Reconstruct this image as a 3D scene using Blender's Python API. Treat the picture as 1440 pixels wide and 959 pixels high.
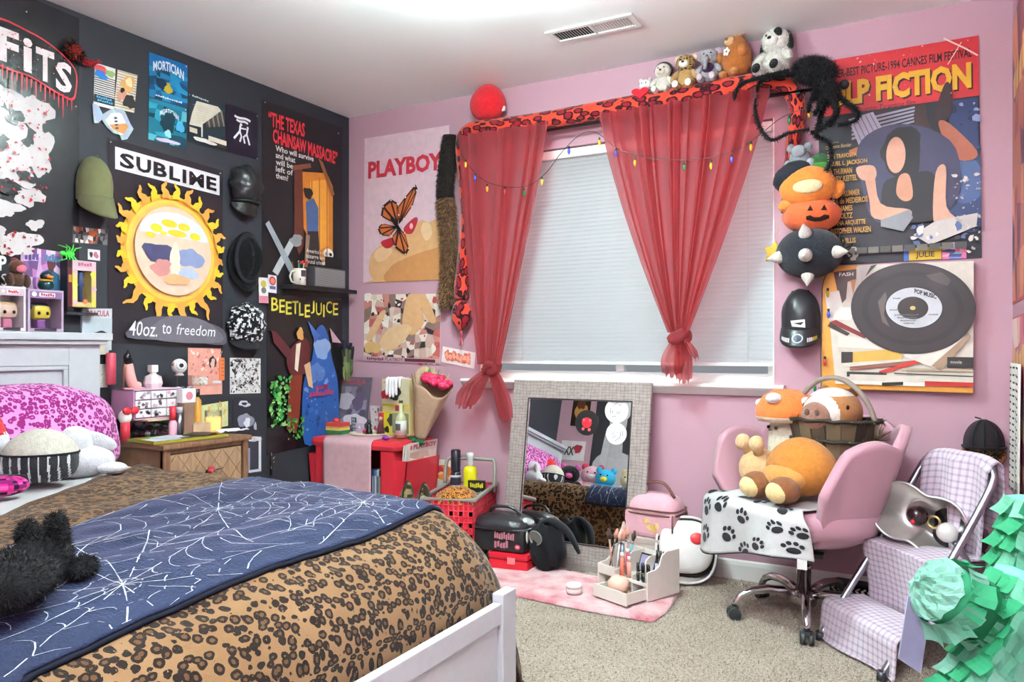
import bpy, bmesh, math, random
from mathutils import Vector, Matrix, Euler, noise
rnd = random.Random(7)
PI = math.pi
scene = bpy.context.scene
for o in list(bpy.data.objects): bpy.data.objects.remove(o, do_unlink=True)
COL = scene.collection

# ---------------------------------------------------------------- camera, world, lamp, exposure
F_PX, HZ, CXP = 1082.0, 490.0, 720.0
CAM = Vector((3.112, -3.573, 1.052))
YAW = math.radians(29.09)
cam_d = bpy.data.cameras.new('camera'); cam = bpy.data.objects.new('camera', cam_d); COL.objects.link(cam)
cam.location = CAM; cam.rotation_euler = (PI/2, 0, YAW)
cam_d.sensor_width = 36; cam_d.lens = 36*F_PX/1440; cam_d.shift_y = (HZ-479.5)/1440; cam_d.clip_start = .02
scene.camera = cam
world = bpy.data.worlds.new('sky'); scene.world = world; world.use_nodes = True
wb = world.node_tree.nodes['Background']; wb.inputs[0].default_value = (.84, .92, 1, 1); wb.inputs[1].default_value = .2
sun_d = bpy.data.lights.new('sun', 'SUN'); sun_d.energy = .3; sun_d.angle = .02; sun_d.color = (1, .96, .9)
sun = bpy.data.objects.new('sun', sun_d); COL.objects.link(sun); sun.location = (2, 4, 5)
sun.rotation_euler = (math.radians(-52), 0, math.radians(12))
scene.view_settings.view_transform = 'Standard'; scene.view_settings.look = 'None'
scene.view_settings.gamma = 1; scene.view_settings.use_curve_mapping = False
scene.view_settings.exposure = 0.64
LAMP_E = 1600.0

ROOM_W, ROOM_H, FRONT_Y, ALC_X, ALC_Y = 3.36, 2.44, -3.10, 2.03, -4.6

# ---------------------------------------------------------------- photo pixel -> point in the room
CD = Vector((-math.sin(YAW), math.cos(YAW), 0)); CR = Vector((math.cos(YAW), math.sin(YAW), 0)); CU = Vector((0, 0, 1))
def ray(px, py): return CD + CR*((px-CXP)/F_PX) + CU*((HZ-py)/F_PX)
def onX(px, py, x): r = ray(px, py); return CAM + r*((x-CAM.x)/r.x)
def onY(px, py, y): r = ray(px, py); return CAM + r*((y-CAM.y)/r.y)
def onZ(px, py, z): r = ray(px, py); return CAM + r*((z-CAM.z)/r.z)

# ---------------------------------------------------------------- materials (procedural)
def lin(h):
    if not isinstance(h, str): return h
    h = h.lstrip('#'); out = []
    for i in (0, 2, 4):
        c = int(h[i:i+2], 16)/255; out.append(c/12.92 if c <= .04045 else ((c+.055)/1.055)**2.4)
    return tuple(out)
class NT:
    def __init__(s, name):
        s.m = bpy.data.materials.new(name); s.m.use_nodes = True; s.t = s.m.node_tree; s.n = s.t.nodes
        s.b = s.n['Principled BSDF']; s.out = s.n['Material Output']
    def node(s, typ, **kw):
        n = s.n.new(typ)
        for k, v in kw.items():
            if k.startswith('i_'):
                key = k[2:]; key = int(key) if key.isdigit() else key.replace('_', ' ')
                n.inputs[key].default_value = v
            else: setattr(n, k, v)
        return n
    def link(s, a, b): s.t.links.new(a, b)
    def math(s, op, a, b=None, c=None):
        n = s.node('ShaderNodeMath', operation=op)
        for i, x in enumerate((a, b, c)):
            if x is None: continue
            if hasattr(x, 'links'): s.link(x, n.inputs[i])
            else: n.inputs[i].default_value = x
        return n.outputs[0]
    def mix(s, f, a, b, blend='MIX'):
        n = s.node('ShaderNodeMix', data_type='RGBA', blend_type=blend)
        for i, x in ((0, f), (6, a), (7, b)):
            if hasattr(x, 'links'): s.link(x, n.inputs[i])
            elif isinstance(x, (int, float)): n.inputs[i].default_value = x
            else: n.inputs[i].default_value = tuple(lin(x))+(1,)
        return n.outputs[2]
    def ramp(s, f, stops, interp='LINEAR'):
        n = s.node('ShaderNodeValToRGB'); cr = n.color_ramp; cr.interpolation = interp
        while len(cr.elements) < len(stops): cr.elements.new(.5)
        for e, (p, c) in zip(cr.elements, stops):
            e.position = p; c = (c, c, c) if isinstance(c, (int, float)) else lin(c); e.color = tuple(c)+(1,)
        s.link(f, n.inputs[0]); return n.outputs[0]
    def coord(s, kind='Object', scale=1, loc=(0,0,0), rot=(0,0,0)):
        tc = s.node('ShaderNodeTexCoord'); mp = s.node('ShaderNodeMapping')
        mp.inputs['Scale'].default_value = scale if hasattr(scale, '__len__') else (scale,)*3
        mp.inputs['Location'].default_value = loc; mp.inputs['Rotation'].default_value = rot
        s.link(tc.outputs[kind], mp.inputs[0]); return mp.outputs[0]
    def noise(s, vec, scale, detail=3, rough=.55, out='Fac'):
        n = s.node('ShaderNodeTexNoise', i_Scale=scale, i_Detail=detail, i_Roughness=rough); s.link(vec, n.inputs['Vector']); return n.outputs[out]
    def bump(s, h, strength=.3, dist=.01):
        n = s.node('ShaderNodeBump', i_Strength=strength, i_Distance=dist); s.link(h, n.inputs['Height']); s.link(n.outputs[0], s.b.inputs['Normal'])
    def base(s, c):
        if hasattr(c, 'links'): s.link(c, s.b.inputs['Base Color'])
        else: s.b.inputs['Base Color'].default_value = tuple(lin(c))+(1,)
    def p(s, **kw):
        for k, v in kw.items(): s.b.inputs[k.replace('_', ' ')].default_value = v
        return s
M = {}
def attr_mat(name, rough=.55, spec=.4, bump=0, bscale=200, bdist=.002, var=.12, vscale=30, **kw):
    t = NT(name); a = t.node('ShaderNodeVertexColor', layer_name='Col'); v = t.coord('Object')
    n = t.noise(v, vscale, 4); k = t.ramp(n, [(.3, 1-var), (.7, 1.0)])
    t.base(t.mix(1.0, a.outputs[0], k, 'MULTIPLY'))
    t.p(Roughness=rough, Specular_IOR_Level=spec, **kw)
    if bump: t.bump(t.noise(v, bscale, 3), bump, bdist)
    M[name] = t.m; return t.m
attr_mat('paint', .5, .4); attr_mat('gloss', .18, .5, var=.05); attr_mat('satin', .35, .4, var=.06)
attr_mat('matte', .9, .15, .2, 120)
attr_mat('fabric', .95, .1, .35, 420, .002, Sheen_Weight=.08)
attr_mat('plush', 1, .05, .7, 160, .006, .22, 60, Sheen_Weight=.15, Sheen_Roughness=.6)
attr_mat('fur', .9, .1, 0, var=.35, vscale=90, Sheen_Weight=.1)
attr_mat('print', .42, .3, .12, 14, .004, .13, 26)
attr_mat('print_gloss', .25, .45, .3, 9, .008, .12, 24)
attr_mat('metal', .28, .5, var=.12, vscale=12, Metallic=1.0)
attr_mat('chrome', .1, .5, var=.04, vscale=8, Metallic=1.0)
attr_mat('wood', .55, .3, .15, 90, .002, .3, 14)
attr_mat('leather', .33, .5, .5, 25, .01, .15, 20)
t = NT('clear'); t.base('#ffffff'); t.p(Roughness=.05, Transmission_Weight=1.0, IOR=1.15, Alpha=.35); M['clear'] = t.m
t = NT('mirror'); t.base('#f4f4f4'); t.p(Metallic=1.0, Roughness=.0); M['mirror'] = t.m

# ---------------------------------------------------------------- mesh builder
def frame(d, up=Vector((0, 0, 1))):
    d = Vector(d).normalized(); 
    if abs(d.dot(up)) > .98: up = Vector((0, 1, 0))
    a = d.cross(up).normalized(); b = a.cross(d).normalized(); return a, b
class MB:
    def __init__(s): s.v, s.f, s.c, s.s, s.uv, s.m = [], [], [], [], {}, []
    def add(s, vs, fs, col='#888888', smooth=False, mi=0):
        o = len(s.v); s.v += [Vector(x) for x in vs]
        for f in fs:
            f = [o+i for i in f]; s.f.append(f); s.s.append(smooth); s.m.append(mi)
            c = col
            if callable(col):
                g = Vector((0, 0, 0))
                for i in f: g += s.v[i]
                c = col(g/len(f))
            s.c.append(lin(c))
        return s
    def box(s, lo, hi, col='#888888', rot=None, bevel=0, piv=None):
        lo, hi = Vector(lo), Vector(hi); b = bevel
        if b <= 0:
            vs = [Vector((x, y, z)) for x in (lo.x, hi.x) for y in (lo.y, hi.y) for z in (lo.z, hi.z)]
            fs = [(0,1,3,2), (4,6,7,5), (0,4,5,1), (2,3,7,6), (0,2,6,4), (1,5,7,3)]
            sm = False
        else:
            bm = bmesh.new(); bmesh.ops.create_cube(bm, size=1)
            for v in bm.verts: v.co = Vector([lo[i]+(v.co[i]+.5)*(hi[i]-lo[i]) for i in range(3)])
            bmesh.ops.bevel(bm, geom=bm.edges[:]+bm.verts[:], offset=min(b, .49*min(hi-lo)), segments=2, profile=.6, affect='EDGES', clamp_overlap=True)
            bm.verts.index_update(); vs = [v.co.copy() for v in bm.verts]; fs = [[v.index for v in f.verts] for f in bm.faces]; bm.free(); sm = False
        if rot is not None:
            pv = Vector(piv) if piv is not None else (lo+hi)/2; R = Euler(rot).to_matrix(); vs = [pv+R@(v-pv) for v in vs]
        return s.add(vs, fs, col, sm)
    def tube(s, pts, r, n=8, col='#888888', caps=True, flat=1.0, closed=False, smooth=True):
        pts = [Vector(p) for p in pts]; k = len(pts); rs = r if hasattr(r, '__len__') else [r]*k; vs = []; A = None
        for i, p in enumerate(pts):
            if closed: d = pts[(i+1) % k]-pts[i-1]
            else: d = pts[min(i+1, k-1)]-pts[max(i-1, 0)]
            d.normalize()
            if A is None: A, B = frame(d)
            else:
                A = (A-d*A.dot(d)); A = A.normalized() if A.length > 1e-6 else frame(d)[0]; B = A.cross(d).normalized()
            for j in range(n):
                a = 2*PI*j/n; vs.append(p+(A*math.cos(a)+B*math.sin(a)*flat)*rs[i])
        fs = []
        for i in range(k if closed else k-1):
            for j in range(n):
                i2 = (i+1) % k; j2 = (j+1) % n; fs.append((i*n+j, i2*n+j, i2*n+j2, i*n+j2))
        if caps and not closed: fs += [tuple(range(n)), tuple((k-1)*n+j for j in range(n-1, -1, -1))]
        return s.add(vs, fs, col, smooth)
    def cyl(s, p0, p1, r0, r1=None, n=16, col='#888888', smooth=True, caps=True):
        r1 = r0 if r1 is None else r1; o = len(s.f); s.tube([p0, p1], [r0, r1], n, col, caps, smooth=smooth)
        if caps: s.s[-1] = s.s[-2] = False
        return s
    def lathe(s, prof, n=20, col='#888888', c=(0, 0, 0), rot=None, smooth=True, fn=None, arc=2*PI):
        c = Vector(c); R = Euler(rot).to_matrix() if rot is not None else None; vs = []; k = len(prof); full = arc > 2*PI-.01; nn = n if full else n+1
        for (r, z) in prof:
            for j in range(nn):
                a = arc*j/n; p = Vector((r*math.cos(a), r*math.sin(a), z))
                if fn: p = fn(p, a)
                vs.append(c+(R@p if R else p))
        fs = []
        for i in range(k-1):
            for j in range(n):
                j2 = (j+1) % nn; fs.append((i*nn+j, i*nn+j2, (i+1)*nn+j2, (i+1)*nn+j))
        if full and max(z for _, z in prof)-min(z for _, z in prof) > 1e-7:
            if prof[0][0] > 1e-5: fs.append(tuple(range(n-1, -1, -1)))
            if prof[-1][0] > 1e-5: fs.append(tuple((k-1)*n+j for j in range(n)))
        return s.add(vs, fs, col, smooth)
    def ell(s, c, r, col='#888888', rot=None, nu=20, nv=12, fn=None, smooth=True):
        c = Vector(c); r = (r, r, r) if isinstance(r, (int, float)) else r; R = Euler(rot).to_matrix() if rot is not None else None; vs = []
        for i in range(nv+1):
            th = PI*i/nv
            for j in range(nu):
                ph = 2*PI*j/nu; p = Vector((math.sin(th)*math.cos(ph), math.sin(th)*math.sin(ph), math.cos(th)))
                if fn: p = fn(p)
                p = Vector((p.x*r[0], p.y*r[1], p.z*r[2])); vs.append(c+(R@p if R else p))
        fs = []
        for i in range(nv):
            for j in range(nu):
                j2 = (j+1) % nu
                if i == 0: fs.append((0, (i+1)*nu+j, (i+1)*nu+j2))
                elif i == nv-1: fs.append((i*nu+j, i*nu+nu, i*nu+j2)[0:1]+((i+1)*nu, i*nu+j2))
                else: fs.append((i*nu+j, (i+1)*nu+j, (i+1)*nu+j2, i*nu+j2))
        return s.add(vs, fs, col, smooth)
    def grid(s, nx, ny, fn, col='#888888', smooth=True, uv=None, thick=0):
        vs = [Vector(fn(i/nx, j/ny)) for j in range(ny+1) for i in range(nx+1)]; o = len(s.v)
        fs = [(j*(nx+1)+i, j*(nx+1)+i+1, (j+1)*(nx+1)+i+1, (j+1)*(nx+1)+i) for j in range(ny) for i in range(nx)]
        s.add(vs, fs, col, smooth)
        if uv:
            for j in range(ny+1):
                for i in range(nx+1): s.uv[o+j*(nx+1)+i] = uv(i/nx, j/ny)
        return s
    def poly(s, pts, col='#888888'): return s.add(pts, [tuple(range(len(pts)))], col)
    def prism(s, pts, d, col='#888888', smooth=False):
        d = Vector(d); n = len(pts); pts = [Vector(p) for p in pts]; vs = pts+[p+d for p in pts]
        fs = [tuple(range(n-1, -1, -1)), tuple(range(n, 2*n))]+[(i, (i+1) % n, n+(i+1) % n, n+i) for i in range(n)]
        return s.add(vs, fs, col, smooth)
    def fur(s, n, length, col, width=.0012, jit=.5, seed=1, grav=.25, comb=None):
        """fine hair blades standing on the faces built so far"""
        r = random.Random(seed); fs = [f for f in s.f]; ar = []; tot = 0
        for f in fs:
            a, b, c = s.v[f[0]], s.v[f[1]], s.v[f[2]]; A = (b-a).cross(c-a).length*(.5 if len(f) == 3 else 1); tot += A; ar.append(tot)
        import bisect
        cols = col if isinstance(col, (list, tuple)) else [col]; cen = sum(s.v, Vector((0,0,0)))/len(s.v)
        nv = []; nf = []; nc = []
        for _ in range(n):
            f = fs[bisect.bisect(ar, r.random()*tot) % len(fs)]; a, b, c = s.v[f[0]], s.v[f[1]], s.v[f[2]] 
            if len(f) == 4 and r.random() < .5: b = s.v[f[3]]
            u, v = r.random(), r.random()
            if u+v > 1: u, v = 1-u, 1-v
            p = a+(b-a)*u+(c-a)*v; N = (s.v[f[1]]-s.v[f[0]]).cross(s.v[f[2]]-s.v[f[0]])
            if N.length < 1e-9: continue
            N.normalize(); d = N+Vector((r.uniform(-1,1), r.uniform(-1,1), r.uniform(-1,1)))*jit
            if comb is not None: d += Vector(comb)
            d.z -= grav; d.normalize(); L = length*r.uniform(.5, 1.2); sd = d.cross(Vector((r.uniform(-1,1), r.uniform(-1,1), r.uniform(-1,1)))).normalized()*width
            o = len(s.v)+len(nv); nv += [p-sd, p+sd, p+d*L+Vector((0, 0, -grav*L*.4))]; nf.append((o, o+1, o+2)); nc.append(lin(r.choice(cols)))
        s.v += nv; s.f += nf; s.c += nc; s.s += [False]*len(nf); s.m += [0]*len(nf)
        return s
    def tf(s, mat, start=0):
        for i in range(start, len(s.v)): s.v[i] = mat @ s.v[i]
        return s
    def build(s, name, mat='paint', parent=None, sub=0, solid=0, world=False):
        me = bpy.data.meshes.new(name); vs = s.v
        if world and parent is not None:
            Mi = wmat(parent).inverted(); vs = [Mi@v for v in vs]
        me.from_pydata([tuple(v) for v in vs], [], s.f); me.update()
        at = me.color_attributes.new('Col', 'FLOAT_COLOR', 'CORNER'); dat = []
        for p in me.polygons:
            c = s.c[p.index]; dat += [c[0], c[1], c[2], 1.0]*p.loop_total
        at.data.foreach_set('color', dat)
        me.polygons.foreach_set('use_smooth', s.s)
        if s.uv:
            ul = me.uv_layers.new(name='UVMap'); li = [0]*len(me.loops); me.loops.foreach_get('vertex_index', li)
            ul.data.foreach_set('uv', [x for i in li for x in s.uv.get(i, (0, 0))])
        for m_ in (mat if isinstance(mat, (list, tuple)) else [mat]): me.materials.append(M[m_] if isinstance(m_, str) else m_)
        if any(s.m): me.polygons.foreach_set('material_index', s.m)
        o = bpy.data.objects.new(name, me); COL.objects.link(o)
        if parent is not None: o.parent = parent
        if solid:
            md = o.modifiers.new('thickness', 'SOLIDIFY'); md.thickness = solid; md.offset = 0
        if sub:
            md = o.modifiers.new('smooth', 'SUBSURF'); md.levels = md.render_levels = sub
        return o
def wmat(o):
    m = o.matrix_basis.copy(); p = o.parent
    while p is not None: m = p.matrix_basis@m; p = p.parent
    return m
def tag(o, label=None, cat=None, group=None, kind=None):
    for k, v in (('label', label), ('category', cat), ('group', group), ('kind', kind)):
        if v: o[k] = v
    return o
def thing(name, label, cat, loc=(0, 0, 0), rz=0, group=None, rot=None):
    o = bpy.data.objects.new(name, None); COL.objects.link(o); o.location = loc; o.rotation_euler = rot if rot is not None else (0, 0, rz); o.empty_display_size = .05
    return tag(o, label, cat, group)
def struct(name, mb, mat, **kw): o = mb.build(name, mat, **kw); o['kind'] = 'structure'; return o
def copy_tree(o, parent=None):
    c = o.copy(); COL.objects.link(c); c.parent = parent
    for ch in list(o.children): copy_tree(ch, c)
    return c
def ep(parent, name, c, r, col, rot=None, mat='plush', nu=20, nv=12, fn=None, fur=None):
    """an ellipsoidal part"""
    b = MB().ell(c, r, col, rot, nu, nv, fn)
    if fur: b.fur(*fur)
    return b.build(name, mat, parent)
def smooth_path(pts, k=6):
    pts = [Vector(p) for p in pts]; out = []; n = len(pts)
    for i in range(n-1):
        p0, p1, p2, p3 = pts[max(i-1, 0)], pts[i], pts[i+1], pts[min(i+2, n-1)]
        for j in range(k):
            t = j/k; out.append(.5*((2*p1)+(p2-p0)*t+(2*p0-5*p1+4*p2-p3)*t*t+(3*p1-p0-3*p2+p3)*t**3))
    out.append(pts[-1]); return out
def nz(x, y=0, z=0): return noise.noise(Vector((x, y, z)))

# ---------------------------------------------------------------- flat print: sheets with lettering and pictures
_tc = {}
def text_geo(txt, off):
    k = (txt, off)
    if k not in _tc:
        cu = bpy.data.curves.new('t', 'FONT'); cu.body = txt; cu.resolution_u = 2; cu.offset = off; cu.fill_mode = 'FRONT' if hasattr(cu, 'fill_mode') and cu.dimensions == '3D' else cu.fill_mode
        cu.dimensions = '2D'
        ob = bpy.data.objects.new('t', cu); COL.objects.link(ob); me = bpy.data.meshes.new_from_object(ob)
        vs = [v.co.copy() for v in me.vertices]; fs = [tuple(p.vertices) for p in me.polygons]
        bpy.data.objects.remove(ob); bpy.data.meshes.remove(me); bpy.data.curves.remove(cu)
        xs = [v.x for v in vs] or [0, 1]; ys = [v.y for v in vs] or [0, 1]
        x0, x1, y0, y1 = min(xs), max(xs), min(ys), max(ys)
        _tc[k] = ([((v.x-x0)/max(x1-x0, 1e-6), 1-(v.y-y0)/max(y1-y0, 1e-6)) for v in vs], fs)
    return _tc[k]
class Sheet:
    """flat rectangle (u right, v down); layers of print lie on it"""
    def __init__(s, O, U, V, lay=.0005):
        s.O, s.U, s.V = Vector(O), Vector(U), Vector(V); s.N = s.V.cross(s.U).normalized(); s.lay = lay; s.k = 1; s.b = MB(); s.tl = []
    def P(s, u, v, k=0): return s.O+s.U*u+s.V*v+s.N*(k*s.lay)
    def poly(s, pts, col, same=False):
        if not same: s.k += 1
        pts = [s.P(u, v, s.k) for u, v in pts]; s.b.poly(pts[::-1], col); return s
    def curve(s, pts, col, same=False, k=4):
        out = []; n = len(pts)
        for i in range(n):
            p0, p1, p2, p3 = [Vector(pts[(i+d) % n]) for d in (-1, 0, 1, 2)]
            for j in range(k): t = j/k; q = .5*((2*p1)+(p2-p0)*t+(2*p0-5*p1+4*p2-p3)*t*t+(3*p1-p0-3*p2+p3)*t**3); out.append((min(1, max(0, q.x)), min(1, max(0, q.y))))
        return s.poly(out, col, same)
    def rect(s, u0, v0, u1, v1, col, same=False): return s.poly([(u0, v0), (u1, v0), (u1, v1), (u0, v1)], col, same)
    def ell(s, u, v, ru, rv, col, n=24, rot=0, a0=0, a1=2*PI, same=False):
        asp = s.U.length/s.V.length; pts = []
        for i in range(n):
            a = a0+(a1-a0)*i/(n if a1-a0 > 6.2 else n-1); x, y = ru*math.cos(a)*asp, rv*math.sin(a)
            pts.append((u+(x*math.cos(rot)-y*math.sin(rot))/asp, v+x*math.sin(rot)+y*math.cos(rot)))
        return s.poly(pts, col, same)
    def disc(s, u, v, ru, col, n=32, same=False): return s.ell(u, v, ru, ru*s.U.length/s.V.length, col, n, same=same)
    def blob(s, u, v, ru, rv, col, seed=0, rough=.3, n=22, same=False):
        r = random.Random(seed); ph = [r.uniform(0, 6.28) for _ in range(4)]; pts = []
        for i in range(n):
            a = 2*PI*i/n; k = 1+rough*(.5*math.sin(2*a+ph[0])+.35*math.sin(3*a+ph[1])+.3*math.sin(5*a+ph[2])+.2*r.uniform(-1, 1))
            pts.append((u+ru*k*math.cos(a), v+rv*k*math.sin(a)))
        return s.poly(pts, col, same)
    def line(s, pts, w, col):
        s.k += 1; asp = s.U.length/s.V.length; q = [Vector((u, v/asp)) for u, v in pts]
        for a, b in zip(q, q[1:]):
            d = (b-a); 
            if d.length < 1e-6: continue
            d.normalize(); n = Vector((-d.y, d.x))*w/2; e = d*w*.25
            s.b.poly([s.P(p.x, p.y*asp, s.k) for p in (a-n-e, b-n+e, b+n+e, a+n-e)], col)
        return s
    def strip(s, pts, ws, col):
        s.k += 1; asp = s.U.length/s.V.length; q = [Vector((u, v/asp)) for u, v in pts]; L = []; R = []
        for i, a in enumerate(q):
            d = q[min(i+1, len(q)-1)]-q[max(i-1, 0)]; d.normalize(); n = Vector((-d.y, d.x))*(ws[i] if hasattr(ws, '__len__') else ws)/2; L.append(a+n); R.append(a-n)
        for i in range(len(q)-1): s.b.poly([s.P(p.x, p.y*asp, s.k) for p in (R[i], R[i+1], L[i+1], L[i])], col)
        return s
    def specks(s, n, box, cols, r0=.004, r1=.02, seed=0, asp=1.0):
        r = random.Random(seed); s.k += 1; k0 = s.k; u0, v0, u1, v1 = box
        for i in range(n):
            s.k = k0+(i % 4); R = r0+(r1-r0)*r.random()**2.2; s.blob(r.uniform(u0, u1), r.uniform(v0, v1), R, R*asp*s.U.length/s.V.length, r.choice(cols), r.random(), .5, 7, True)
        s.k = k0+3; return s
    def mosaic(s, nu, nv, box, cols, seed=0, jit=.35):
        r = random.Random(seed); s.k += 1; u0, v0, u1, v1 = box
        G = [[(u0+(u1-u0)*(i+(r.uniform(-jit, jit) if 0 < i < nu else 0))/nu, v0+(v1-v0)*(j+(r.uniform(-jit, jit) if 0 < j < nv else 0))/nv) for i in range(nu+1)] for j in range(nv+1)]
        for j in range(nv):
            for i in range(nu): s.poly([G[j][i], G[j][i+1], G[j+1][i+1], G[j+1][i]], r.choice(cols), True)
        return s
    def text(s, txt, u0, v0, u1, v1, col, off=.0, shear=0, rise=0, arc=0, outline=None, wav=0):
        vs, fs = text_geo(txt, off); s.k += 1; out = []
        for x, y in vs:
            u = u0+(u1-u0)*x; v = v0+(v1-v0)*y+rise*(x-.5)+arc*4*(x-.5)**2+wav*math.sin(x*19)
            u += shear*(1-y)*(u1-u0); out.append(s.P(u, v, s.k))
        m = MB(); m.add(out, [tuple(reversed(f)) for f in fs], col); s.tl.append(m); return s
    def marks(s, u0, v0, u1, v1, n, col, seed=0):
        r = random.Random(seed); s.k += 1; m = MB()
        for i in range(n):
            a = u0+(u1-u0)*(i+.08)/n; c = u0+(u1-u0)*(i+.86)/n; j = (v1-v0)*.12*r.uniform(-1, 1); k = r.choice((0, .25, .4))*(v1-v0); pts = [(a, v0+j+k), (c, v0+j+k*.3), (c, v1+j), (a, v1+j-k*.2)]
            m.poly([s.P(u, v, s.k) for u, v in pts[::-1]], col)
        s.tl.append(m); return s
def sheet_thing(name, label, cat, quad, plane, col, thick=.0012, off=.001, mat='print', group=None, lay=.0005, back=None):
    """quad: photo pixels of top-left, top-right, bottom-left; plane ('X',x) or ('Y',y): real sheet on that wall"""
    fn = {'X': onX, 'Y': onY}[plane[0]]; a, b, c = [fn(q[0], q[1], plane[1]) for q in quad]
    sh = Sheet(a, b-a, c-a, lay); sh.O += sh.N*(off+thick)
    d = sh.N*-thick; p = [sh.P(0,0), sh.P(1,0), sh.P(1,1), sh.P(0,1)]
    m = MB().prism([q+d for q in reversed(p)], -d, col); o = m.build(name, mat); tag(o, label, cat, group); sh.o = o; sh.mat = mat
    return sh
def finish(sh, art='picture', letters='lettering', mat=None):
    if sh.b.f: sh.b.build(art, mat or sh.mat, sh.o)
    for m in sh.tl: m.build(letters, mat or sh.mat, sh.o)
    return sh.o
# ================================================================ the room
def wall_mat(name, col, col2, bump=.25):
    t = NT(name); v = t.coord('Object'); n = t.noise(v, 3, 4)
    t.base(t.mix(n, col, col2)); t.p(Roughness=.6, Specular_IOR_Level=.3)
    t.bump(t.noise(v, 85, 3, .6), bump, .004); M[name] = t.m
wall_mat('pink_wall', '#bd96a4', '#b68f9d'); wall_mat('black_wall', '#2f3138', '#2a2c33'); wall_mat('ceiling_paint', '#f8f8fa', '#f5f5f7', .12)
wall_mat('white_trim', '#efeeec', '#eae8e6', .02)
t = NT('carpet'); v = t.coord('Object'); n1 = t.noise(v, 95, 5, .78); n2 = t.noise(v, 7, 3)
t.base(t.mix(t.ramp(n2, [(.35, 0.0), (.7, 1.0)]), t.ramp(n1, [(.34, '#6e6153'), (.48, '#b0a393'), (.66, '#d2c6b8')]), t.ramp(n1, [(.34, '#817466'), (.48, '#bcb0a2'), (.66, '#dbd0c4')])))
t.p(Roughness=1.0, Specular_IOR_Level=.05); t.bump(t.noise(v, 170, 4, .75), .9, .012); M['carpet'] = t.m
W, H = ROOM_W, ROOM_H
# window opening on the back wall, measured from the photograph
WX0, WX1 = onY(676, 480, 0).x, onY(1089, 480, 0).x
WZ0 = onY(1080, 541, 0).z; WZ1 = onY(1080, 167, 0).z
T = .14
fl_ = struct('floor', MB().box((-.1, ALC_Y-.1, -.05), (W+.1, T, 0)), 'carpet')
attr_mat('pile', 1, .05, var=.2, vscale=9); r_ = random.Random(2); b = MB(); pc = [lin(c) for c in ('#a0937f', '#b9ac9b', '#cdc1b2', '#d8cdbf', '#87796a', '#c3b7a7')]
for i in range(70000):
    x, y = r_.uniform(.9, W-.02), r_.uniform(-2.4, -.02); a = r_.uniform(0, 6.28); w_, h_ = .0022, r_.uniform(.004, .009); dx, dy = math.cos(a)*w_, math.sin(a)*w_; o = 3*i
    b.v += [Vector((x-dx, y-dy, -.001)), Vector((x+dx, y+dy, -.001)), Vector((x+r_.uniform(-.004, .004), y+r_.uniform(-.004, .004), h_))]; b.f.append((o, o+1, o+2)); b.c.append(r_.choice(pc)); b.s.append(False); b.m.append(0)
b.build('carpet_pile', 'pile', fl_)['kind'] = 'stuff'
struct('ceiling', MB().box((-.1, ALC_Y-.1, H), (W+.1, T, H+.1)), 'ceiling_paint')
struct('wall_left', MB().box((-.1, ALC_Y-.1, 0), (0, T, H)), 'black_wall')
b = MB(); b.box((0, 0, 0), (WX0, T, H)); b.box((WX1, 0, 0), (W, T, H)); b.box((WX0, 0, 0), (WX1, T, WZ0)); b.box((WX0, 0, WZ1), (WX1, T, H))
struct('wall_back', b, 'pink_wall')
struct('wall_right', MB().box((W, ALC_Y-.1, 0), (W+.1, T, H)), 'pink_wall')
struct('wall_front', MB().box((0, FRONT_Y-.1, 0), (ALC_X, FRONT_Y, H)), 'pink_wall')
b = MB(); b.box((ALC_X-.1, ALC_Y, 0), (ALC_X, FRONT_Y-.1, H)); struct('wall_entry', b, 'pink_wall')
struct('wall_rear', MB().box((0, ALC_Y-.1, 0), (W, ALC_Y, H)), 'pink_wall')
def baseboard(name, p0, p1, n, mat='white_trim'):
    p0, p1, n = Vector(p0), Vector(p1), Vector(n); b = MB()
    prof = [(0, 0), (.014, 0), (.014, .066), (.010, .082), (.004, .088), (0, .088)]
    pts = [p0+n*a+Vector((0, 0, z)) for a, z in prof]; b.prism(pts, p1-p0); struct(name, b, mat)
baseboard('baseboard_back', (.012, 0, 0), (W-.012, 0, 0), (0, -1, 0))
baseboard('baseboard_right', (W, ALC_Y+.02, 0), (W, -.016, 0), (-1, 0, 0))
baseboard('baseboard_left', (0, FRONT_Y+.01, 0), (0, -.016, 0), (1, 0, 0))
# ---- window: frame, sash rails, glass, sill
wn = bpy.data.objects.new('window_1', None); COL.objects.link(wn); wn['kind'] = 'structure'; wn.location = ((WX0+WX1)/2, 0, WZ0)
def wbox(name, lo, hi, mat='white_trim', bv=.003): return MB().box(lo, hi, '#f2f2f2', bevel=bv).build(name, mat, wn, world=True)
wbox('frame', (WX0, .085, WZ0), (WX0+.045, .135, WZ1)); wbox('frame', (WX1-.045, .085, WZ0), (WX1, .135, WZ1))
wbox('frame', (WX0+.045, .085, WZ0), (WX1-.045, .135, WZ0+.045)); wbox('frame', (WX0+.045, .085, WZ1-.045), (WX1-.045, .135, WZ1))
wbox('mullion', ((WX0+WX1)/2-.022, .09, WZ0+.045), ((WX0+WX1)/2+.022, .13, WZ1-.045))
MB().box((WX0+.045, .108, WZ0+.045), (WX1-.045, .112, WZ1-.045)).build('glass', 'clear', wn, world=True)
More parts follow.
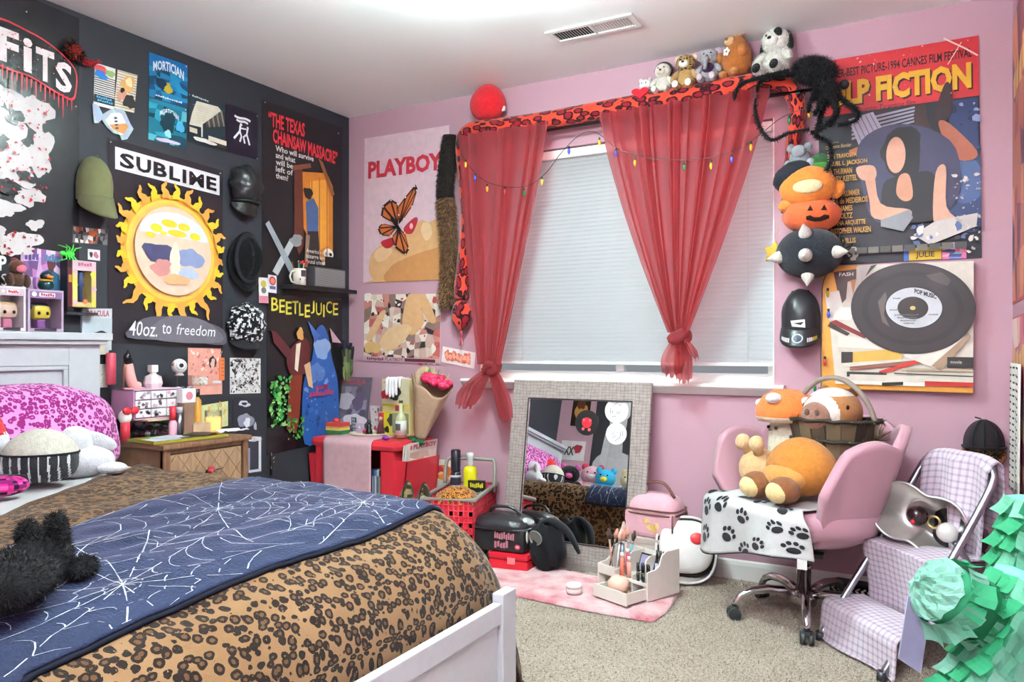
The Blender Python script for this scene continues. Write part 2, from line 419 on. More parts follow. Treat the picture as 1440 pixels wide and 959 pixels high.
# sill with rounded nose and horns
sx0, sx1 = onY(648, 534, -.05).x, onY(1102, 543, -.05).x; zt = WZ0
b = MB(); prof = [(.085, zt-.004), (.0, zt), (-.045, zt), (-.055, zt-.004), (-.058, zt-.012), (-.052, zt-.02), (-.045, zt-.024), (-.02, zt-.05), (0.0, zt-.052), (0, zt-.03), (.085, zt-.03)]
b.prism([Vector((sx0, y, z)) for y, z in prof[1:10]], (sx1-sx0, 0, 0)); b.build('sill', 'white_trim', wn, world=True)
MB().box((WX0, .0, zt-.0005), (WX1, .085, zt+.004), '#eeeeee').build('sill_board', 'white_trim', wn, world=True)
# jamb liners, painted white
for xa, xb in ((WX0-.0, WX0+.006), (WX1-.006, WX1)): MB().box((xa, -.004, zt+.004), (xb, .085, WZ1)).build('jamb', 'white_trim', wn, world=True)
# outdoor ground and fence seen only as brightness behind the blind
struct('ground_outside', MB().box((-6, .3, -.2), (9, 12, -.05)), 'carpet')
# ---- horizontal blind
t = NT('blind_vinyl'); t.base('#ccd0d4'); t.p(Roughness=.5)
tr = t.node('ShaderNodeBsdfTranslucent'); tr.inputs[0].default_value = (.93, .96, 1, 1); mx = t.node('ShaderNodeMixShader'); mx.inputs[0].default_value = .5
t.link(t.b.outputs[0], mx.inputs[1]); t.link(tr.outputs[0], mx.inputs[2]); t.link(mx.outputs[0], t.out.inputs[0]); M['blind_vinyl'] = t.m
bl = thing('window_blind', 'closed white horizontal slat blind glowing in the window', 'blind', ((WX0+WX1)/2, .04, zt))
zb = onY(900, 511, .04).z; me0 = None; bx0, bx1 = WX0+.012, WX1-.012
pitch = .021; k = int((WZ1-.05-zb)/pitch); so = None
for i in range(k):
    z = zb+.018+i*pitch
    if so is None:
        b = MB(); a = math.radians(76); w = .0135; pts = []
        for q in range(5):
            u = -1+q/2; x = u*w; bow = .0022*(1-u*u); pts.append((math.cos(a)*x-math.sin(a)*bow, math.sin(a)*x+math.cos(a)*bow))
        vs = [Vector((xx, y, zz)) for xx in (bx0-(WX0+WX1)/2, bx1-(WX0+WX1)/2) for y, zz in pts]
        b.add(vs, [(q, q+1, 5+q+1, 5+q) for q in range(4)], '#ffffff', True); so = b.build('slat', 'blind_vinyl', bl)
    else:
        o = so.copy(); COL.objects.link(o); so2 = o
    (so if i == 0 else o).location = (0, 0, z-zt)
MB().box((bx0, .028, zb-.008), (bx1, .052, zb+.008), '#e2e0e0', bevel=.004).build('bottom_rail', 'satin', bl, world=True)
MB().box((bx0, .015, WZ1-.05), (bx1, .06, WZ1-.005), '#f4f4f4', bevel=.004).build('head_rail', 'satin', bl, world=True)
for px in (735, 1052):
    x = onY(px, 400, .03).x; MB().tube([(x, .026, zb), (x, .026, WZ1-.05)], .0008, 5, '#dddddd').build('ladder_cord', 'fabric', bl, world=True)
# ---- ceiling vent
z = H; A, B, C = onZ(766, 44.5, z), onZ(888, 17.5, z), onZ(903, 37, z)
vx0, vx1, vy0, vy1 = A.x, B.x, (A.y+B.y)/2-.0, (A.y+B.y)/2+.135
vx0, vx1 = min(vx0, vx1), max(vx0, vx1)
vt = thing('ceiling_vent', 'white slatted air vent on the ceiling', 'vent', ((vx0+vx1)/2, (vy0+vy1)/2, H))
b = MB(); e = .022
for lo, hi in (((vx0, vy0), (vx1, vy0+e)), ((vx0, vy1-e), (vx1, vy1)), ((vx0, vy0+e), (vx0+e, vy1-e)), ((vx1-e, vy0+e), (vx1, vy1-e))): b.box((lo[0], lo[1], z-.008), (hi[0], hi[1], z-.001), '#efefef')
b.build('frame', 'satin', vt, world=True)
MB().box((vx0+e, vy0+e, z-.002), (vx1-e, vy1-e, z-.001), '#3a3735').build('duct', 'matte', vt, world=True)
n = 28; sx = (vx1-vx0-2*e)/n
for i in range(n):
    b = MB(); xc = vx0+e+(i+.5)*sx; a = .75 if i < n/2 else -.75
    b.box((xc-.0048, vy0+e, z-.0045), (xc+.0048, vy1-e, z-.0033), '#ecebea', rot=(0, a, 0)); b.build('slat', 'satin', vt, world=True)
MB().box(((vx0+vx1)/2-.006, vy0+e, z-.008), ((vx0+vx1)/2+.006, vy1-e, z-.003), '#efefef').build('divider', 'satin', vt, world=True)
# ---- pendant bowl lamp that washes the ceiling with light (above the top of the frame)
LP = Vector((1.72, -1.38, H)); lt = thing('ceiling_lamp', 'white glass bowl lamp under the bedroom ceiling', 'lamp', LP)
MB().lathe([(0, 0), (.065, 0), (.065, -.012), (.02, -.022), (.010, -.03), (.010, -.15), (0, -.15)], 24, '#d8d4cc').build('stem', 'metal', lt)
def lampm(name, e): t = NT(name); t.base('#ffffff'); t.b.inputs['Emission Color'].default_value = (.78, 1.0, .96, 1); t.b.inputs['Emission Strength'].default_value = e; M[name] = t.m
lampm('lamp_bulb', LAMP_E); lampm('lamp_glass', LAMP_E*.07)
MB().lathe([(.17, -.085), (.165, -.11), (.13, -.145), (.06, -.162), (0, -.165), (0, -.160), (.06, -.157), (.128, -.14), (.160, -.108), (.166, -.085)], 32, '#ffffff').build('glass_bowl', 'lamp_glass', lt)
MB().lathe([(.155, -.108), (.0, -.106)], 24, '#ffffff').build('bulb_panel', 'lamp_bulb', lt)
# ---- added uplight beside the camera, out of view, brightening ceiling and room
lampm('fill_emitter', LAMP_E*.85)
tl = thing('fill_uplight', 'added unseen silver fill uplight in the entry recess', 'lamp', (2.33, -3.42, 0))
MB().lathe([(0, 0), (.14, 0), (.14, .012), (.03, .03), (.012, .04), (.012, 1.72), (0, 1.72)], 28, '#a8a8ac').build('stand', 'metal', tl); MB().lathe([(.02, 1.70), (.10, 1.74), (.16, 1.82), (.163, 1.82), (.103, 1.735), (.02, 1.695)], 32, '#b8b8bc').build('shade', 'metal', tl); MB().lathe([(.135, 1.798), (0, 1.798)], 24, '#ffffff').build('bulb_panel', 'fill_emitter', tl)
# ================================================================ bed and bedding
def leopard(name, base, mid, dark, scale, lo=.2, hi=.4, coord='UV', sheen=.4, var='#ffffff', bmp=.4, gap=.5, light=None):
    t = NT(name); v = t.coord(coord); 
    w = t.noise(v, scale*1.1, 2, .5, 'Color'); va = t.node('ShaderNodeVectorMath', operation='SCALE'); va.inputs[3].default_value = .35/scale; t.link(w, va.inputs[0])
    vb = t.node('ShaderNodeVectorMath', operation='ADD'); t.link(v, vb.inputs[0]); t.link(va.outputs[0], vb.inputs[1])
    vo = t.node('ShaderNodeTexVoronoi', i_Scale=scale, i_Randomness=.85); t.link(vb.outputs[0], vo.inputs['Vector'])
    d = vo.outputs['Distance']; n = t.noise(v, scale*2.3, 2); n3 = t.noise(v, scale*9, 3)
    d2 = t.math('ADD', d, t.math('MULTIPLY', t.math('SUBTRACT', n3, .5), .12))
    ring = t.math('MULTIPLY', t.math('GREATER_THAN', d2, lo), t.math('LESS_THAN', d2, hi))
    ring = t.math('MULTIPLY', ring, t.math('GREATER_THAN', n, gap-.08))
    core = t.math('LESS_THAN', d2, lo)
    big = t.noise(v, 4.5, 2)
    c = t.mix(big, base, light or base); c = t.mix(core, c, mid); c = t.mix(ring, c, dark)
    t.base(c); t.p(Roughness=.85, Specular_IOR_Level=.15, Sheen_Weight=sheen, Sheen_Roughness=.4); t.bump(t.noise(v, 330, 3), bmp, .004); M[name] = t.m
leopard('leopard_blanket', '#5f4428', '#4b321d', '#180e0b', 46, .25, .53, light='#7a5f44', gap=.40, sheen=.12)
leopard('pink_leopard', '#cf7fbd', '#bf62a8', '#7c1a60', 58, .2, .53, coord='Object', light='#d697c8', sheen=.15, gap=.40)
leopard('red_leopard', '#c23b2b', '#7c1824', '#2c0e16', 19, .36, .55, coord='UV', gap=.30, light='#c94632')
FBX = 2.03
def bed_z(X, Y):
    z = .588-.012*X; dp = 0
    prof = [(1.62, 0), (1.74, -.012), (1.82, -.032), (1.88, -.062), (1.93, -.105), (1.965, -.16), (1.983, -.22), (1.99, -.30)]
    if X > 1.62:
        for (a, da), (b_, db) in zip(prof, prof[1:]):
            if X <= b_: dp = da+(db-da)*(X-a)/(b_-a); break
        else: dp = -.30
    w = .012*nz(X*3.1, Y*2.3, 1)+.007*nz(X*8, Y*5, 4)+.004*nz(X*17, Y*13, 2)
    return z+dp+w*(1 if X < 1.85 else .6)
def bed_pt(s, y, off=0):
    """s: metres from the head along the cloth; y: metres across, going over the far edge at -1.70"""
    X = s; xs = [(1.6, 1.6), (1.72, 1.72), (1.82, 1.80), (1.9, 1.86), (1.97, 1.91), (2.04, 1.95), (2.1, 1.975), (2.18, 1.988), (2.28, 1.992)]
    if s > 1.6:
        for (a, A), (b_, B) in zip(xs, xs[1:]):
            if s <= b_: X = A+(B-A)*(s-a)/(b_-a); break
        else: X = 1.992
    e = -1.70; k = y-e
    if k <= 0: return Vector((X+off*(.7 if s > 1.9 else 0), y, bed_z(X, y)+off))
    R = .09; L = R*PI/2
    z0 = bed_z(X, e)
    if k < L: a = k/R; Y = e+math.sin(a)*(R+off); dz = -(R)*(1-math.cos(a))+off*math.cos(a)
    else: Y = e+R+off+.012*math.sin(X*21)*min(1, (k-L)*6)+.02*(k-L); dz = -R-(k-L)
    z = z0+dz; f = min(1, max(0, k/.3))
    if k >= L: Y += .075*max(0, min(1, (X-1.6)/.35))*math.sin(PI*min(1, (k-L)/.42))
    if X > 1.9: X += f*.02*(X-1.9)/.09
    return Vector((X, Y, max(z, .045)))
bed = thing('bed', 'white wooden bed with panelled headboard and low footboard', 'bed', (1.03, -2.33, 0))
WT = 'satin'; wc = '#bfc2c8'
HY0, HY1 = -3.07, onX(137, 470, .10).y
b = MB(); b.box((.02, HY0, 1.085), (.135, HY1+.045, 1.115), wc, bevel=.004); b.box((.03, HY0+.01, 1.068), (.122, HY1+.03, 1.085), wc, bevel=.003); b.build('cap_rail', WT, bed, world=True)
def hb(name, y0, y1, z0, z1, x0, x1): MB().box((x0, y0, z0), (x1, y1, z1), wc, bevel=.003).build(name, WT, bed, world=True)
ys = onX(97, 560, .10).y
hb('stile', ys, HY1+.012, 0, 1.068, .035, .10); hb('stile', HY0+.01, HY0+.09, 0, 1.068, .035, .10)
hb('top_rail', HY0+.09, ys, .985, 1.068, .04, .10); hb('panel', HY0+.09, ys, .25, .985, .05, .082); hb('moulding', HY0+.09, ys, .968, .985, .082, .096); hb('moulding', ys-.018, ys, .25, .968, .082, .096)
hb('mid_stile', -2.36, -2.28, .25, .968, .06, .098)
fy = onX(725, 880, FBX+.012).y; py0 = fy-.075
hb('post', py0, fy, 0, .362, FBX-.022, FBX+.014); hb('post', -3.075, -3.0, 0, .362, FBX-.022, FBX+.014)
hb('foot_rail', -3.0, py0, .278, .337, FBX-.018, FBX+.008); hb('foot_panel', -3.0, py0, .10, .278, FBX-.015, FBX-.004); hb('foot_rail', -3.0, py0, .05, .10, FBX-.018, FBX+.008)
hb('side_rail', fy-.06, fy-.035, .14, .30, .10, FBX-.022); hb('side_rail', -3.07, -3.045, .14, .30, .10, FBX-.022)
b = MB(); b.box((.12, -3.06, .17), (1.82, fy-.11, .525), '#e6e6e8', bevel=.06); b.build('mattress', 'fabric', bed, world=True)
# white fleece sheet under the pillows
t = NT('white_fleece'); v = t.coord('Object'); t.base(t.mix(t.noise(v, 60, 3), '#d0ced0', '#bcbabc')); t.p(Roughness=1, Sheen_Weight=.1); t.bump(t.noise(v, 220, 4, .7), .8, .008); M['white_fleece'] = t.m
b = MB(); b.grid(30, 50, lambda u, v: bed_pt(.13+u*.95, -3.06+v*1.52, .004)+Vector((0, 0, .006*nz(u*9, v*14, 7))))
tag(b.build('fleece_sheet', 'white_fleece', solid=.006), 'white fleece sheet turned back below the pink leopard pillow', 'sheet')
def head_edge(y): return .44+max(0, (-1.717-y))*.60 if y < -1.717 else .44-(y+1.717)*.1
b = MB(); y0, y1 = -3.06, -1.27
def lp(u, v, off=.016):
    y = y0+(y1-y0)*v; s0 = head_edge(y)+.012*math.sin(y*17); s = s0+(2.28-s0)*u
    return bed_pt(s, y, off)
b.grid(130, 110, lp, uv=lambda u, v: (head_edge(y0+(y1-y0)*v)*(1-u)+2.28*u, y0+(y1-y0)*v))
bk = b.build('leopard_blanket', 'leopard_blanket', solid=.008); tag(bk, 'brown leopard print plush blanket spread over the bed', 'blanket')
b = MB(); b.tube([lp(0.0, i/60)+Vector((0, 0, .001)) for i in range(61)], .010, 8, '#4a3426'); b.build('rolled_edge', 'plush', bk)
# navy blanket with silver webs
t = NT('navy_plush'); v = t.coord('Object'); t.base(t.mix(t.noise(v, 5, 3), '#131830', '#1e2844')); t.p(Roughness=.75, Sheen_Weight=.45, Sheen_Roughness=.3, Specular_IOR_Level=.2); t.b.inputs['Sheen Tint'].default_value = (.55, .62, .85, 1)
t.bump(t.noise(v, 150, 3), .5, .006); M['navy_plush'] = t.m
ny0, ny1 = -3.06, -1.535
def navy(u, v, off=.030):
    y = ny0+(ny1-ny0)*v; f = (y+1.6)/-1.4
    s0 = 1.03+.30*f+.03*math.sin(y*4.1); s1 = 1.80+.10*f+.012*math.sin(y*6.0+1)
    p = bed_pt(s0+(s1-s0)*u, y, off); wr = .010*max(0, nz(u*2.2+y*.9, y*1.3-u*1.5, 3))+.007*abs(nz(u*5-y*2, y*3.3, 8))
    e = min(1, 12*min(u, 1-u)); p.z += wr*e; return p
b = MB(); b.grid(60, 110, navy); nb = b.build('navy_blanket', 'navy_plush', solid=.009); tag(nb, 'navy blanket with silver spider webs lying across the bed', 'blanket')
attr_mat('silver', .4, .6, var=.5, vscale=120)
b = MB(); r = random.Random(3)
def webline(p, q, w, bow=0, n=10, dash=.0):
    pts = []
    for i in range(n+1):
        k = i/n; u = p[0]+(q[0]-p[0])*k; v = p[1]+(q[1]-p[1])*k; nx, ny = -(q[1]-p[1]), (q[0]-p[0]); bb = bow*4*k*(1-k); u += nx*bb; v += ny*bb
        pts.append((u, v))
    for (a, c) in zip(pts, pts[1:]):
        if r.random() < dash or not (0 < a[0] < 1 and 0 < a[1] < 1 and 0 < c[0] < 1 and 0 < c[1] < 1): continue
        A, C = navy(a[0], a[1], .036), navy(c[0], c[1], .036); d = (C-A).normalized(); sd = Vector((-d.y, d.x, 0)).normalized()*w*r.uniform(.6, 1.2)
        b.poly([A-sd, C-sd, C+sd, A+sd], r.choice(['#dfe2ea', '#b9bfce', '#f4f5f8']))
def web(cu, cv, R, n, rings, seed):
    rr = random.Random(seed); A = [2*PI*i/n+rr.uniform(-.12, .12) for i in range(n)]
    for a in A: webline((cu, cv), (cu+R*1.9*math.cos(a), cv+R*math.sin(a)), .0014, rr.uniform(-.05, .05), 16, .12)
    for k in range(1, rings+1):
        q = R*(k/rings)**1.25*.92
        for i in range(n): 
            a, c = A[i], A[(i+1) % n]
            webline((cu+q*1.9*math.cos(a), cv+q*math.sin(a)), (cu+q*1.9*math.cos(c), cv+q*math.sin(c)), .0012, .16, 6, .25)
web(.80, .27, .30, 13, 6, 2); web(.35, .62, .27, 11, 5, 5); web(.78, .80, .24, 12, 6, 9); web(.2, .93, .15, 9, 4, 12); web(.25, .2, .2, 9, 4, 15)
b.build('web_print', 'silver', nb)
hem = MB(); hem.tube([navy(1, i/50, .024) for i in range(51)], .007, 6, '#10131f'); hem.tube([navy(0, i/50, .026) for i in range(51)], .005, 6, '#181c2c'); hem.build('hem', 'matte', nb)
# ---- pillow
def sq(p, e=.7):
    f = lambda c: math.copysign(abs(c)**e, c); return Vector((p.x, f(p.y), f(p.z)))
pl = MB(); 
def pf(p):
    q = sq(p, .55); k = max(abs(q.y), abs(q.z)); q.x *= (1-.45*k**6); q.x += .10*nz(q.y*2.2, q.z*2.2, 5); q.z += .12*nz(q.y*1.6+3, 2, 1)-.10*max(0, q.y)**2*(1 if q.z > 0 else .15); return q
pl.ell((0, 0, 0), (.115, .46, .185), '#e59bd0', None, 48, 28, pf)
o = pl.build('bed_pillow', 'pink_leopard'); o.location = (.30, -2.14, .745); o.rotation_euler = (0, math.radians(-16), math.radians(3)); tag(o, 'large pink leopard print pillow leaning on the headboard', 'pillow')
# ---- toys at the head of the bed
def ball_fn(flat=.0): return lambda p: Vector((p.x, p.y, p.z if p.z > -.7 else -.7+(p.z+.7)*flat))
p = onZ(62, 668, .60); tY = thing('plush_ball', 'round plush toy, white top over charcoal pinstriped lower half', 'plush', (.50, -2.10, .60), math.radians(-38))
def stripe(g): 
    return '#cbc6b9' if g.z > .105 else ('#d9dade' if math.sin(g.y*230) > .75 else '#2b2b30')
b = MB(); b.ell((0, 0, .085), (.09, .115, .10), stripe, None, 160, 28, ball_fn(.1)); b.build('body', 'plush', tY)
MB().tube([(.088*math.cos(a), .113*math.sin(a), .105) for a in [2*PI*k/40 for k in range(40)]], .004, 6, '#1c1c20', closed=True).build('collar_band', 'fabric', tY)
tY = thing('plush_ghost', 'plain white plush toy with long floppy ears against the pink pillow', 'plush', (.43, -1.92, .60), math.radians(-35))
ep(tY, 'body', (0, 0, .05), (.07, .11, .06), '#d9d9de'); ep(tY, 'head', (-.01, -.02, .115), (.06, .065, .06), '#dadadf'); ep(tY, 'ear', (.0, .055, .12), (.015, .065, .028), '#d4d4da', (math.radians(-25), 0, 0)); ep(tY, 'ear', (.0, -.085, .10), (.015, .06, .028), '#d4d4da', (math.radians(30), 0, 0)); ep(tY, 'paw', (.05, .10, .025), (.035, .05, .022), '#dadadf'); ep(tY, 'nose', (.052, -.02, .115), .008, '#e07a3a', mat='gloss', nu=10, nv=8)
tY = thing('plush_toy', 'white plush toy in a red knitted hat at the picture edge', 'plush', (.40, -2.22, .585), math.radians(-40))
ep(tY, 'body', (0, 0, .07), (.06, .07, .075), '#efeff2'); ep(tY, 'head', (0, 0, .165), (.06, .068, .058), '#d9d9de')
MB().lathe([(.0, .075), (.02, .07), (.045, .04), (.058, 0), (.062, -.008), (.05, -.01)], 18, '#c92a30', c=(0, 0, .195)).build('hat', 'plush', tY)
for s in (-1, 1): ep(tY, 'eye', (.055, s*.024, .168), (.006, .011, .014), '#2a2a30', mat='gloss', nu=10, nv=8)
tY = thing('patterned_pouch', 'small magenta and black patterned pouch on the white sheet', 'pouch', (.60, -2.27, .60), math.radians(-30))
b = MB(); b.ell((0, 0, .03), (.05, .07, .032), lambda g: random.Random(int(g.x*90)*7+int(g.y*90)*13+int(g.z*90)).choice(['#d0267a', '#1b1020', '#e85aa6', '#7a1c5c']), None, 28, 16); b.build('body', 'fabric', tY); MB().tube([(-.02, -.06, .055), (0, 0, .064), (-.02, .06, .055)], .003, 6, '#222222').build('zip', 'satin', tY)
# black fluffy dog near the camera
tY = thing('fluffy_dog', 'black fluffy curly plush dog on the navy blanket', 'plush', (1.68, -2.80, .605), math.radians(35)); tY.scale = (.85, .85, .85)
bc = ['#0c0c0e', '#17171a', '#222226', '#101013']
for nm, c, rr_, n in (('body', (0, -.05, .055), (.085, .13, .055), 5200), ('head', (0, .095, .065), (.055, .055, .052), 3000), ('ear', (.022, .105, .115), (.022, .026, .042), 1500), ('ear', (-.04, .11, .105), (.022, .024, .036), 1300), ('paw', (.055, .15, .022), (.03, .045, .022), 1300), ('paw', (-.045, .16, .022), (.03, .045, .022), 1300), ('tail', (0, -.19, .09), (.03, .03, .05), 1200)):
    b = MB().ell(c, rr_, '#121214', None, 16, 10); b.fur(n, .016, bc, .0009, .9, 4, .1); b.build(nm, 'fur', tY)
# other soft toys along the wall side of the bed, seen in the mirror
def simple_plush(name, label, loc, s, body, belly=None, ear=None, rz=0, eyes=True, fur=0):
    T_ = thing(name, label, 'plush', loc, rz)
    ep(T_, 'body', (0, 0, .5*s), (.42*s, .46*s, .5*s), body); ep(T_, 'head', (.05*s, 0, 1.15*s), (.38*s, .42*s, .36*s), body)
    if belly: ep(T_, 'belly', (.22*s, 0, .48*s), (.25*s, .3*s, .34*s), belly)
    for q in (-1, 1):
        ep(T_, 'arm', (.16*s, q*.46*s, .62*s), (.14*s, .16*s, .3*s), body, (q*.5, 0, 0), nu=12, nv=8); ep(T_, 'leg', (.36*s, q*.28*s, .16*s), (.28*s, .17*s, .16*s), body, nu=12, nv=8)
        ep(T_, 'ear', (.0, q*.3*s, 1.46*s), (.08*s, .13*s, .14*s), ear or body, nu=12, nv=8)
        if eyes: ep(T_, 'eye', (.39*s, q*.14*s, 1.22*s), .035*s, '#141414', mat='gloss', nu=8, nv=6)
    ep(T_, 'muzzle', (.38*s, 0, 1.06*s), (.1*s, .15*s, .11*s), belly or body, nu=12, nv=8)
    return T_
if True:
    simple_plush('plush_dog', 'black plush dog with pink dots reflected in the mirror', (.30, -2.84, .59), .21, '#18161a', '#e05a9a', '#d0589a', 1.2)
    simple_plush('plush_bird', 'bright blue and yellow plush reflected in the mirror', (.62, -2.88, .59), .21, '#2aa5cf', '#e8d23c', '#2aa5cf', 1.4)
    simple_plush('plush_rabbit', 'pale pink plush rabbit reflected in the mirror', (.46, -2.96, .59), .23, '#e9b3bf', '#f3dada', '#d8405a', 1.3)
    simple_plush('plush_lamb', 'cream plush lamb reflected in the mirror', (.84, -2.90, .59), .21, '#d9c9a0', '#efe9dc', '#c8b488', 1.5)
    simple_plush('plush_seal', 'white plush seal reflected in the mirror', (.22, -2.60, .59), .20, '#eef0f4', '#ffffff', '#c9cdd6', .9)
    simple_plush('plush_mouse', 'light grey plush mouse reflected in the mirror', (1.02, -2.86, .59), .17, '#c9c6c4', '#f0eeee', '#b8b4b2', 1.5)
# ================================================================ left wall: posters, cards, hats
XW = ('X', .0015)
def lw(name, label, cat, tl, tr, bl, col, **kw): return sheet_thing(name, label, cat, (tl, tr, bl), XW, col, **kw)
def tacks(sh, pts, cols=('#d8dadc',)):
    for i, (u, v) in enumerate(pts):
        b = MB(); p = sh.P(u, v, 2); b.ell(p+sh.N*.002, (.003, .003, .003), cols[i % len(cols)], None, 8, 6); b.build('thumb_tack', 'gloss', sh.o)
# --- band poster at the left edge: black, white splatter, blood-red edged lettering
s = lw('band_poster', 'black poster with blood spattered white lettering and splashes', 'poster', (-95, -62), (111, 26), (-95, 358), '#26262a', mat='print_gloss')
sp = ['#cfc9ca', '#d8d3d4']
for k, (u, v, ru, rv) in enumerate(((.62, .42, .15, .07), (.44, .50, .13, .06), (.70, .57, .10, .075), (.52, .63, .16, .065), (.34, .40, .10, .06), (.36, .66, .09, .05), (.62, .74, .10, .035), (.44, .80, .13, .028), (.66, .84, .06, .02), (.52, .92, .17, .045), (.34, .90, .10, .04))): s.blob(u, v, ru, rv, sp[k % 2], k+3, .42, 40)
for k, (u, v, ru, rv) in enumerate(((.52, .46, .06, .025), (.60, .67, .07, .018), (.40, .57, .05, .03), (.47, .73, .08, .014))): s.blob(u, v, ru, rv, '#26262a', k+30, .5, 30)
s.specks(170, (.34, .34, .76, .76), ['#b3202c', '#8e1a26', '#c93a44'], .002, .012, 4); s.specks(50, (.3, .88, .68, .97), ['#b3202c', '#8e1a26'], .002, .011, 6)
dy = lambda u: -.055*(u-.72)
red = '#cf3540'
base = [(.36, .135), (.60, .13), (.80, .155), (.955, .21), (.965, .29), (.93, .335), (.80, .325), (.62, .30), (.36, .285)]
s.curve(base, red); s.curve([(.66+(u-.66)*.965, .228+(v-.228)*.93) for u, v in base], '#1e1e22')
for i, (ch, u0, u1, v0, v1) in enumerate((('F', .40, .535, .155, .275), ('i', .565, .63, .16, .285), ('T', .655, .79, .178, .298), ('S', .80, .925, .20, .315))): s.text(ch, u0, v0, u1, v1, '#f3e9ea', .035)
s.specks(120, (.40, .16, .92, .31), ['#d05a66', '#c2404c'], .001, .006, 9)
for i in range(16):
    u = .42+.5*i/15; L = rnd.uniform(.02, .09); s.poly([(u-.007, .29+.04*(i/15)), (u+.007, .29+.04*(i/15)), (u+.002, .30+L+.04*(i/15)), (u-.002, .30+L+.04*(i/15))], red, i > 0)
s.text('MIS', .02, .13, .34, .27, '#f3e9ea', .035)
tacks(s, [(.04, .03), (.97, .35), (.6, .06)]); finish(s)
s = lw('music_flyer', 'black flyer with white letters P and S at the left edge', 'poster', (-60, 352), (12, 356), (-60, 405), '#2a2b2e'); s.text('P', .80, .08, .95, .5, '#f0f0f0', .03); s.text('S', .84, .58, .96, .92, '#f0f0f0', 0); finish(s)
# --- postcards and cards
s = lw('record_sleeve_card', 'white card with black stripes and a blue caption', 'card', (133, 88), (162, 97), (131, 147), '#eeeae2')
for i in range(13): s.rect(0, .28+i*.052, 1, .30+i*.052, '#2a2826', i > 0)
s.blob(.3, .12, .28, .1, '#d24a4e', 1); s.blob(.3, .25, .3, .1, '#2f7fd0', 2); s.blob(.75, .16, .2, .09, '#9cc37a', 3); s.rect(0, .74, 1, .92, '#2c3038'); s.marks(.1, .77, .85, .82, 7, '#58b4e4', 1); s.marks(.15, .84, .9, .89, 7, '#58b4e4', 2); finish(s)
s = lw('photo_card', 'warm toned photo card with striped margin beside striped card', 'card', (165, 98), (193, 106), (160, 152), '#e8dcc6')
for i in range(14): s.rect(0, .02+i*.07, 1, .035+i*.07, '#7a7064', i > 0)
s.blob(.55, .3, .35, .2, '#e4b06a', 5); s.blob(.6, .25, .2, .1, '#fbe6b4', 6); s.blob(.3, .62, .2, .18, '#d8a088', 7); s.blob(.7, .75, .28, .2, '#2f2b2a', 8); s.blob(.3, .5, .1, .07, '#2a2220', 9); finish(s)
# iridescent fish cut-out
o_, e_ = onX(130, 172, .004), onX(186, 172, .004); hh = (onX(158, 150, .004)-onX(158, 193, .004)).length
def fish(k, col, off):
    pts = []; c = (o_+e_)/2; wv = e_-o_; L = wv.length
    prof = [(-.5, .42), (-.36, .40), (-.26, .16), (-.1, .36), (.05, .46), (.2, .50), (.28, .46), (.42, .10), (.5, -.04), (.44, -.2), (.34, -.44), (.2, -.52), (.16, -.36), (0, -.36), (-.16, -.22), (-.28, -.02), (-.36, -.16), (-.46, -.2), (-.48, .1)]
    return [c+Vector((off, L*x*k, hh*(y*k)-.012*x*0)) for x, y in prof]
t = NT('iridescent'); lw_ = t.node('ShaderNodeLayerWeight', i_Blend=.4); v = t.coord('Object'); n = t.noise(v, 40, 2); t.base(t.ramp(n, [(.3, '#a8d8e8'), (.45, '#c9c4ea'), (.6, '#b8e6d8'), (.75, '#e2f0f4')])); t.p(Roughness=.2, Metallic=.3); M['iridescent'] = t.m
b = MB(); b.prism(fish(1, 0, .001)[::-1], (.004, 0, 0), '#bfe0ea'); fo = b.build('fish_cutout', 'iridescent'); tag(fo, 'iridescent fish shaped cut-out on the black wall', 'decoration')
b = MB(); q = fish(.72, 0, .0062); b.poly(q[3:16][::-1], '#efeef2'); b.poly([q[7]+Vector((.0006, 0, 0)), q[8]+Vector((.0006, 0, 0)), q[10]+Vector((.0006, 0, 0)), q[13]+Vector((.0006, 0, .002)), q[14]+Vector((.0006, 0, .004))], '#d8975a'); b.build('fish_print', 'print', fo)
b = MB()
for k in range(4): c = (o_+e_)/2+Vector((.0072, .008+.002*k, .02-.014*k)); b.box(c-Vector((.0002, .007, .004)), c+Vector((.0002, .007, .003)), '#3a3a46', (.3, 0, 0))
b.build('lettering_marks', 'print', fo)
# red and black feathery spider at the ceiling end of the poster
ctr = onX(104, 72, .03); T_ = thing('tinsel_spider', 'red and black bristly spider decoration beside the lettering poster', 'decoration', ctr)
b = MB().ell((0, 0, 0), (.025, .028, .03), '#7a1c14', None, 14, 10); b.fur(500, .014, ['#c23a22', '#141212', '#8e2a18', '#e05a34'], .0012, .7, 3, 0); b.build('body', 'fur', T_)
for i in range(8):
    a = -1.3+i*.37 if i < 4 else PI-1.3+(i-4)*.8; L = .05 if i < 4 else .055
    d = Vector((.1, math.cos(a), math.sin(a)*.9)); b = MB(); b.tube([d*.01, d*L*.6+Vector((.012, 0, .006)), d*L], [.006, .005, .002], 6, '#161214'); b.fur(160, .012, ['#141214', '#5c1416', '#1c1618'], .001, .8, i, 0); b.build('leg', 'fur', T_)
b = MB(); b.tube([(0, .02, -.01), (0, .055, -.03), (.0, .09, -.02), (0, .105, -.005)], [.008, .010, .008, .003], 6, '#a01c24'); b.fur(420, .014, ['#c22530', '#8e1a20', '#e03a40'], .0011, .8, 11, 0); b.build('tail_tuft', 'fur', T_)
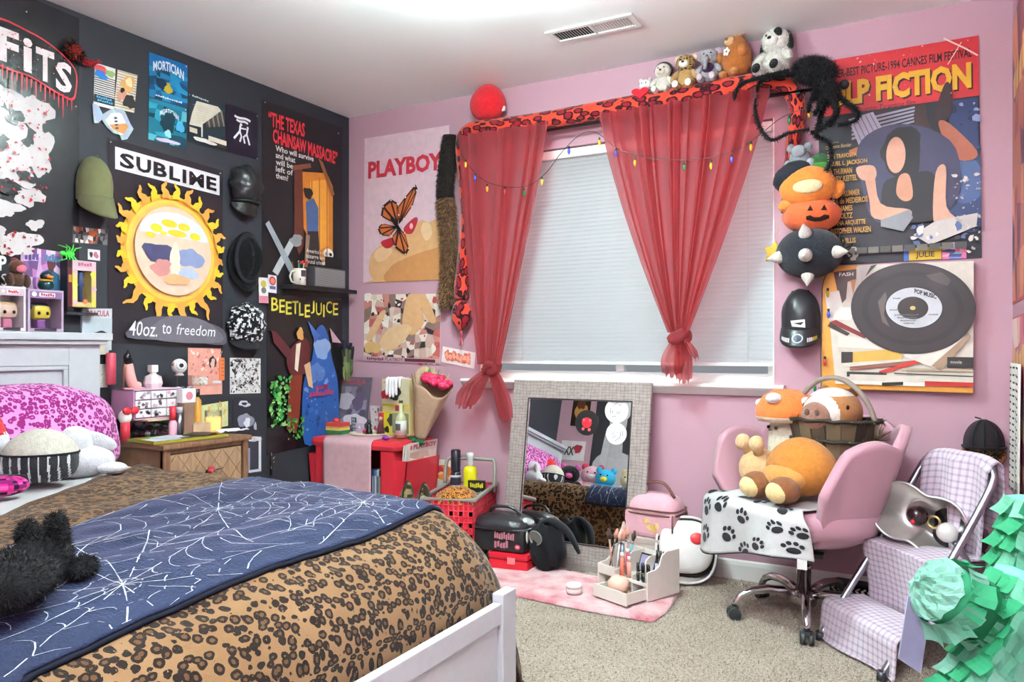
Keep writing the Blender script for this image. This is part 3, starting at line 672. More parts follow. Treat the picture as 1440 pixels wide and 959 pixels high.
for nm, lab, q, seed in (('blue_flyer', 'bright blue flyer with pale logo above its twin', ((209, 73), (263, 92), (209, 136)), 1), ('blue_flyer', 'teal blue flyer with pale logo below its twin', ((209, 137), (262, 153), (208, 196)), 2)):
    s = lw(nm, lab, 'flyer', *q, '#1668a8' if seed == 1 else '#1c7d9c', mat='print_gloss', group='blue flyers'); r_ = random.Random(seed)
    s.mosaic(6, 7, (0, .3 if seed == 1 else .1, 1, 1), ['#135c90', '#0f4a70', '#1a76a8', '#103c58', '#1e86b4'] if seed == 1 else ['#167088', '#0d3f52', '#2b9ab4', '#0e5068', '#5ab6c8'], seed)
    s.text('MORTICIAN', .1 if seed == 1 else .28, .08 if seed == 1 else .14, .9 if seed == 1 else .78, .30 if seed == 1 else .27, '#dce9ee', .03, arc=.10)
    if seed == 1: s.blob(.45, .68, .14, .12, '#b8a02c', 2, .2); s.blob(.3, .62, .12, .14, '#0c2c44', 3); s.marks(.15, .90, .85, .94, 12, '#cfe0e8', 3)
    else: s.blob(.5, .5, .2, .25, '#0c3240', 5); s.blob(.5, .75, .1, .08, '#9ad4da', 6); s.blob(.5, .93, .3, .05, '#d8c4d8', 7); s.blob(.82, .5, .1, .16, '#4fb4e0', 8)
    tacks(s, [(.04, .03), (.96, .04)], ('#2fa05a', '#bcd0d8')); finish(s)
s = lw('building_photo', 'photo card of a white stepped modern building at night', 'photo', (264, 131), (316, 150), (264, 199), '#22323a')
s.poly([(.22, .10), (.80, .06), (.90, .13), (.36, .56), (.35, .62), (.03, .64), (.10, .38)], '#ded8c6')
for i in range(8): s.line([(.12+.02*i, .2+.05*i), (.55-.02*i, .17+.05*i)], .006, '#b4ac98')
for i in range(8): u = .84-.06*i; s.poly([(u, .14+.052*i), (u+.055, .12+.05*i), (u+.13-.008*i, .44+.02*i), (u+.09-.008*i, .46+.02*i)], '#4a4640' if i % 2 else '#8a8478')
s.rect(.31, .5, .35, .83, '#e4dece'); s.rect(.5, .76, 1, .86, '#e2dac8'); s.rect(.5, .87, 1, .95, '#3a342e'); s.rect(.0, .7, .2, .8, '#cfc6b0'); s.blob(.4, .9, .28, .05, '#e8e4da', 4); s.marks(.06, .02, .5, .055, 8, '#cdd6d8', 4); tacks(s, [(.03, .03), (.96, .1)], ('#2f9a8a',)); finish(s)
s = lw('purple_flyer', 'dark purple flyer with two white fighting figures', 'flyer', (317, 145), (362, 160), (317, 213), '#1d1626')
for k, (u0, u1, v0) in enumerate(((.26, .76, .20), (.32, .68, .27))):
    pts = [(u0+(u1-u0)*i/8, v0+.015*math.sin(i*.8)+.02*i/8) for i in range(9)]; s.strip(pts, .055, '#e8e4ea')
for ls, w in (([(.44, .37), (.42, .50), (.24, .68)], .055), ([(.42, .50), (.47, .60), (.42, .72)], .05), ([(.43, .43), (.62, .42)], .035), ([(.66, .40), (.63, .53), (.53, .60), (.57, .73)], .05), ([(.63, .53), (.68, .64), (.72, .74)], .05)): s.strip([ls[0]]+[((a[0]+c[0])/2, (a[1]+c[1])/2) for a, c in zip(ls, ls[1:])][:1]+ls[1:], w, '#ece9ef')
s.disc(.45, .355, .035, '#ece9ef'); s.disc(.655, .385, .032, '#ece9ef'); tacks(s, [(.03, .03), (.97, .06), (.03, .97), (.97, .98)], ('#7a2a34', '#b8b8bc')); finish(s)
# --- sun poster
s = lw('sun_poster', 'large black poster with a blazing yellow sun under SUBLIME lettering', 'poster', (151, 193), (313, 240), (151, 482), '#2a262c', mat='print_gloss')
s.rect(.055, .035, .965, .145, '#e6e4e8'); [s.text(ch, u0, .055, u1, .128, '#221f24', .035) for ch, u0, u1 in (('S', .09, .205), ('U', .22, .34), ('B', .36, .475), ('L', .495, .59), ('I', .612, .645), ('M', .672, .81), ('E', .832, .93))]
cx, cy, R = .52, .505, .34; asp = s.U.length/s.V.length
def polar(a, q): return (cx+q*math.cos(a), cy+q*asp*math.sin(a))
for ring, (q, c) in enumerate(((.43, '#e8b83c'), (.41, '#f0a64a'), (.385, '#f2c352'), (.36, '#f0b868'))): s.disc(cx, cy, q, c, 48)
for i in range(28):
    a = 2*PI*i/28+.05; q0, q1 = .40, (.52 if i % 2 else .60); wv = .16 if i % 2 == 0 else -.14
    q1 = min(q1, .53) if math.sin(a) < -.5 else q1
    if abs(math.cos(a))*q1 > .47: q1 = .47/abs(math.cos(a))
    pts = [polar(a+wv*math.sin(k*1.4)*.35*(k/6), q0+(q1-q0)*k/6) for k in range(7)]; s.strip(pts, [.07*(1-k/6.5)+.006 for k in range(7)], '#e9c23a' if i % 2 else '#eda24c')
s.disc(cx, cy, .335, '#e9c7b0', 48); s.k += 1
s.ell(cx, cy-.075, .30, .125, '#dcdfee', 32, 0, PI, 2*PI)
for k, (u, v, a, c) in enumerate(((.36, .40, .05, .022), (.47, .365, .07, .02), (.60, .37, .055, .02), (.70, .41, .05, .02), (.54, .41, .085, .018), (.42, .42, .03, .01), (.31, .44, .04, .014))): s.ell(u, v, a, c, '#e6c93c', 16, same=k > 0)
s.blob(.40, .53, .13, .06, '#4a4a6c', 3, .3); s.blob(.66, .53, .11, .055, '#8f9cc4', 4, .3); s.blob(.52, .56, .05, .09, '#f0dcc8', 6, .2); s.blob(.40, .60, .09, .04, '#c98a86', 5, .3); s.blob(.64, .61, .08, .035, '#b8c4de', 8, .3); s.blob(.53, .655, .11, .03, '#e0a87c', 7, .2); s.ell(cx, cy, .335, .335*asp, '#e9c7b0', 4, same=True) if False else None
s.curve([(.12, .97), (.25, .87), (.5, .85), (.75, .86), (.97, .90), (.97, .985), (.6, .97)], '#5a5660'); s.curve([(.3, .97), (.45, .85), (.8, .86), (.95, .97)], '#6c6872')
s.text('40oz.', .13, .885, .36, .96, '#e6e4e8', .004, .06); s.text('to', .40, .89, .48, .942, '#e6e4e8', .004, .06); s.text('freedom', .52, .885, .88, .942, '#e6e4e8', .004, .04)
for u in (.02, .97): tacks(s, [(u, .02)])
finish(s)
# --- horror film poster (generic red-lit shed scene)
s = lw('film_poster', 'dark film poster with red CHAINSAW MASSACRE title and orange door', 'poster', (368, 140), (481, 180), (368, 413), '#211d20')
s.text('“THE TEXAS', .07, .045, .50, .125, '#d8323c', .03); s.text('CHAINSAW MASSACRE”', .12, .14, .93, .215, '#d8323c', .03, rise=.02)
for i, tx in enumerate(('Who will survive', 'and what', 'will be', 'left of', 'them?')): s.text(tx, .15, .215+.036*i, (.15+.46*len(tx)/16), .245+.036*i, '#ddd6d2', .015)
s.poly([(.45, .32), (.78, .29), (.86, .36), (.86, .78), (.72, .80), (.62, .74), (.45, .60)], '#c87a2c'); s.poly([(.56, .36), (.76, .33), (.80, .40), (.80, .70), (.66, .74), (.56, .62)], '#e09a3c')
for ln in (((.68, .33), (.68, .74)), ((.78, .33), (.78, .76)), ((.58, .36), (.58, .66))): s.line(ln, .012, '#a4622a')
s.poly([(.36, .30), (.46, .285), (.48, .72), (.42, .78), (.36, .70)], '#5c2f24'); s.poly([(.34, .30), (.56, .26), (.57, .285), (.35, .325)], '#7a4432'); s.poly([(.66, .22), (.72, .235), (.88, .40), (.84, .42)], '#8a5636')
s.poly([(.50, .48), (.60, .45), (.66, .50), (.66, .64), (.52, .66)], '#4a5f8a'); s.poly([(.52, .64), (.66, .63), (.68, .80), (.60, .82), (.54, .80)], '#332a2c'); s.poly([(.50, .66), (.55, .66), (.52, .84), (.48, .84)], '#8a6a5a'); s.blob(.53, .43, .05, .035, '#2a2022', 3)
s.poly([(.10, .88), (.30, .70), (.36, .72), (.16, .90)], '#b8bcc0'); s.blob(.38, .70, .08, .03, '#8a8e92', 5); s.poly([(.02, .64), (.06, .62), (.36, .86), (.30, .88)], '#9aa0aa')
for i, tx in enumerate(("America's most", 'bizarre and', 'brutal crimes')): s.text(tx, .50, .735+.03*i, .80-.05*(i > 0), .757+.03*i, '#d8d2cc', .01)
s.rect(.74, .765, .97, .92, '#151316'); tacks(s, [(.03, .01), (.94, .04)]); finish(s)
s = lw('skull_sticker', 'white skull and crossbones sticker on black', 'sticker', (449, 345), (472, 350), (449, 372), '#141216', off=.004)
s.line([(.15, .6), (.85, .95)], .13, '#e8e4e0'); s.line([(.85, .6), (.15, .95)], .13, '#e8e4e0'); s.ell(.5, .36, .3, .28, '#efece8'); s.rect(.36, .55, .64, .72, '#efece8'); s.ell(.38, .38, .09, .09, '#141216'); s.ell(.62, .38, .09, .09, '#141216', same=True); finish(s)
s = lw('film_poster', 'dark film poster with yellow BEETLEJUICE title and blue stone slab', 'poster', (375, 414), (481, 416), (375, 640), '#1d1a1e', mat='print_gloss')
for i, (ch, u, w_) in enumerate((('B', .05, .085), ('E', .145, .07), ('E', .225, .075), ('T', .305, .08), ('L', .392, .06), ('E', .465, .072), ('J', .547, .05), ('U', .612, .085), ('I', .712, .022), ('C', .752, .085), ('E', .85, .075))):
    dv = .012*((i*7) % 3-1)+.02*(i > 2); s.text(ch, u, .03+dv, u+w_, .115+dv, '#d9c94a', .012)
s.curve([(.46, .98), (.44, .60), (.56, .42), (.60, .25), (.70, .20), (.78, .28), (.84, .44), (.92, .60), (.93, .90), (.8, .98)], '#2f5aa4'); s.blob(.70, .36, .10, .08, '#86a4d4', 3); s.blob(.62, .52, .10, .07, '#5478b8', 4); s.poly([(.50, .17), (.66, .27), (.60, .32)], '#4a66b0'); s.poly([(.80, .22), (.97, .33), (.84, .32)], '#c09aa8')
s.specks(60, (.47, .5, .9, .93), ['#6c92d0', '#1f407e', '#3f70bc'], .006, .03, 4)
s.curve([(.28, .34), (.44, .28), (.52, .34), (.50, .50), (.40, .52), (.28, .52), (.22, .42)], '#5a2426'); s.poly([(.26, .52), (.42, .52), (.38, .80), (.34, .90), (.22, .86), (.24, .66)], '#7a3226'); s.poly([(.34, .32), (.40, .31), (.36, .50), (.32, .48)], '#e4dcc4'); s.poly([(.03, .22), (.10, .24), (.28, .36), (.24, .42), (.06, .30)], '#54222a'); s.poly([(.44, .46), (.52, .44), (.56, .62), (.50, .60)], '#e0b48c'); s.blob(.39, .255, .05, .035, '#cf9a5c', 6)
s.specks(110, (.02, .52, .26, .84), ['#3f9a4a', '#2a6e38', '#6ab85a', '#8fc070'], .008, .03, 7); s.specks(50, (.22, .8, .44, .93), ['#2f7a3c', '#58a850'], .008, .02, 8)
s.marks(.58, .60, .76, .63, 6, '#a83a5c', 5); s.marks(.50, .64, .84, .675, 8, '#b0406a', 6); finish(s)
tacks_ = None
# --- stickers beside the mug shelf
for nm, lab, q, c, c2 in (('price_tag', 'white and pink tag hanging by the black hat', ((361, 390), (374, 391), (362, 426)), '#ece8e6', '#d88a9c'), ('badge_sticker', 'white sticker with red round badge', ((376, 386), (388, 388), (376, 411)), '#e8e6ec', '#c2484e')):
    s = lw(nm, lab, 'sticker', *q, c, off=.012 if nm == 'price_tag' else .004)
    if nm == 'price_tag': s.rect(0, .72, 1, 1, c2); s.ell(.5, .25, .3, .14, '#c8b85a'); s.ell(.5, .5, .28, .12, '#7a7478'); 
    else: s.disc(.5, .32, .4, c2); s.disc(.5, .32, .25, '#e08a70'); s.rect(.15, .62, .85, .8, '#6a6a9a')
    finish(s)
# shelf with mug of pens and speaker
a, c = onX(392, 412, .0), onX(481, 412, .0); zt2 = onX(440, 404, .05).z
T_ = thing('wall_shelf', 'narrow black wall shelf under mug and speaker', 'shelf', ((.0, (a.y+c.y)/2, zt2)))
MB().box((.004, a.y, zt2-.022), (.115, c.y, zt2), '#1d1b1e', bevel=.002).build('board', 'satin', T_, world=True); MB().box((.004, a.y+.01, zt2-.05), (.014, c.y-.02, zt2-.022), '#2a282c').build('back_rail', 'satin', T_, world=True)
mc = onX(421, 404, .06); mh = onX(421, 378, .06).z-zt2; mr = .036
T_ = thing('mug', 'cream mug printed with a handheld console, holding pens', 'mug', (mc.x, mc.y, zt2), 0)
MB().lathe([(0, 0), (mr, 0), (mr, mh), (mr-.004, mh), (mr-.004, .008), (0, .008)], 24, '#e4ddd0').build('body', 'gloss', T_)
MB().tube([(mr*.1, -mr*.95, mh*.85), (0, -mr-.022, mh*.8), (0, -mr-.034, mh*.5), (0, -mr-.022, mh*.2), (mr*.1, -mr*.95, mh*.15)], .005, 8, '#e4ddd0').build('handle', 'gloss', T_)
def onmug(a0, a1, z0, z1, col, bb):
    bb.grid(6, 1, lambda u, v: (math.cos(a0+(a1-a0)*u)*(mr+.0006), math.sin(a0+(a1-a0)*u)*(mr+.0006), z0+(z1-z0)*v), col)
b = MB(); onmug(-.55, .35, mh*.52, mh*.9, '#4a3c4a', b); onmug(-.75, -.6, mh*.3, mh*.42, '#2a2a2c', b); onmug(.45, .62, mh*.5, mh*.9, '#8a7488', b); onmug(.15, .3, mh*.3, mh*.38, '#a4485a', b); b.build('console_print', 'print', T_)
for i, (dx, dy, L, cc) in enumerate(((-.01, -.02, .13, '#8a5a34'), (.01, -.012, .12, '#5a8a5c'), (-.008, .004, .14, '#cdd3d8'), (.012, .008, .125, '#9ab08c'), (0, .018, .12, '#d8d4cc'), (-.012, .012, .13, '#4a6aa0'))):
    pn = thing('pen', ('brown', 'green', 'silver', 'sage', 'white', 'blue')[i]+' pen standing in the cream mug', 'pen', (mc.x+dx*.6, mc.y+dy*.6, zt2+.012)); b = MB(); tip = Vector((dx*1.2, dy*1.4, L)); b.tube([(0, 0, 0), tip*.9], .0032, 7, cc); b.tube([tip*.9, tip], [.0032, .001], 7, '#2a2a2a'); b.build('barrel', 'gloss', pn)
rp = thing('paper_rose', 'red paper flower on a stem in the cream mug', 'flower', (mc.x, mc.y+.012, zt2+.012)); b = MB(); b.tube([(0, 0, 0), (.0, .022, .105)], .0018, 6, '#3a7a3c'); b.build('stem', 'matte', rp)
for k in range(9): b = MB(); a_ = k*2.4; q = .004+.0015*k; b.ell((q*math.cos(a_), .022+q*math.sin(a_), .112+.004*(k % 3)), (.009, .009, .006), '#c83034' if k % 2 else '#e04a44', (a_, .6, 0), 8, 6); b.build('petal', 'fabric', rp)
a, c = onX(437, 404, .06), onX(481, 404, .06); sh_ = onX(440, 375, .06).z-zt2
T_ = thing('speaker_box', 'small grey speaker with ribbed grille on the wall shelf', 'speaker', (.06, (a.y+c.y)/2, zt2)); L = c.y-a.y
MB().box((-.03, -L/2, 0), (.025, L/2, sh_), '#4a464a', bevel=.004).build('case', 'satin', T_); MB().box((.025, -L/2+.006, .006), (.0275, L/2-.006, sh_-.006), '#6c686c').build('grille', 'satin', T_)
for i in range(16): z = .01+(sh_-.02)*i/15; MB().box((.0275, -L/2+.008, z-.0012), (.030, L/2-.008, z+.0012), '#9a969a').build('grille_rib', 'satin', T_)
MB().cyl((.028, L/2-.014, .014), (.034, L/2-.014, .014), .005, None, 10, '#d8d8dc').build('knob', 'chrome', T_)
# --- small prints near the nightstand
s = lw('pink_print', 'salmon pink print with sketched figures above the nightstand', 'poster', (264, 489), (312, 490), (264, 556), '#e2a294'); s.specks(50, (.05, .05, .95, .55), ['#cf7f78', '#f0c4b8', '#b86a6a', '#f6dcd0'], .01, .05, 3); s.blob(.7, .3, .1, .14, '#3a2c30', 4); s.blob(.7, .33, .07, .1, '#e0b4a4', 5); s.rect(.1, .62, .55, .78, '#d8d4d0'); s.rect(.7, .7, .95, .76, '#dfe2ee'); s.specks(24, (.1, .62, .55, .8), ['#4a4648', '#f4f0ec'], .01, .03, 6); finish(s)
s = lw('ink_drawing', 'black and white dense ink drawing on the dark wall', 'print', (323, 503), (366, 504), (323, 554), '#e6e4e4'); s.specks(220, (.03, .03, .97, .97), ['#1c1a1c', '#3a383a', '#f6f4f4', '#8a8688'], .012, .05, 9)
for i in range(26): u = rnd.uniform(.08, .9); v = rnd.uniform(.08, .9); s.line([(u, v), (u+rnd.uniform(-.15, .15), min(.97, v+rnd.uniform(0, .2)))], .015, '#1c1a1c' if i % 3 else '#f2f0f0')
finish(s)
s = lw('charcoal_print', 'dark print with pale ghostly shapes below the ink drawing', 'print', (327, 562), (362, 562), (327, 610), '#2c2c36'); s.blob(.45, .12, .22, .09, '#c4c4d0', 2); s.blob(.45, .12, .1, .05, '#2c2c36', 3); s.blob(.5, .62, .3, .22, '#8e90a4', 4); s.blob(.55, .68, .14, .13, '#dcdce6', 5); s.blob(.88, .8, .07, .1, '#b4b6c6', 6); finish(s)
s = lw('brushed_print', 'grey print with white brushed border beside the nightstand', 'print', (346, 614), (367, 612), (346, 668), '#3a3a46')
for k in range(7): s.strip([(.02+.02*k, .03+.014*k), (.5, .02+.02*k), (.98, .05+.01*k)], .03, '#e6e6ee')
s.rect(.78, .08, .95, .9, '#dedfe8'); s.rect(.05, .3, .2, .9, '#8e90a0'); s.rect(.1, .88, .95, .95, '#c9cad6'); finish(s)
s = lw('photo_strip', 'narrow collage strip under the olive cap', 'photo', (102, 317), (152, 322), (101, 342), '#3a3638'); s.mosaic(14, 4, (.02, .06, .98, .94), ['#8a8486', '#2a2628', '#d8d4d4', '#5a5256', '#b04a2a', '#1c1a1c', '#6a686c'], 4); s.blob(.55, .35, .1, .2, '#c2622c', 3); finish(s)
s = lw('small_sticker', 'tiny white sticker with pink doodle above the doll box', 'sticker', (123, 350), (140, 352), (123, 365), '#dcd8da', off=.002); s.blob(.65, .5, .2, .3, '#c06a80', 2); s.blob(.25, .5, .12, .3, '#3a3a40', 3); finish(s)
s = lw('comic_poster', 'purple comic style print behind the headboard figurines', 'poster', (29, 346), (88, 355), (27, 408), '#a88ab0'); s.mosaic(10, 6, (.0, .0, 1, 1), ['#c8a4c8', '#8a5a9a', '#e4d4e4', '#6a4a7a', '#b878b0', '#d8c0dc'], 12); s.poly([(.5, 1), (.55, .5), (.7, .42), (.92, .55), (.98, 1)], '#2a5a78'); s.blob(.72, .35, .09, .16, '#5a3030', 3); s.marks(.08, .1, .42, .3, 4, '#5a4a8a', 7); s.marks(.55, .1, .95, .28, 5, '#4a7aa0', 8); finish(s)
s = lw('paperback_cover', 'pale book cover with red DRACULA lettering behind the bed post', 'book', (113, 434), (155, 434), (112, 500), '#c4ccd2', thick=.012); s.text('DRACULA', .14, .04, .9, .17, '#b0343c', .02); s.rect(0, .22, 1, .6, '#b4c0c8'); s.blob(.62, .62, .3, .14, '#2c2a2c', 4, .15); s.blob(.58, .75, .24, .2, '#e0d4c0', 5, .15); s.rect(.0, .93, 1, 1, '#d8d0bc'); finish(s)
s = lw('ticket_card', 'cream printed card below the Dracula cover', 'card', (134, 512), (151, 512), (134, 545), '#d8d6cc'); s.specks(30, (.1, .1, .9, .9), ['#a8a89a', '#efece2'], .02, .08, 3); finish(s)
p = onX(156, 516, .03); q_ = onX(156, 541, .03); T_ = thing('red_tube', 'coral red tube hanging on the wall beside the headboard', 'tube', q_); h_ = p.z-q_.z
MB().lathe([(0, 0), (.018, 0), (.02, .005), (.02, h_*1.7), (.017, h_*1.78), (.008, h_*1.8), (0, h_*1.8)], 18, '#d8566a').build('body', 'satin', T_); MB().cyl((0, 0, h_*1.8), (0, 0, h_*1.95), .009, .007, 12, '#2a2426').build('cap', 'satin', T_)
p = onX(312, 520, .008); T_ = thing('orange_keytag', 'orange tag on a black chain hanging on the wall', 'keyring', (.0, p.y, onX(312, 535, .01).z)); zt3 = onX(312, 503, .01).z-T_.location.z
MB().box((.003, -.016, 0), (.010, .016, zt3), '#d9784a', bevel=.003).build('tag', 'satin', T_)
b = MB()
for i in range(5): z = .09*i/5+zt3; b.tube([(.008+.004*math.cos(k*PI/4), (.005 if i % 2 else .002)*math.sin(k*PI/4), z+.01+.011*math.cos(k*PI/4)) for k in range(8)], .0016, 5, '#3a383c', closed=True)
b.build('chain', 'metal', T_)
s = MB(); 
for k in range(5): z = .16-.028*k; s.box((.0115, -.008+.004*(k % 2), zt3*(.85-.16*k)), (.0118, .010, zt3*(.85-.16*k)+.004), '#a8542c')
s.build('printed_marks', 'print', T_)
T_ = thing('dried_sprig', 'black and pale dried sprig pinned below the film poster', 'decoration', onX(382, 668, .02)); z1_ = onX(382, 636, .02).z-T_.location.z
b = MB(); b.tube([(0, 0, 0), (.004, 0, z1_*.5), (0, 0, z1_)], [.004, .008, .003], 7, '#2a2622'); b.build('stem', 'matte', T_)
for i in range(8): a_ = i*2.4; z = z1_*(.15+.1*i); b = MB(); b.tube([(0, 0, z), (.008, .018*math.cos(a_), z+.018)], [.004, .001], 5, '#cbb896' if i % 2 else '#3a342c'); b.build('spike', 'matte', T_)
# black bouquet hanging in the corner
T_ = thing('dried_bouquet', 'dark dried flower bunch hanging in the room corner', 'flowers', (.045, -.06, onX(490, 536, .05).z)); z1_ = onX(490, 476, .05).z-T_.location.z
for i in range(16):
    a_ = i*2.4; q = .010+.022*((i*5) % 7)/7; top = z1_*rnd.uniform(.72, 1.0); b = MB(); x, y = q*math.cos(a_), q*math.sin(a_)*.9
    b.tube([(x*.4, y*.4, 0), (x, y, top*.6), (x*1.3, y*1.3, top)], [.0035, .006, .010 if i % 2 else .006], 6, lambda g, T=z1_: '#7f8f5c' if g.z < T*.45 else ('#5c6448' if g.z < T*.62 else '#231a2a')); b.build('dried_stem', 'matte', T_)
for i in range(12):
    a_ = i*2.1; q = .026; z = z1_*rnd.uniform(.05, .5); b = MB(); b.ell((q*math.cos(a_), q*math.sin(a_), z), (.006, .010, .022), '#8f9a66' if i % 3 else '#5c6a44', (.3*math.sin(a_), .3, a_), 8, 6); b.build('leaf', 'matte', T_)
# ---------------------------------------------------------------- hats
def cap_crown(T_, ry, rz, d, col, mat='fabric', seams=6, wrinkle=.03, colf=None, nu=36):
    def fn(p):
        q = Vector((max(p.x, -.12), p.y, p.z)); k = 1+wrinkle*nz(p.y*3+5, p.z*3, p.x*2); return q*k
    MB().ell((.02, 0, 0), (d, ry, rz), colf or col, None, nu, 22, fn).build('crown', mat, T_)
def cap2(T_, ry, rz, zc, d, col, drop, mat='fabric', colf=None, bcol=None):
    def fn(p):
        q = p.copy()
        if q.z < 0: k = 1/max(.3, math.sqrt(max(.001, 1-q.z*q.z))); q.x *= k; q.y *= k; q.z = max(q.z, -.5)
        q.x = max(q.x, -.15); return q*(1+.025*nz(p.y*3+5, p.z*3, p.x*2))
    MB().ell((.02, 0, zc), (d, ry, rz), colf or col, None, 60, 26, fn).build('crown', mat, T_); b = MB()
    def bf(u, v): a = PI*(u-.5)*.94; return Vector((.02+d*math.cos(a)*(1.01+.42*v), ry*math.sin(a)*(1.01+.05*v), zc-.42*rz-drop*v*math.cos(a)**.5))
    b.grid(24, 7, bf, bcol or col); b.build('brim', mat, T_, solid=.004)
    MB().tube([bf(k/24, 0)+Vector((.001, 0, .002)) for k in range(25)], .0022, 5, bcol or col).build('brim_seam', mat, T_); return bf
def cap_brim(T_, ry, z0, drop, d, col, mat='fabric', th=.004, colf=None):
    b = MB(); n = 18
    def fn(u, v):
        a = PI*(u-.5)*.96; w = ry*math.sin(a); ext = drop*v*(math.cos(a)**.6 if math.cos(a) > 0 else 0)
        return Vector((.014+d*.75*math.cos(a)*(1-.15*v)+.0*v, w*(1+.05*v), z0-ext))
    b.grid(n, 5, fn, col); b.build('brim', mat, T_, solid=th)
def hat(name, label, px0, px1, py0, py1, col, brim, d=.085, **kw):
    A, B = onX(px0, (py0+py1)/2, .05), onX(px1, (py0+py1)/2, .05); zt_, zb_ = onX((px0+px1)/2, py0, .05).z, onX((px0+px1)/2, py1, .05).z
    T_ = thing(name, label, 'hat', (.001, (A.y+B.y)/2, (zt_+zb_)/2)); return T_, (B.y-A.y)/2, (zt_-zb_)/2
T_, ry, hz = hat('baseball_cap', 'faded olive green baseball cap hanging brim down', 110, 163, 219, 318, '#6a6a4c', .3)
ry *= .84
cap2(T_, ry, hz*.85, hz*.15, .085, '#6f7052', hz*.62, colf=lambda g: '#70714f' if abs(g.y) > .0018 else '#505138', bcol='#66674a')
ep(T_, 'button', (.045, 0, hz*.98), .006, '#5a5a42', nu=8, nv=6)
T_, ry, hz = hat('leather_cap', 'shiny black leather newsboy cap, topmost of the three black hats', 325, 371, 231, 306, '#1b1b1e', .2)
ry *= .9
def wr(p): 
    a = math.atan2(p.z, p.y); return Vector((max(p.x, -.1), p.y, p.z))*(1+.07*math.sin(a*8+2)*(1-abs(p.x)*.6)+.06*nz(p.y*4, p.z*4, p.x*4))
MB().ell((.035, 0, hz*.2), (.07, ry, hz*.78), '#1d1d21', None, 48, 24, wr).build('crown', 'leather', T_); cap_brim(T_, ry*.8, -hz*.45, hz*.5, .08, '#161618', 'leather', .006); MB().tube([(.02+.075*math.cos(a), ry*.85*math.sin(a), -hz*.42) for a in [x*.15-1.5 for x in range(21)]], .005, 8, '#232327').build('strap', 'leather', T_)
for s_ in (-1, 1): MB().cyl((.06, s_*ry*.62, -hz*.42), (.068, s_*ry*.66, -hz*.42), .005, None, 10, '#b8a878').build('stud', 'chrome', T_)
T_, ry, hz = hat('fedora', 'fuzzy black fedora hanging between two black caps', 323, 374, 326, 410, '#141417', .2)
ry *= .86
def fed(p): q = Vector((max(p.x, -.05), p.y, p.z)); q.x *= 1-.35*math.exp(-((p.y)**2)*18)*(p.x > .5); return q
b = MB().ell((.025, 0, hz*.1), (.10, ry*.72, hz*.74), '#111114', None, 32, 20, fed); b.fur(3000, .007, ['#0c0c0e', '#1c1c20', '#26262a'], .0007, .7, 4, .1); b.build('crown', 'fur', T_)
b = MB(); b.lathe([(ry*.6, .03), (ry*.85, .022), (ry*1.0, .03), (ry*1.0, .036), (ry*.85, .03), (ry*.6, .04)], 36, '#101013', rot=(0, PI/2, 0), fn=lambda p, a: Vector((p.x*1.0*(hz/ry), p.y, p.z+.015*math.cos(2*a)))); b.fur(2200, .006, ['#0c0c0e', '#1c1c20'], .0007, .7, 5, .1); b.build('brim', 'fur', T_)
MB().tube([(.05, ry*.74*math.cos(a), hz*.1+hz*.76*math.sin(a)) for a in [2*PI*k/28 for k in range(28)]], .007, 8, '#232329', closed=True, flat=1.8).build('band', 'fabric', T_)
T_, ry, hz = hat('newsboy_hat', 'black and white leaf patterned newsboy cap, lowest of three hats', 322, 376, 426, 495, '#333333', .2)
ry *= .88; rr_ = random.Random(5); 
def camo(g): 
    n_ = nz(g.y*60, g.z*60, g.x*60)+.5*nz(g.y*130, g.z*130, 2); return '#dfdfe2' if n_ > .22 else ('#7c7c82' if n_ > .12 else '#17171a')
MB().ell((.03, 0, hz*.1), (.075, ry, hz*.88), camo, None, 90, 50, wr).build('crown', 'fabric', T_); b = MB(); cap_brim(T_, ry*.8, -hz*.5, hz*.42, .08, '#2a2a2e')
# ================================================================ back wall: posters, curtains, toys
YW = ('Y', -.0015)
def bw(name, label, cat, tl, tr, bl, col, **kw): return sheet_thing(name, label, cat, (tl, tr, bl), YW, col, **kw)
s = bw('magazine_poster', 'pale pink poster with red PLAYBOY title and orange butterfly', 'poster', (513, 195), (632, 176), (511, 398), '#ddbfca')
s.text('PLAYBOY', .05, .165, .93, .285, '#c23644', .045)
s.curve([(.08, 1), (.12, .98), (.08, .93), (.08, .84), (.14, .78), (.25, .745), (.40, .76), (.48, .70), (.58, .66), (.70, .60), (.78, .62), (.90, .60), (1, .64), (1, 1)], '#d8a878'); s.curve([(.30, 1), (.34, .90), (.55, .84), (.8, .80), (1, .80), (1, 1)], '#c48a58'); s.curve([(.14, .80), (.25, .755), (.36, .78), (.30, .84), (.18, .86)], '#e2bc90'); s.curve([(.72, .62), (.8, .63), (.82, .70), (.76, .74), (.7, .68)], '#e6c49a')
s.curve([(.22, .725), (.36, .70), (.44, .70), (.36, .76), (.28, .77)], '#b02a34'); s.curve([(.50, .64), (.62, .58), (.66, .60), (.60, .68), (.52, .68)], '#b83440'); s.ell(.585, .635, .02, .02, '#e8c0c0')
def wing(pts, spots):
    cu = sum(p[0] for p in pts)/len(pts); cv = sum(p[1] for p in pts)/len(pts); s.poly(pts, '#2a1c18'); r0 = pts[0]
    for i in range(1, len(pts)-1):
        a, c = pts[i], pts[i+1]; m = ((a[0]+c[0]+r0[0]*.9)/2.9, (a[1]+c[1]+r0[1]*.9)/2.9); f = lambda p: (m[0]+(p[0]-m[0])*.66, m[1]+(p[1]-m[1])*.66)
        s.poly([f(r0), f(a), f(c)], '#c8683a', i > 1)
    s.k += 1
    for i in range(1, len(pts)): s.disc(pts[i][0]*.95+r0[0]*.05, pts[i][1]*.95+r0[1]*.05, .008, '#efe6d8', 8, True)
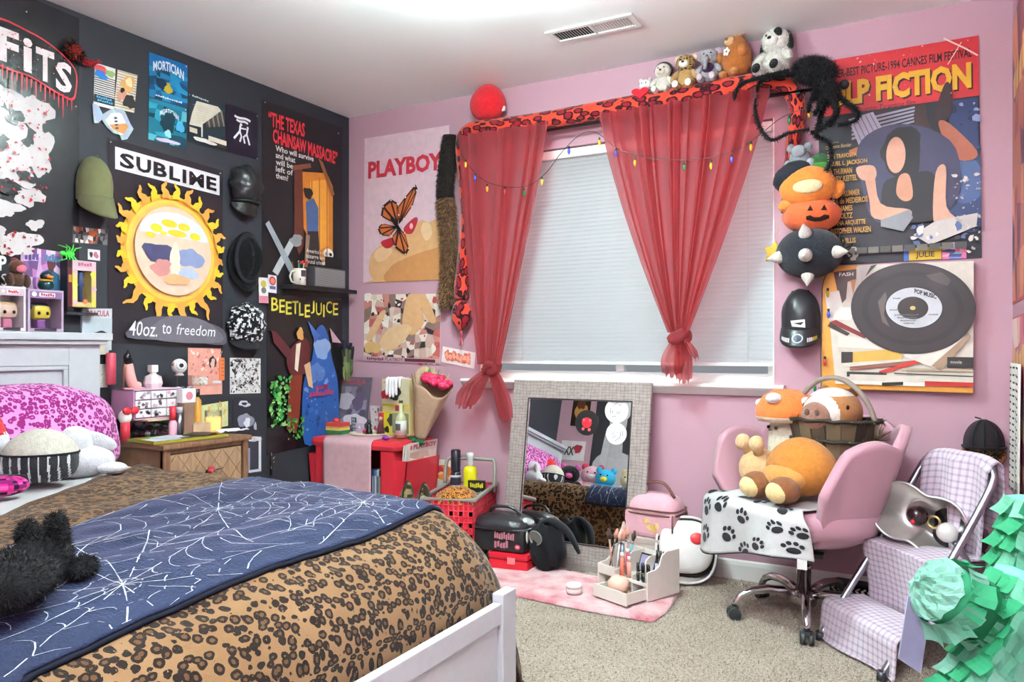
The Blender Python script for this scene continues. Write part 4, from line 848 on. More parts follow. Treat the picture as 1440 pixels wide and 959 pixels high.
wing([(.44, .615), (.42, .50), (.52, .43), (.63, .36), (.655, .39), (.60, .50), (.50, .58)], 3); wing([(.43, .62), (.22, .55), (.24, .48), (.34, .44), (.42, .47), (.44, .55)], 3); wing([(.42, .63), (.24, .60), (.18, .63), (.22, .68), (.34, .69)], 3); wing([(.44, .64), (.36, .70), (.40, .77), (.53, .83), (.57, .79), (.52, .68)], 3)
s.line([(.36, .57), (.46, .66)], .035, '#1c1412'); finish(s)
s = bw('magazine_page', 'magazine page collage of newsprint and warm beige shapes', 'poster', (513, 414), (620, 413), (512, 507), '#d8ccc0')
s.mosaic(12, 10, (0, 0, 1, 1), ['#e6dcd0', '#c9a89c', '#3a3236', '#b8605c', '#efe8de', '#8a6e66', '#d8c4b4', '#c88478'], 3); s.specks(60, (0, 0, 1, 1), ['#efe6da', '#2c2628', '#b4504e'], .01, .04, 8)
s.curve([(.60, 0), (.80, 0), (.95, .38), (.86, .40), (.76, .20), (.80, .42), (.66, .60), (.55, .52), (.52, .36)], '#d8aa7c'); s.curve([(.05, .62), (.22, .28), (.30, .26), (.20, .52), (.08, .72)], '#dcb288'); s.curve([(.22, .74), (.34, .52), (.56, .44), (.64, .52), (.50, .74), (.34, .84)], '#e0bc90'); s.blob(.12, .80, .10, .1, '#d8b070', 4)
s.rect(0, .93, 1, 1, '#c9a8b0'); s.marks(.05, .945, .28, .985, 9, '#7a2a3c', 4); s.text('PLAYBOY', .30, .94, .54, .985, '#7a2a3c', .01); s.rect(.56, .94, .95, .985, '#5a2434'); finish(s)
s = bw('graffiti_sticker', 'white sticker with orange graffiti lettering by the window', 'sticker', (623, 487), (669, 496), (621, 509), '#efe2e4')
for k in range(7): s.blob(.16+.11*k, .5+.06*math.sin(k*2), .085, .30, '#d06a5a' if k % 2 else '#e0806a', k, .35)
for k in range(7): s.blob(.16+.11*k, .5+.06*math.sin(k*2), .05, .18, '#f0a890', k+20, .35)
finish(s)
# --- framed lettering poster right of the window: red banner, yellow title, generic reclining scene
s = bw('film_poster', 'worn film poster with red banner and yellow PULP FICTION title', 'poster', (1150, 88.5), (1376, 50), (1154, 374), '#23212a')
s.rect(0, 0, 1, .27, '#c42f35'); s.text('WINNER-BEST PICTURE-1994 CANNES FILM FESTIVAL', .02, .05, .96, .092, '#2a1418', .02)
s.text('PULP FICTION', .015, .12, .965, .24, '#3a1214', .055); s.text('PULP FICTION', .005, .112, .955, .232, '#dba72e', .05)
s.text('a Quentin Tarantino film', .22, .248, .62, .276, '#2a1418', .0, .02)
for k in range(5): s.poly([(.22, .31+.02*k), (.62, .28+.016*k), (.62, .29+.016*k), (.22, .322+.02*k)], '#9a92a4', k > 0)
s.poly([(.20, .30), (.36, .28), (.44, .40), (.28, .46)], '#b8b0c4'); s.poly([(.20, .45), (.44, .40), (.44, .425), (.21, .48)], '#b86a3c')
for k in range(5): s.line([(.22+.03*k, .30-.003*k), (.30+.03*k, .445-.009*k)], .006, '#7a7288')
s.curve([(.52, .60), (.72, .52), (1, .50), (1, .86), (.80, .84), (.70, .72)], '#33406a'); s.curve([(.74, .56), (.92, .54), (1, .60), (1, .72), (.86, .74)], '#4c6290'); s.poly([(.80, .28), (.99, .28), (.99, .50), (.84, .44)], '#2c3862')
s.specks(26, (.78, .30, .99, .55), ['#4a5a94', '#8a96c4', '#1c2444'], .008, .03, 3)
s.curve([(.62, .30), (.68, .28), (.70, .36), (.74, .44), (.66, .48), (.62, .38)], '#3a2624'); s.curve([(.74, .34), (.80, .20), (.84, .22), (.84, .33), (.78, .38)], '#322024'); s.curve([(.66, .46), (.74, .43), (.78, .55), (.70, .56)], '#a8644c'); s.curve([(.76, .38), (.82, .38), (.98, .52), (.94, .56), (.84, .53)], '#a8624c')
s.curve([(.26, .44), (.42, .36), (.66, .38), (.86, .50), (.86, .74), (.62, .82), (.36, .80), (.28, .62)], '#3c3956'); s.blob(.535, .475, .13, .10, '#17131a', 5, .15); s.curve([(.45, .40), (.62, .40), (.64, .58), (.56, .62), (.44, .56)], '#17131a'); s.ell(.50, .50, .06, .085, '#d8a48c')
s.curve([(.42, .63), (.56, .60), (.72, .60), (.78, .76), (.72, .82), (.44, .80)], '#19171d'); s.curve([(.52, .60), (.58, .60), (.60, .70), (.55, .72), (.50, .68)], '#d0987c')
s.curve([(.30, .56), (.36, .56), (.40, .72), (.58, .76), (.56, .80), (.36, .79), (.33, .70)], '#d2a086'); s.curve([(.25, .54), (.36, .54), (.37, .60), (.28, .60)], '#d8a890'); s.curve([(.74, .60), (.80, .58), (.80, .76), (.88, .84), (.76, .86), (.72, .80)], '#d6a68e')
s.poly([(.40, .80), (.58, .76), (.60, .80), (.54, .86), (.40, .83)], '#8e9096'); s.poly([(.60, .88), (.74, .82), (.98, .80), (.97, .86), (.70, .93)], '#cfc8c4'); s.specks(16, (.60, .84, .95, .92), ['#5a6a9a', '#e8e2dc', '#3a3a44'], .01, .03, 5)
for k, tx in enumerate(('JOHN TRAVOLTA', 'SAMUEL L. JACKSON', 'UMA THURMAN', 'HARVEY KEITEL', 'TIM ROTH', 'AMANDA PLUMMER', 'MARIA de MEDEIROS', 'VING RHAMES', 'ERIC STOLTZ', 'ROSANNA ARQUETTE', 'CHRISTOPHER WALKEN')):
    v = .465+.036*k; s.text(tx, .04, v, .04+.0165*len(tx), v+.028, '#c9973e', .03)
s.text('BRUCE WILLIS', .04, .875, .24, .90, '#c9973e', .03); s.text('produced by', .06, .405, .14, .415, '#c9a86a'); s.text('Lawrence Bender', .05, .42, .22, .438, '#d8b878', 0, .02)
for k in range(12): s.rect(.02+.075*k, .925, .085+.075*k, .955, '#4a4642' if k % 2 else '#6a645c', k > 0)
s.specks(40, (.84, .62, 1.0, .98), ['#dcd8d4', '#b4b0b0'], .003, .016, 8); s.specks(50, (.02, .01, .98, .26), ['#e8a8a0', '#d86a60'], .002, .008, 9); s.line([(.80, .0), (.92, .06), (.99, .10)], .01, '#e8c8c0'); s.line([(.90, .03), (.82, .12)], .005, '#e8c8c0'); finish(s)
s = bw('number_plate', 'small yellow number plate sticker reading JULIE', 'sticker', (1271, 350), (1324, 347), (1271, 367), '#d2aa2a', off=.003); s.rect(0, 0, .14, 1, '#3a62b0'); s.text('JULIE', .32, .35, .82, .9, '#2a2a22', .02); s.text('PARIS', .44, .08, .72, .26, '#2a2a22', .02); finish(s)
s = bw('striped_sticker', 'small pink and blue striped patch beside the yellow plate', 'sticker', (1325, 342), (1359, 340), (1325, 365), '#8a6aa8', off=.003); s.mosaic(4, 7, (0, 0, 1, 1), ['#d86a9a', '#5ab4c8', '#e8a4b4', '#4a4a7a', '#7a8ad0'], 3); finish(s)
s = bw('skull_patch', 'round black skull patch at the foot of the film poster', 'sticker', (1188, 345), (1212, 343), (1188, 371), '#1c1b1e', off=.003); s.ell(.5, .45, .34, .33, '#b8b4ac'); s.rect(.34, .66, .66, .85, '#b8b4ac'); s.ell(.36, .46, .1, .1, '#1c1b1e'); s.ell(.64, .46, .1, .1, '#1c1b1e', same=True); finish(s)
# --- canvas with vinyl record
s = sheet_thing('record_canvas', 'square canvas print of a vinyl record lying on papers', 'canvas', ((1158, 376), (1369, 368), (1157, 545)), ('Y', -.004), '#e6e0d6', thick=.036, mat='print', lay=.0004)
s.rect(0, 0, 1, 1, '#dcd4c8'); s.poly([(0, 0), (.25, 0), (.05, .4), (.10, .98), (0, .98)], '#dd9f4a'); s.rect(0, .96, 1, 1, '#d8963c')
s.poly([(.08, .05), (.24, .03), (.24, .12), (.18, .13), (.17, .27), (.13, .32)], '#4a3434'); s.text('FASH', .12, .055, .22, .085, '#e8e2d8', .02); s.poly([(.20, .12), (.24, .11), (.22, .24)], '#c98a5c'); s.poly([(.02, .22), (.12, .20), (.15, .34), (.25, .34), (.20, .44), (.05, .44)], '#efeae2'); s.poly([(.26, .02), (.34, .0), (.28, .14)], '#cfcac4'); s.poly([(.34, .01), (.38, .0), (.30, .10)], '#3a3838')
s.poly([(.05, .46), (.10, .44), (.32, .57), (.30, .59)], '#7a2c2c'); s.poly([(.04, .49), (.06, .46), (.20, .55), (.18, .57)], '#3a3230')
for k, (v0, v1, c, u0, u1, tl_) in enumerate(((.57, .66, '#e6e0d4', .12, .6, .06), (.66, .70, '#cfc6b8', .12, .7, .03), (.70, .79, '#3a3230', .14, .24, 0), (.70, .80, '#d2aa54', .22, .55, -.03), (.79, .82, '#e0d8cc', .16, .7, -.05), (.82, .85, '#8a5a4c', .2, .7, -.07), (.85, .88, '#c23a30', .4, .66, -.1), (.86, .90, '#3c3836', .18, .45, .0), (.88, .93, '#ded6c8', .2, 1, .0), (.82, .84, '#b8a890', .55, 1, .0), (.86, .87, '#5a4a44', .5, 1, .01), (.92, .955, '#b02c28', .7, 1, .0), (.93, .96, '#efe9df', .1, .7, .0), (.94, .965, '#2c2a2a', .42, .56, -.01))):
    s.poly([(u0, v0), (u1, v0+tl_), (u1, v1+tl_), (u0, v1)], c)
s.poly([(.55, .72), (.98, .56), (.78, .83), (.72, .80)], '#ece6dc'); s.poly([(.74, .80), (.97, .55), (.985, .57), (.80, .84)], '#a48a74'); s.rect(.84, .73, 1, .81, '#33302f'); s.text('movie', .86, .755, .93, .78, '#e0dad0', .01)
s.ell(.61, .355, .405, .355, '#332e30', 56, .1)
for q in (.385, .33, .29): s.ell(.61, .355, q, q*.875, '#3a3436' if q != .33 else '#302b2d', 56, .1)
s.poly([(.39, .30), (.44, .22), (.45, .26), (.43, .40), (.47, .50), (.42, .46)], '#6a605c'); s.poly([(.70, .10), (.80, .08), (.86, .14), (.84, .19), (.74, .14)], '#564e4e')
s.ell(.625, .35, .19, .165, '#262224', 48, .1); s.ell(.625, .35, .182, .157, '#cfd2d8', 48, .1); s.ell(.62, .352, .10, .088, '#37302f', 40, .1); s.ell(.62, .352, .018, .016, '#d8b878', 16)
s.text('POP MUSIC', .63, .225, .77, .262, '#2c2a2e', .04, 0, .05); s.marks(.49, .27, .54, .28, 5, '#6a686c', 1); s.marks(.47, .36, .53, .37, 6, '#6a686c', 2); s.marks(.72, .40, .78, .41, 6, '#6a686c', 3)
for k in range(4): s.marks(.50+.02*k, .40+.022*k, .66-.01*k, .41+.022*k, 12, '#6a686c', k)
s.o.data.materials.append(M['print']); finish(s)
# --- sheer curtains
def sheer(name, col, tcol, alpha=.34):
    t = NT(name); t.base(col); t.p(Roughness=.8, Sheen_Weight=.3)
    tr = t.node('ShaderNodeBsdfTranslucent'); tr.inputs[0].default_value = tuple(lin(tcol))+(1,); tp = t.node('ShaderNodeBsdfTransparent'); tp.inputs[0].default_value = tuple(lin(tcol))+(1,)
    m1 = t.node('ShaderNodeMixShader'); m1.inputs[0].default_value = .62; m2 = t.node('ShaderNodeMixShader'); m2.inputs[0].default_value = alpha
    t.link(t.b.outputs[0], m1.inputs[1]); t.link(tr.outputs[0], m1.inputs[2]); t.link(m1.outputs[0], m2.inputs[1]); t.link(tp.outputs[0], m2.inputs[2]); t.link(m2.outputs[0], t.out.inputs[0]); M[name] = t.m
sheer('sheer_red', '#b2606b', '#ee9c9e', .48)
RA, RB = onY(652, 203, -.12), onY(1186, 113.5, -.12); rz_ = (RA.z+RB.z)/2
def curtain(name, label, tl, tr, bl, br, tail, knotc, nf, seed, bulge):
    r_ = random.Random(seed); A, B = onY(tl[0], tl[1], -.12), onY(tr[0], tr[1], -.12); C, D = onY(bl[0], bl[1], -.10), onY(br[0], br[1], -.10); T_ = thing(name, label, 'curtain', ((A.x+B.x)/2, -.12, C.z))
    ph = [r_.uniform(0, 6.28) for _ in range(5)]
    def fn(u, v):
        e = v**1.25; x = A.x+(B.x-A.x)*u; uu = .5+(u-.5); xk = C.x+(D.x-C.x)*u; X = x+(xk-x)*e
        sq_ = math.sin(2*PI*nf*u+ph[0]+.8*math.sin(4*u+ph[1])); d = .024*sq_*(1-.45*v)+.010*math.sin(2*PI*nf*2.3*u+ph[2])*(.4+.6*v)*(1-v*.4)
        X += (.020*math.sin(2*PI*nf*u+ph[3])+.016*math.sin(2*PI*nf*.37*u+ph[4]))*(1-v)**.7*min(1, 6*u, 6*(1-u)); z = rz_+.012+(C.z-rz_-.012)*v
        return (X, -.150-d-.02*math.sin(PI*v)*bulge, z)
    MB().grid(220, 46, fn, '#c85060').build('cloth', 'sheer_red', T_, world=True)
    b = MB()
    def hd(u, v): p = fn(u, 0); return (p[0], -.125-(p[1]+.125)*-1.0, rz_+.02-.045*v) if False else (p[0], p[1]*1.0-.004, rz_+.026-.05*v)
    b.grid(160, 3, hd, '#b84858'); b.build('rod_pocket', 'sheer_red', T_, world=True)
    kx, kz = (C.x+D.x)/2, C.z; w = knotc
    def kf(p): 
        a = math.atan2(p.z, p.x); return p*(1+.16*math.sin(3*a+4*p.z+ph[1])+.10*math.sin(9*p.z+5*p.x+ph[2]))
    MB().ell((kx, -.125, kz-.018), (w, w*.8, w*.62), '#c04a5c', (0, .5, 0), 36, 22, kf).build('knot', 'sheer_red', T_, world=True)
    for k in range(4):
        a0 = k*1.7+ph[3]; pts = [(kx+w*1.05*math.cos(a0+q*.45), -.125-w*.85*abs(math.sin(a0+q*.45))-.004, kz-.018+w*.5*math.sin(q*.8+k)) for q in range(7)]; MB().tube(smooth_path(pts, 3), [.006+.006*math.sin(PI*i/18) for i in range(19)], 6, '#c85466', flat=2.0).build('knot_fold', 'sheer_red', T_, world=True)
    for (px, py, wd, sg) in tail:
        E = onY(px, py, -.13); n_ = 5
        def tf_(u, v, E=E, wd=wd, sg=sg):
            ww = w*.5+(wd-w*.5)*math.sin(min(1, v*1.35)*PI/2)*(1-.35*max(0, v-.7)/.3); X = kx+(E.x-kx)*v**.8+(u-.5)*2*ww; a = 2*PI*n_*u+sg
            zz = kz-.02+(E.z-kz+.02)*v+.012*math.sin(a*.7)*v; return (X, -.135-.016*math.sin(a)-.02*sg*math.sin(PI*v), zz)
        MB().grid(60, 16, tf_, '#c04a5c').build('tail', 'sheer_red', T_, world=True)
    return T_
curtain('curtain', 'sheer red curtain knotted low, left side of the window', (654, 203), (776, 183), (681, 512), (710, 512), [(655, 572, .075, 1), (712, 590, .045, -.6)], .042, 9, 3, .5)
curtain('curtain', 'wide sheer red curtain knotted above the sill, right side', (850, 170), (1086, 132), (945, 468), (972, 468), [(946, 528, .055, 1), (962, 536, .042, -.6), (972, 505, .045, .4)], .040, 14, 8, .7)
T_ = thing('curtain_rod', 'dark metal curtain rod with ball finials over the window', 'rod', ((RA.x+RB.x)/2, -.12, rz_)); MB().cyl((RA.x-.02, -.105, rz_), (RB.x-.03, -.105, rz_), .008, None, 12, '#4a464a').build('rod', 'metal', T_, world=True)
for x in (RA.x-.035, RB.x): MB().lathe([(0, -.03), (.01, -.03), (.008, -.018), (.018, -.010), (.022, 0), (.018, .014), (.008, .021), (0, .022)], 16, '#26242a', c=(x, -.105, rz_), rot=(0, PI/2 if x > 2 else -PI/2, 0)).build('finial', 'satin', T_, world=True)
for px in (1122, 662): x = onY(px, 130, -.12).x; b = MB(); b.box((x-.008, -.125, rz_-.016), (x+.008, -.002, rz_-.008), '#2c2a2e'); b.box((x-.012, -.006, rz_-.05), (x+.012, -.001, rz_+.04), '#2c2a2e'); b.cyl((x, -.12, rz_-.012), (x, -.12, rz_-.03), .005, None, 8, '#2c2a2e'); b.build('bracket', 'metal', T_, world=True)
# --- red leopard plush snake lying along the rod
Ysn = -.085
def P2(px, py, y=Ysn): return onY(px, py, y)
spts = [P2(1106, 300, -.06), P2(1110, 250, -.065), P2(1116, 200, -.065), P2(1122, 160, -.07), P2(1113, 128, -.075), P2(1086, 116), P2(1040, 121), P2(960, 136), P2(870, 151), P2(770, 169), P2(700, 179), P2(664, 184), P2(652, 202, -.075), P2(655, 250, -.06), P2(659, 300, -.06), P2(656, 350, -.06), P2(650, 400, -.055), P2(648, 421, -.055)]
path = smooth_path(spts, 7); n = len(path); b = MB()
rad = [.024+.022*min(1, i/40) for i in range(n)]
for i in range(n):
    if i > n-44: rad[i] = .048-.004*min(1, (i-(n-44))/10)
    if i > n-7: rad[i] = .044-.012*((i-(n-7))/7)
b.tube(path, rad, 14, '#e0503c'); Ls = [0]
for p, q in zip(path, path[1:]): Ls.append(Ls[-1]+(q-p).length)
for i in range(n):
    for j in range(14): b.uv[i*14+j] = (Ls[i], .27*abs(j-7)/7)
T_ = thing('plush_snake', 'long red leopard print plush snake draped over the curtain rod', 'plush', path[n//2]); b.build('body', 'red_leopard', T_, world=True)
hp = path[-1]; b = MB(); hc = P2(649, 443, -.06)
b.ell(hc, (.062, .034, .085), '#e86850', None, 24, 16, lambda p: Vector((p.x*(1-.35*max(0, -p.z)**2), p.y, p.z)))
for i, v_ in enumerate(b.v): b.uv[i] = (math.atan2(v_.y+.06, v_.x-hc.x)*.05, v_.z)
b.build('head', 'red_leopard', T_, world=True)
tg = P2(648, 486, -.06); b = MB(); t0 = P2(649, 464, -.06); b.tube([t0, (t0+tg)/2], .007, 6, '#d8566a', flat=.5); m_ = (t0+tg)/2
for sx in (-1, 1): b.tube([m_, tg+Vector((sx*.011, 0, 0))], [.007, .003], 6, '#d8566a', flat=.5)
b.build('tongue', 'plush', T_, world=True)
for sx in (-1, 1): ep(T_, 'eye', (hc+Vector((sx*.026, -.032, .03)))-T_.location, .006, '#1a1416', mat='gloss', nu=10, nv=8)
# --- brown fur stole
pts = smooth_path([onY(632, 190, -.05), onY(629, 230, -.05), onY(626, 270, -.05), onY(630, 320, -.05), onY(631, 370, -.05), onY(627, 410, -.05), onY(628, 432, -.05)], 5); n = len(pts)
T_ = thing('fur_stole', 'dark brown fur stole hanging left of the window', 'stole', pts[-1]); 
b = MB(); b.tube(pts[:12], [.040+.012*min(1, i/5) for i in range(12)], 12, '#241d1a', flat=.6); b.fur(2600, .014, ['#1c1614', '#2e2622', '#120e0c'], .0016, .6, 3, .5); b.build('dark_collar', 'fur', T_, world=True)
b = MB(); b.tube(pts[11:], [.048-.018*i/(n-12) for i in range(n-11)], 12, '#6a4a34', flat=.6); b.fur(7000, .028, ['#6a4a34', '#9a7450', '#4a3222', '#b48c62', '#3a2618'], .0017, .7, 5, .6); b.build('pelt', 'fur', T_, world=True)
# --- soft toys sitting on the snake
def at_top(px, py, y=-.085): return onY(px, py, y)
p = at_top(686, 168); T_ = thing('plush_egg', 'plain red egg shaped plush on the left end of the snake', 'plush', p, -PI/2)
MB().ell((0, 0, .088), (.080, .100, .096), '#d3202c', None, 28, 18, lambda q: Vector((q.x*(1-.10*q.z), q.y*(1-.12*q.z), q.z))).build('body', 'plush', T_); MB().box((-.005, .088, .03), (.005, .105, .055), '#efdede').build('care_tag', 'fabric', T_)
MB().tube([(.075*math.cos(a)*.0+.074*math.cos(a), 0, .082+.087*math.sin(a)) for a in [x*.2-1.2 for x in range(13)]], .0015, 5, '#a81822').build('seam', 'fabric', T_)
p = at_top(905, 143); T_ = thing('plush_heart_bear', 'tiny white plush holding a red heart on the snake', 'plush', p, -PI/2)
ep(T_, 'body', (0, 0, .03), (.03, .035, .035), '#efe6e4'); ep(T_, 'head', (0, .01, .075), (.028, .03, .027), '#f2ecec'); b = MB()
b.prism([Vector((.036, .035*math.sin(a)**3*1.2, .03+.028*(13*math.cos(a)-5*math.cos(2*a)-2*math.cos(3*a)-math.cos(4*a))/16)) for a in [2*PI*k/28 for k in range(28)]], (.016, 0, 0), '#cc2230'); b.build('heart', 'plush', T_)
for s_ in (-1, 1): ep(T_, 'ear', (0, .01+s_*.022, .1), .01, '#efe6e4', nu=10, nv=8); ep(T_, 'eye', (.027, .01+s_*.01, .08), .003, '#222222', mat='gloss', nu=8, nv=6)
def sit_plush(name, label, px, py, s, body, face, ear, earr, foot, extra=None, tilt=0, fur=0, patt=None, rz=-PI/2, y=-.085):
    p = at_top(px, py, y); T_ = thing(name, label, 'plush', p, rz, rot=(0, tilt, rz)); mat = 'fur' if fur else 'plush'
    F = (lambda n_: (int(n_*fur), .07*s, [body, face] if isinstance(body, str) else ['#c8a878', '#8a6a44'], .0008, .8, 3, .1)) if fur else (lambda n_: None)
    ep(T_, 'body', (0, 0, .42*s), (.30*s, .36*s, .44*s), body, mat=mat, fur=F(1)); ep(T_, 'head', (.06*s, 0, 1.02*s), (.32*s, .36*s, .33*s), patt or body, mat=mat, nu=40 if patt else 20, nv=26 if patt else 12, fur=None if patt else F(.8))
    ep(T_, 'muzzle', (.33*s, 0, .93*s), (.13*s, .19*s, .14*s), face, nu=12, nv=8); ep(T_, 'nose', (.45*s, 0, .97*s), (.045*s, .06*s, .045*s), '#241c1c', mat='gloss', nu=10, nv=8)
    for q in (-1, 1):
        ep(T_, 'ear', (.0, q*.32*s, 1.0*s+earr[2]*s), (earr[0]*s, earr[1]*s, earr[3]*s), ear, (q*.3, 0, 0), nu=12, nv=8); ep(T_, 'eye', (.34*s, q*.13*s, 1.10*s), .035*s, '#181414', mat='gloss', nu=8, nv=6)
        ep(T_, 'arm', (.18*s, q*.36*s, .55*s), (.11*s, .12*s, .26*s), body, (q*.55, -.5, 0), nu=12, nv=8, mat=mat, fur=F(.3)); ep(T_, 'leg', (.40*s, q*.24*s, .13*s), (.26*s, .14*s, .14*s), body, nu=12, nv=8, mat=mat, fur=F(.3)); ep(T_, 'sole', (.635*s, q*.24*s, .14*s), (.03*s, .12*s, .13*s), foot, nu=12, nv=8)
    return T_
sp_ = lambda g: '#1d1512' if nz(g.x*130, g.y*130, g.z*130) > .18 else '#a8804c'
T_ = sit_plush('plush_monkey', 'small plush with dark hood and pale face on the snake', 933, 134, .108, '#d9d0c6', '#dccab8', '#3a2a26', (.07, .1, .1, .1), '#e2dad0'); ep(T_, 'hood', (-.007, 0, .118), (.037, .043, .040), '#33272a')
sit_plush('plush_leopard', 'spotted leopard cub plush with white muzzle on the snake', 965, 129, .125, '#b48c58', '#efe8de', '#d8c0a0', (.06, .12, .22, .12), '#efe6da', patt=sp_)
T_ = sit_plush('plush_elephant', 'grey plush elephant with purple bib on the snake', 998, 119, .118, '#a6a2a8', '#b4b0b6', '#b09aa8', (.06, .20, .16, .22), '#c8b4bc'); MB().tube([(.053, 0, .106), (.07, 0, .088), (.073, 0, .06), (.085, 0, .047)], [.012, .011, .009, .007], 8, '#a6a2a8').build('trunk', 'plush', T_); ep(T_, 'bib', (.036, 0, .066), (.012, .028, .022), '#4a3456', nu=12, nv=8)
p = at_top(1036, 110); T_ = thing('plush_bear', 'plump caramel brown bear plush with a white flower on the snake', 'plush', p, rot=(0, 0, -PI/2-.5))
def pear(q): return Vector((q.x*(1-.22*q.z), q.y*(1-.22*q.z), q.z))
ep(T_, 'body', (0, 0, .095), (.062, .068, .098), '#a9622c', fn=pear); ep(T_, 'muzzle', (.046, .0, .155), (.02, .026, .02), '#d8a878', nu=12, nv=8); ep(T_, 'nose', (.064, 0, .16), .007, '#3a2418', mat='gloss', nu=8, nv=6)
for q in (-1, 1): ep(T_, 'ear', (.0, q*.038, .188), (.008, .014, .012), '#a9622c', nu=10, nv=8); ep(T_, 'arm', (.035, q*.062, .10), (.022, .018, .026), '#b87038', nu=10, nv=8); ep(T_, 'foot', (.052, q*.032, .014), (.024, .02, .016), '#b87a44', nu=10, nv=8)
for k in range(5): a = k*2*PI/5; ep(T_, 'petal', (.066, .012*math.cos(a)-.0, .105+.012*math.sin(a)), (.003, .008, .008), '#f4eeea', nu=8, nv=6)
T_ = sit_plush('plush_dog', 'large white shaggy dog plush with black eye patch and soles', 1090, 112, .165, '#e9e4dc', '#efeae4', '#1c1a1c', (.06, .13, .0, .30), '#17161a', fur=1500, rz=-PI/2-.25, tilt=-.1)
ep(T_, 'eye_patch', (.047, .023, .185), (.012, .022, .026), '#1c1a1c', nu=12, nv=8)
# --- hairy spider hanging over the rod end
p0 = onY(1145, 100, -.15); T_ = thing('hairy_spider', 'big black hairy toy spider draped over the curtain rod end', 'decoration', p0); sc = ['#0e0d0f', '#1c1b1e', '#2a282c', '#3a383c']
b = MB().ell((0, 0, 0), (.085, .06, .05), '#121114', (0, .25, 0), 20, 14); b.fur(3800, .028, sc, .0009, .8, 3, .2); b.build('abdomen', 'fur', T_)
hc_ = onY(1163, 130, -.16)-p0; b = MB().ell(hc_, (.045, .045, .05), '#121114', None, 16, 12); b.fur(1800, .024, sc, .0009, .8, 4, .3); b.build('head', 'fur', T_)
for k, lg in enumerate(([(1125, 104), (1095, 107), (1070, 114), (1061, 145), (1068, 178), (1085, 197), (1110, 187), (1138, 182)], [(1168, 125), (1176, 150), (1170, 168), (1150, 184), (1140, 187)], [(1150, 120), (1141, 140), (1136, 158)], [(1172, 128), (1188, 142), (1206, 158), (1202, 170), (1178, 176)], [(1158, 150), (1150, 180), (1149, 192), (1165, 200), (1170, 218), (1162, 240)], [(1110, 100), (1066, 110), (1040, 120), (1032, 140)], [(1155, 140), (1150, 156), (1144, 160)], [(1170, 140), (1178, 158), (1166, 178)])):
    b = MB(); pp = smooth_path([onY(x, y, -.17-.012*((k*3) % 4))-p0 for x, y in lg], 4); b.tube(pp, [.010-.004*i/len(pp) for i in range(len(pp))], 7, '#121114'); b.fur(int(500*len(lg)/4), .014, sc, .0014, .8, 10+k, .2); b.build('leg', 'fur', T_)
# --- stack of plush hung beside the window
def hang(name, label, px, py, cat='plush', y=-.10): return thing(name, label, cat, onY(px, py, y), -PI/2)
T_ = hang('plush_mouse', 'little grey plush above the dark beret', 1125, 240); ep(T_, 'body', (0, 0, .05), (.035, .045, .05), '#8b9098'); ep(T_, 'head', (.03, .0, .075), (.025, .03, .028), '#979ca4')
for q in (-1, 1): ep(T_, 'ear', (.015, q*.035, .095), (.008, .018, .02), '#8b9098', nu=10, nv=8); ep(T_, 'leg', (.02, q*.045, .02), (.018, .018, .025), '#979ca4', nu=10, nv=8)
T_ = hang('green_pouch', 'green ball shaped pouch on a bead chain beside the beret', 1153, 252, 'pouch'); ep(T_, 'body', (0, 0, .055), (.035, .045, .055), lambda g: '#4f8a3c' if g.z < .065 else '#2d5a34', nu=28, nv=18); MB().tube([(.036, -.02, .03), (.04, 0, .034), (.036, .022, .03)], .002, 5, '#16301a').build('seam', 'fabric', T_)
b = MB()
for k in range(26): b.ell((.035, .03+.0022*k*.6, .15-.012*k), .0035, '#c8c4b4', None, 6, 4)
b.build('bead_chain', 'metal', T_)['kind'] = 'stuff'
T_ = hang('beret', 'dark navy beret tipped on the orange plush', 1116, 268, 'hat'); MB().ell((.02, 0, .055), (.06, .085, .06), '#23262e', (.5, .1, 0), 24, 14, lambda q: q*(1+.08*nz(q.x*3, q.y*3, q.z*3))).build('crown', 'fabric', T_); MB().tube([(.02+.05*math.cos(a), .02+.06*math.sin(a), .02+.03*math.sin(a)) for a in [2*PI*k/24 for k in range(24)]], .007, 8, '#191b21', closed=True).build('band', 'fabric', T_)
T_ = hang('orange_plush', 'round orange plush cushion with small ears over the pumpkin', 1137, 293); ep(T_, 'body', (.03, 0, .085), (.075, .115, .088), '#df8438', nu=30, nv=20); ep(T_, 'ear', (.02, .115, .065), (.02, .028, .04), '#df8438', (-.4, 0, 0)); ep(T_, 'paw', (.03, -.085, .012), (.035, .035, .028), '#e08c44'); ep(T_, 'paw', (.03, .05, .0), (.03, .03, .022), '#e08c44'); ep(T_, 'muzzle', (.095, .01, .075), (.018, .06, .03), '#ecd5a8')
T_ = hang('plush_pumpkin', 'orange plush pumpkin with cut-out smiling face', 1141, 328, y=-.11); 
MB().ell((0, 0, .075), (.09, .115, .076), '#e0663a', None, 60, 20, lambda q: q*(1+.035*math.cos(8*math.atan2(q.y, q.x))*(1-abs(q.z)))).build('body', 'plush', T_); MB().tube([(0, 0, .145), (.004, .005, .17)], [.014, .008], 8, '#4a7a3a').build('stem', 'plush', T_)
def onb(y, z): 
    k = 1-((y)/.115)**2-((z-.075)/.076)**2; return Vector((.094*math.sqrt(max(.02, k))+.0005, y, z))
def facep(b, pts):
    cen = (sum(p[0] for p in pts)/len(pts), sum(p[1] for p in pts)/len(pts)); vs = [onb(*cen)]+[onb(*p) for p in pts]; n_ = len(pts); b.add([v+Vector((.002, 0, 0)) for v in vs], [(0, 1+i, 1+(i+1) % n_) for i in range(n_)], '#2a1c16')
for yy in (.008, .06): b = MB(); facep(b, [(yy-.012, .08), (yy+.012, .08), (yy, .105)]); b.build('eye', 'fabric', T_)
b = MB(); 
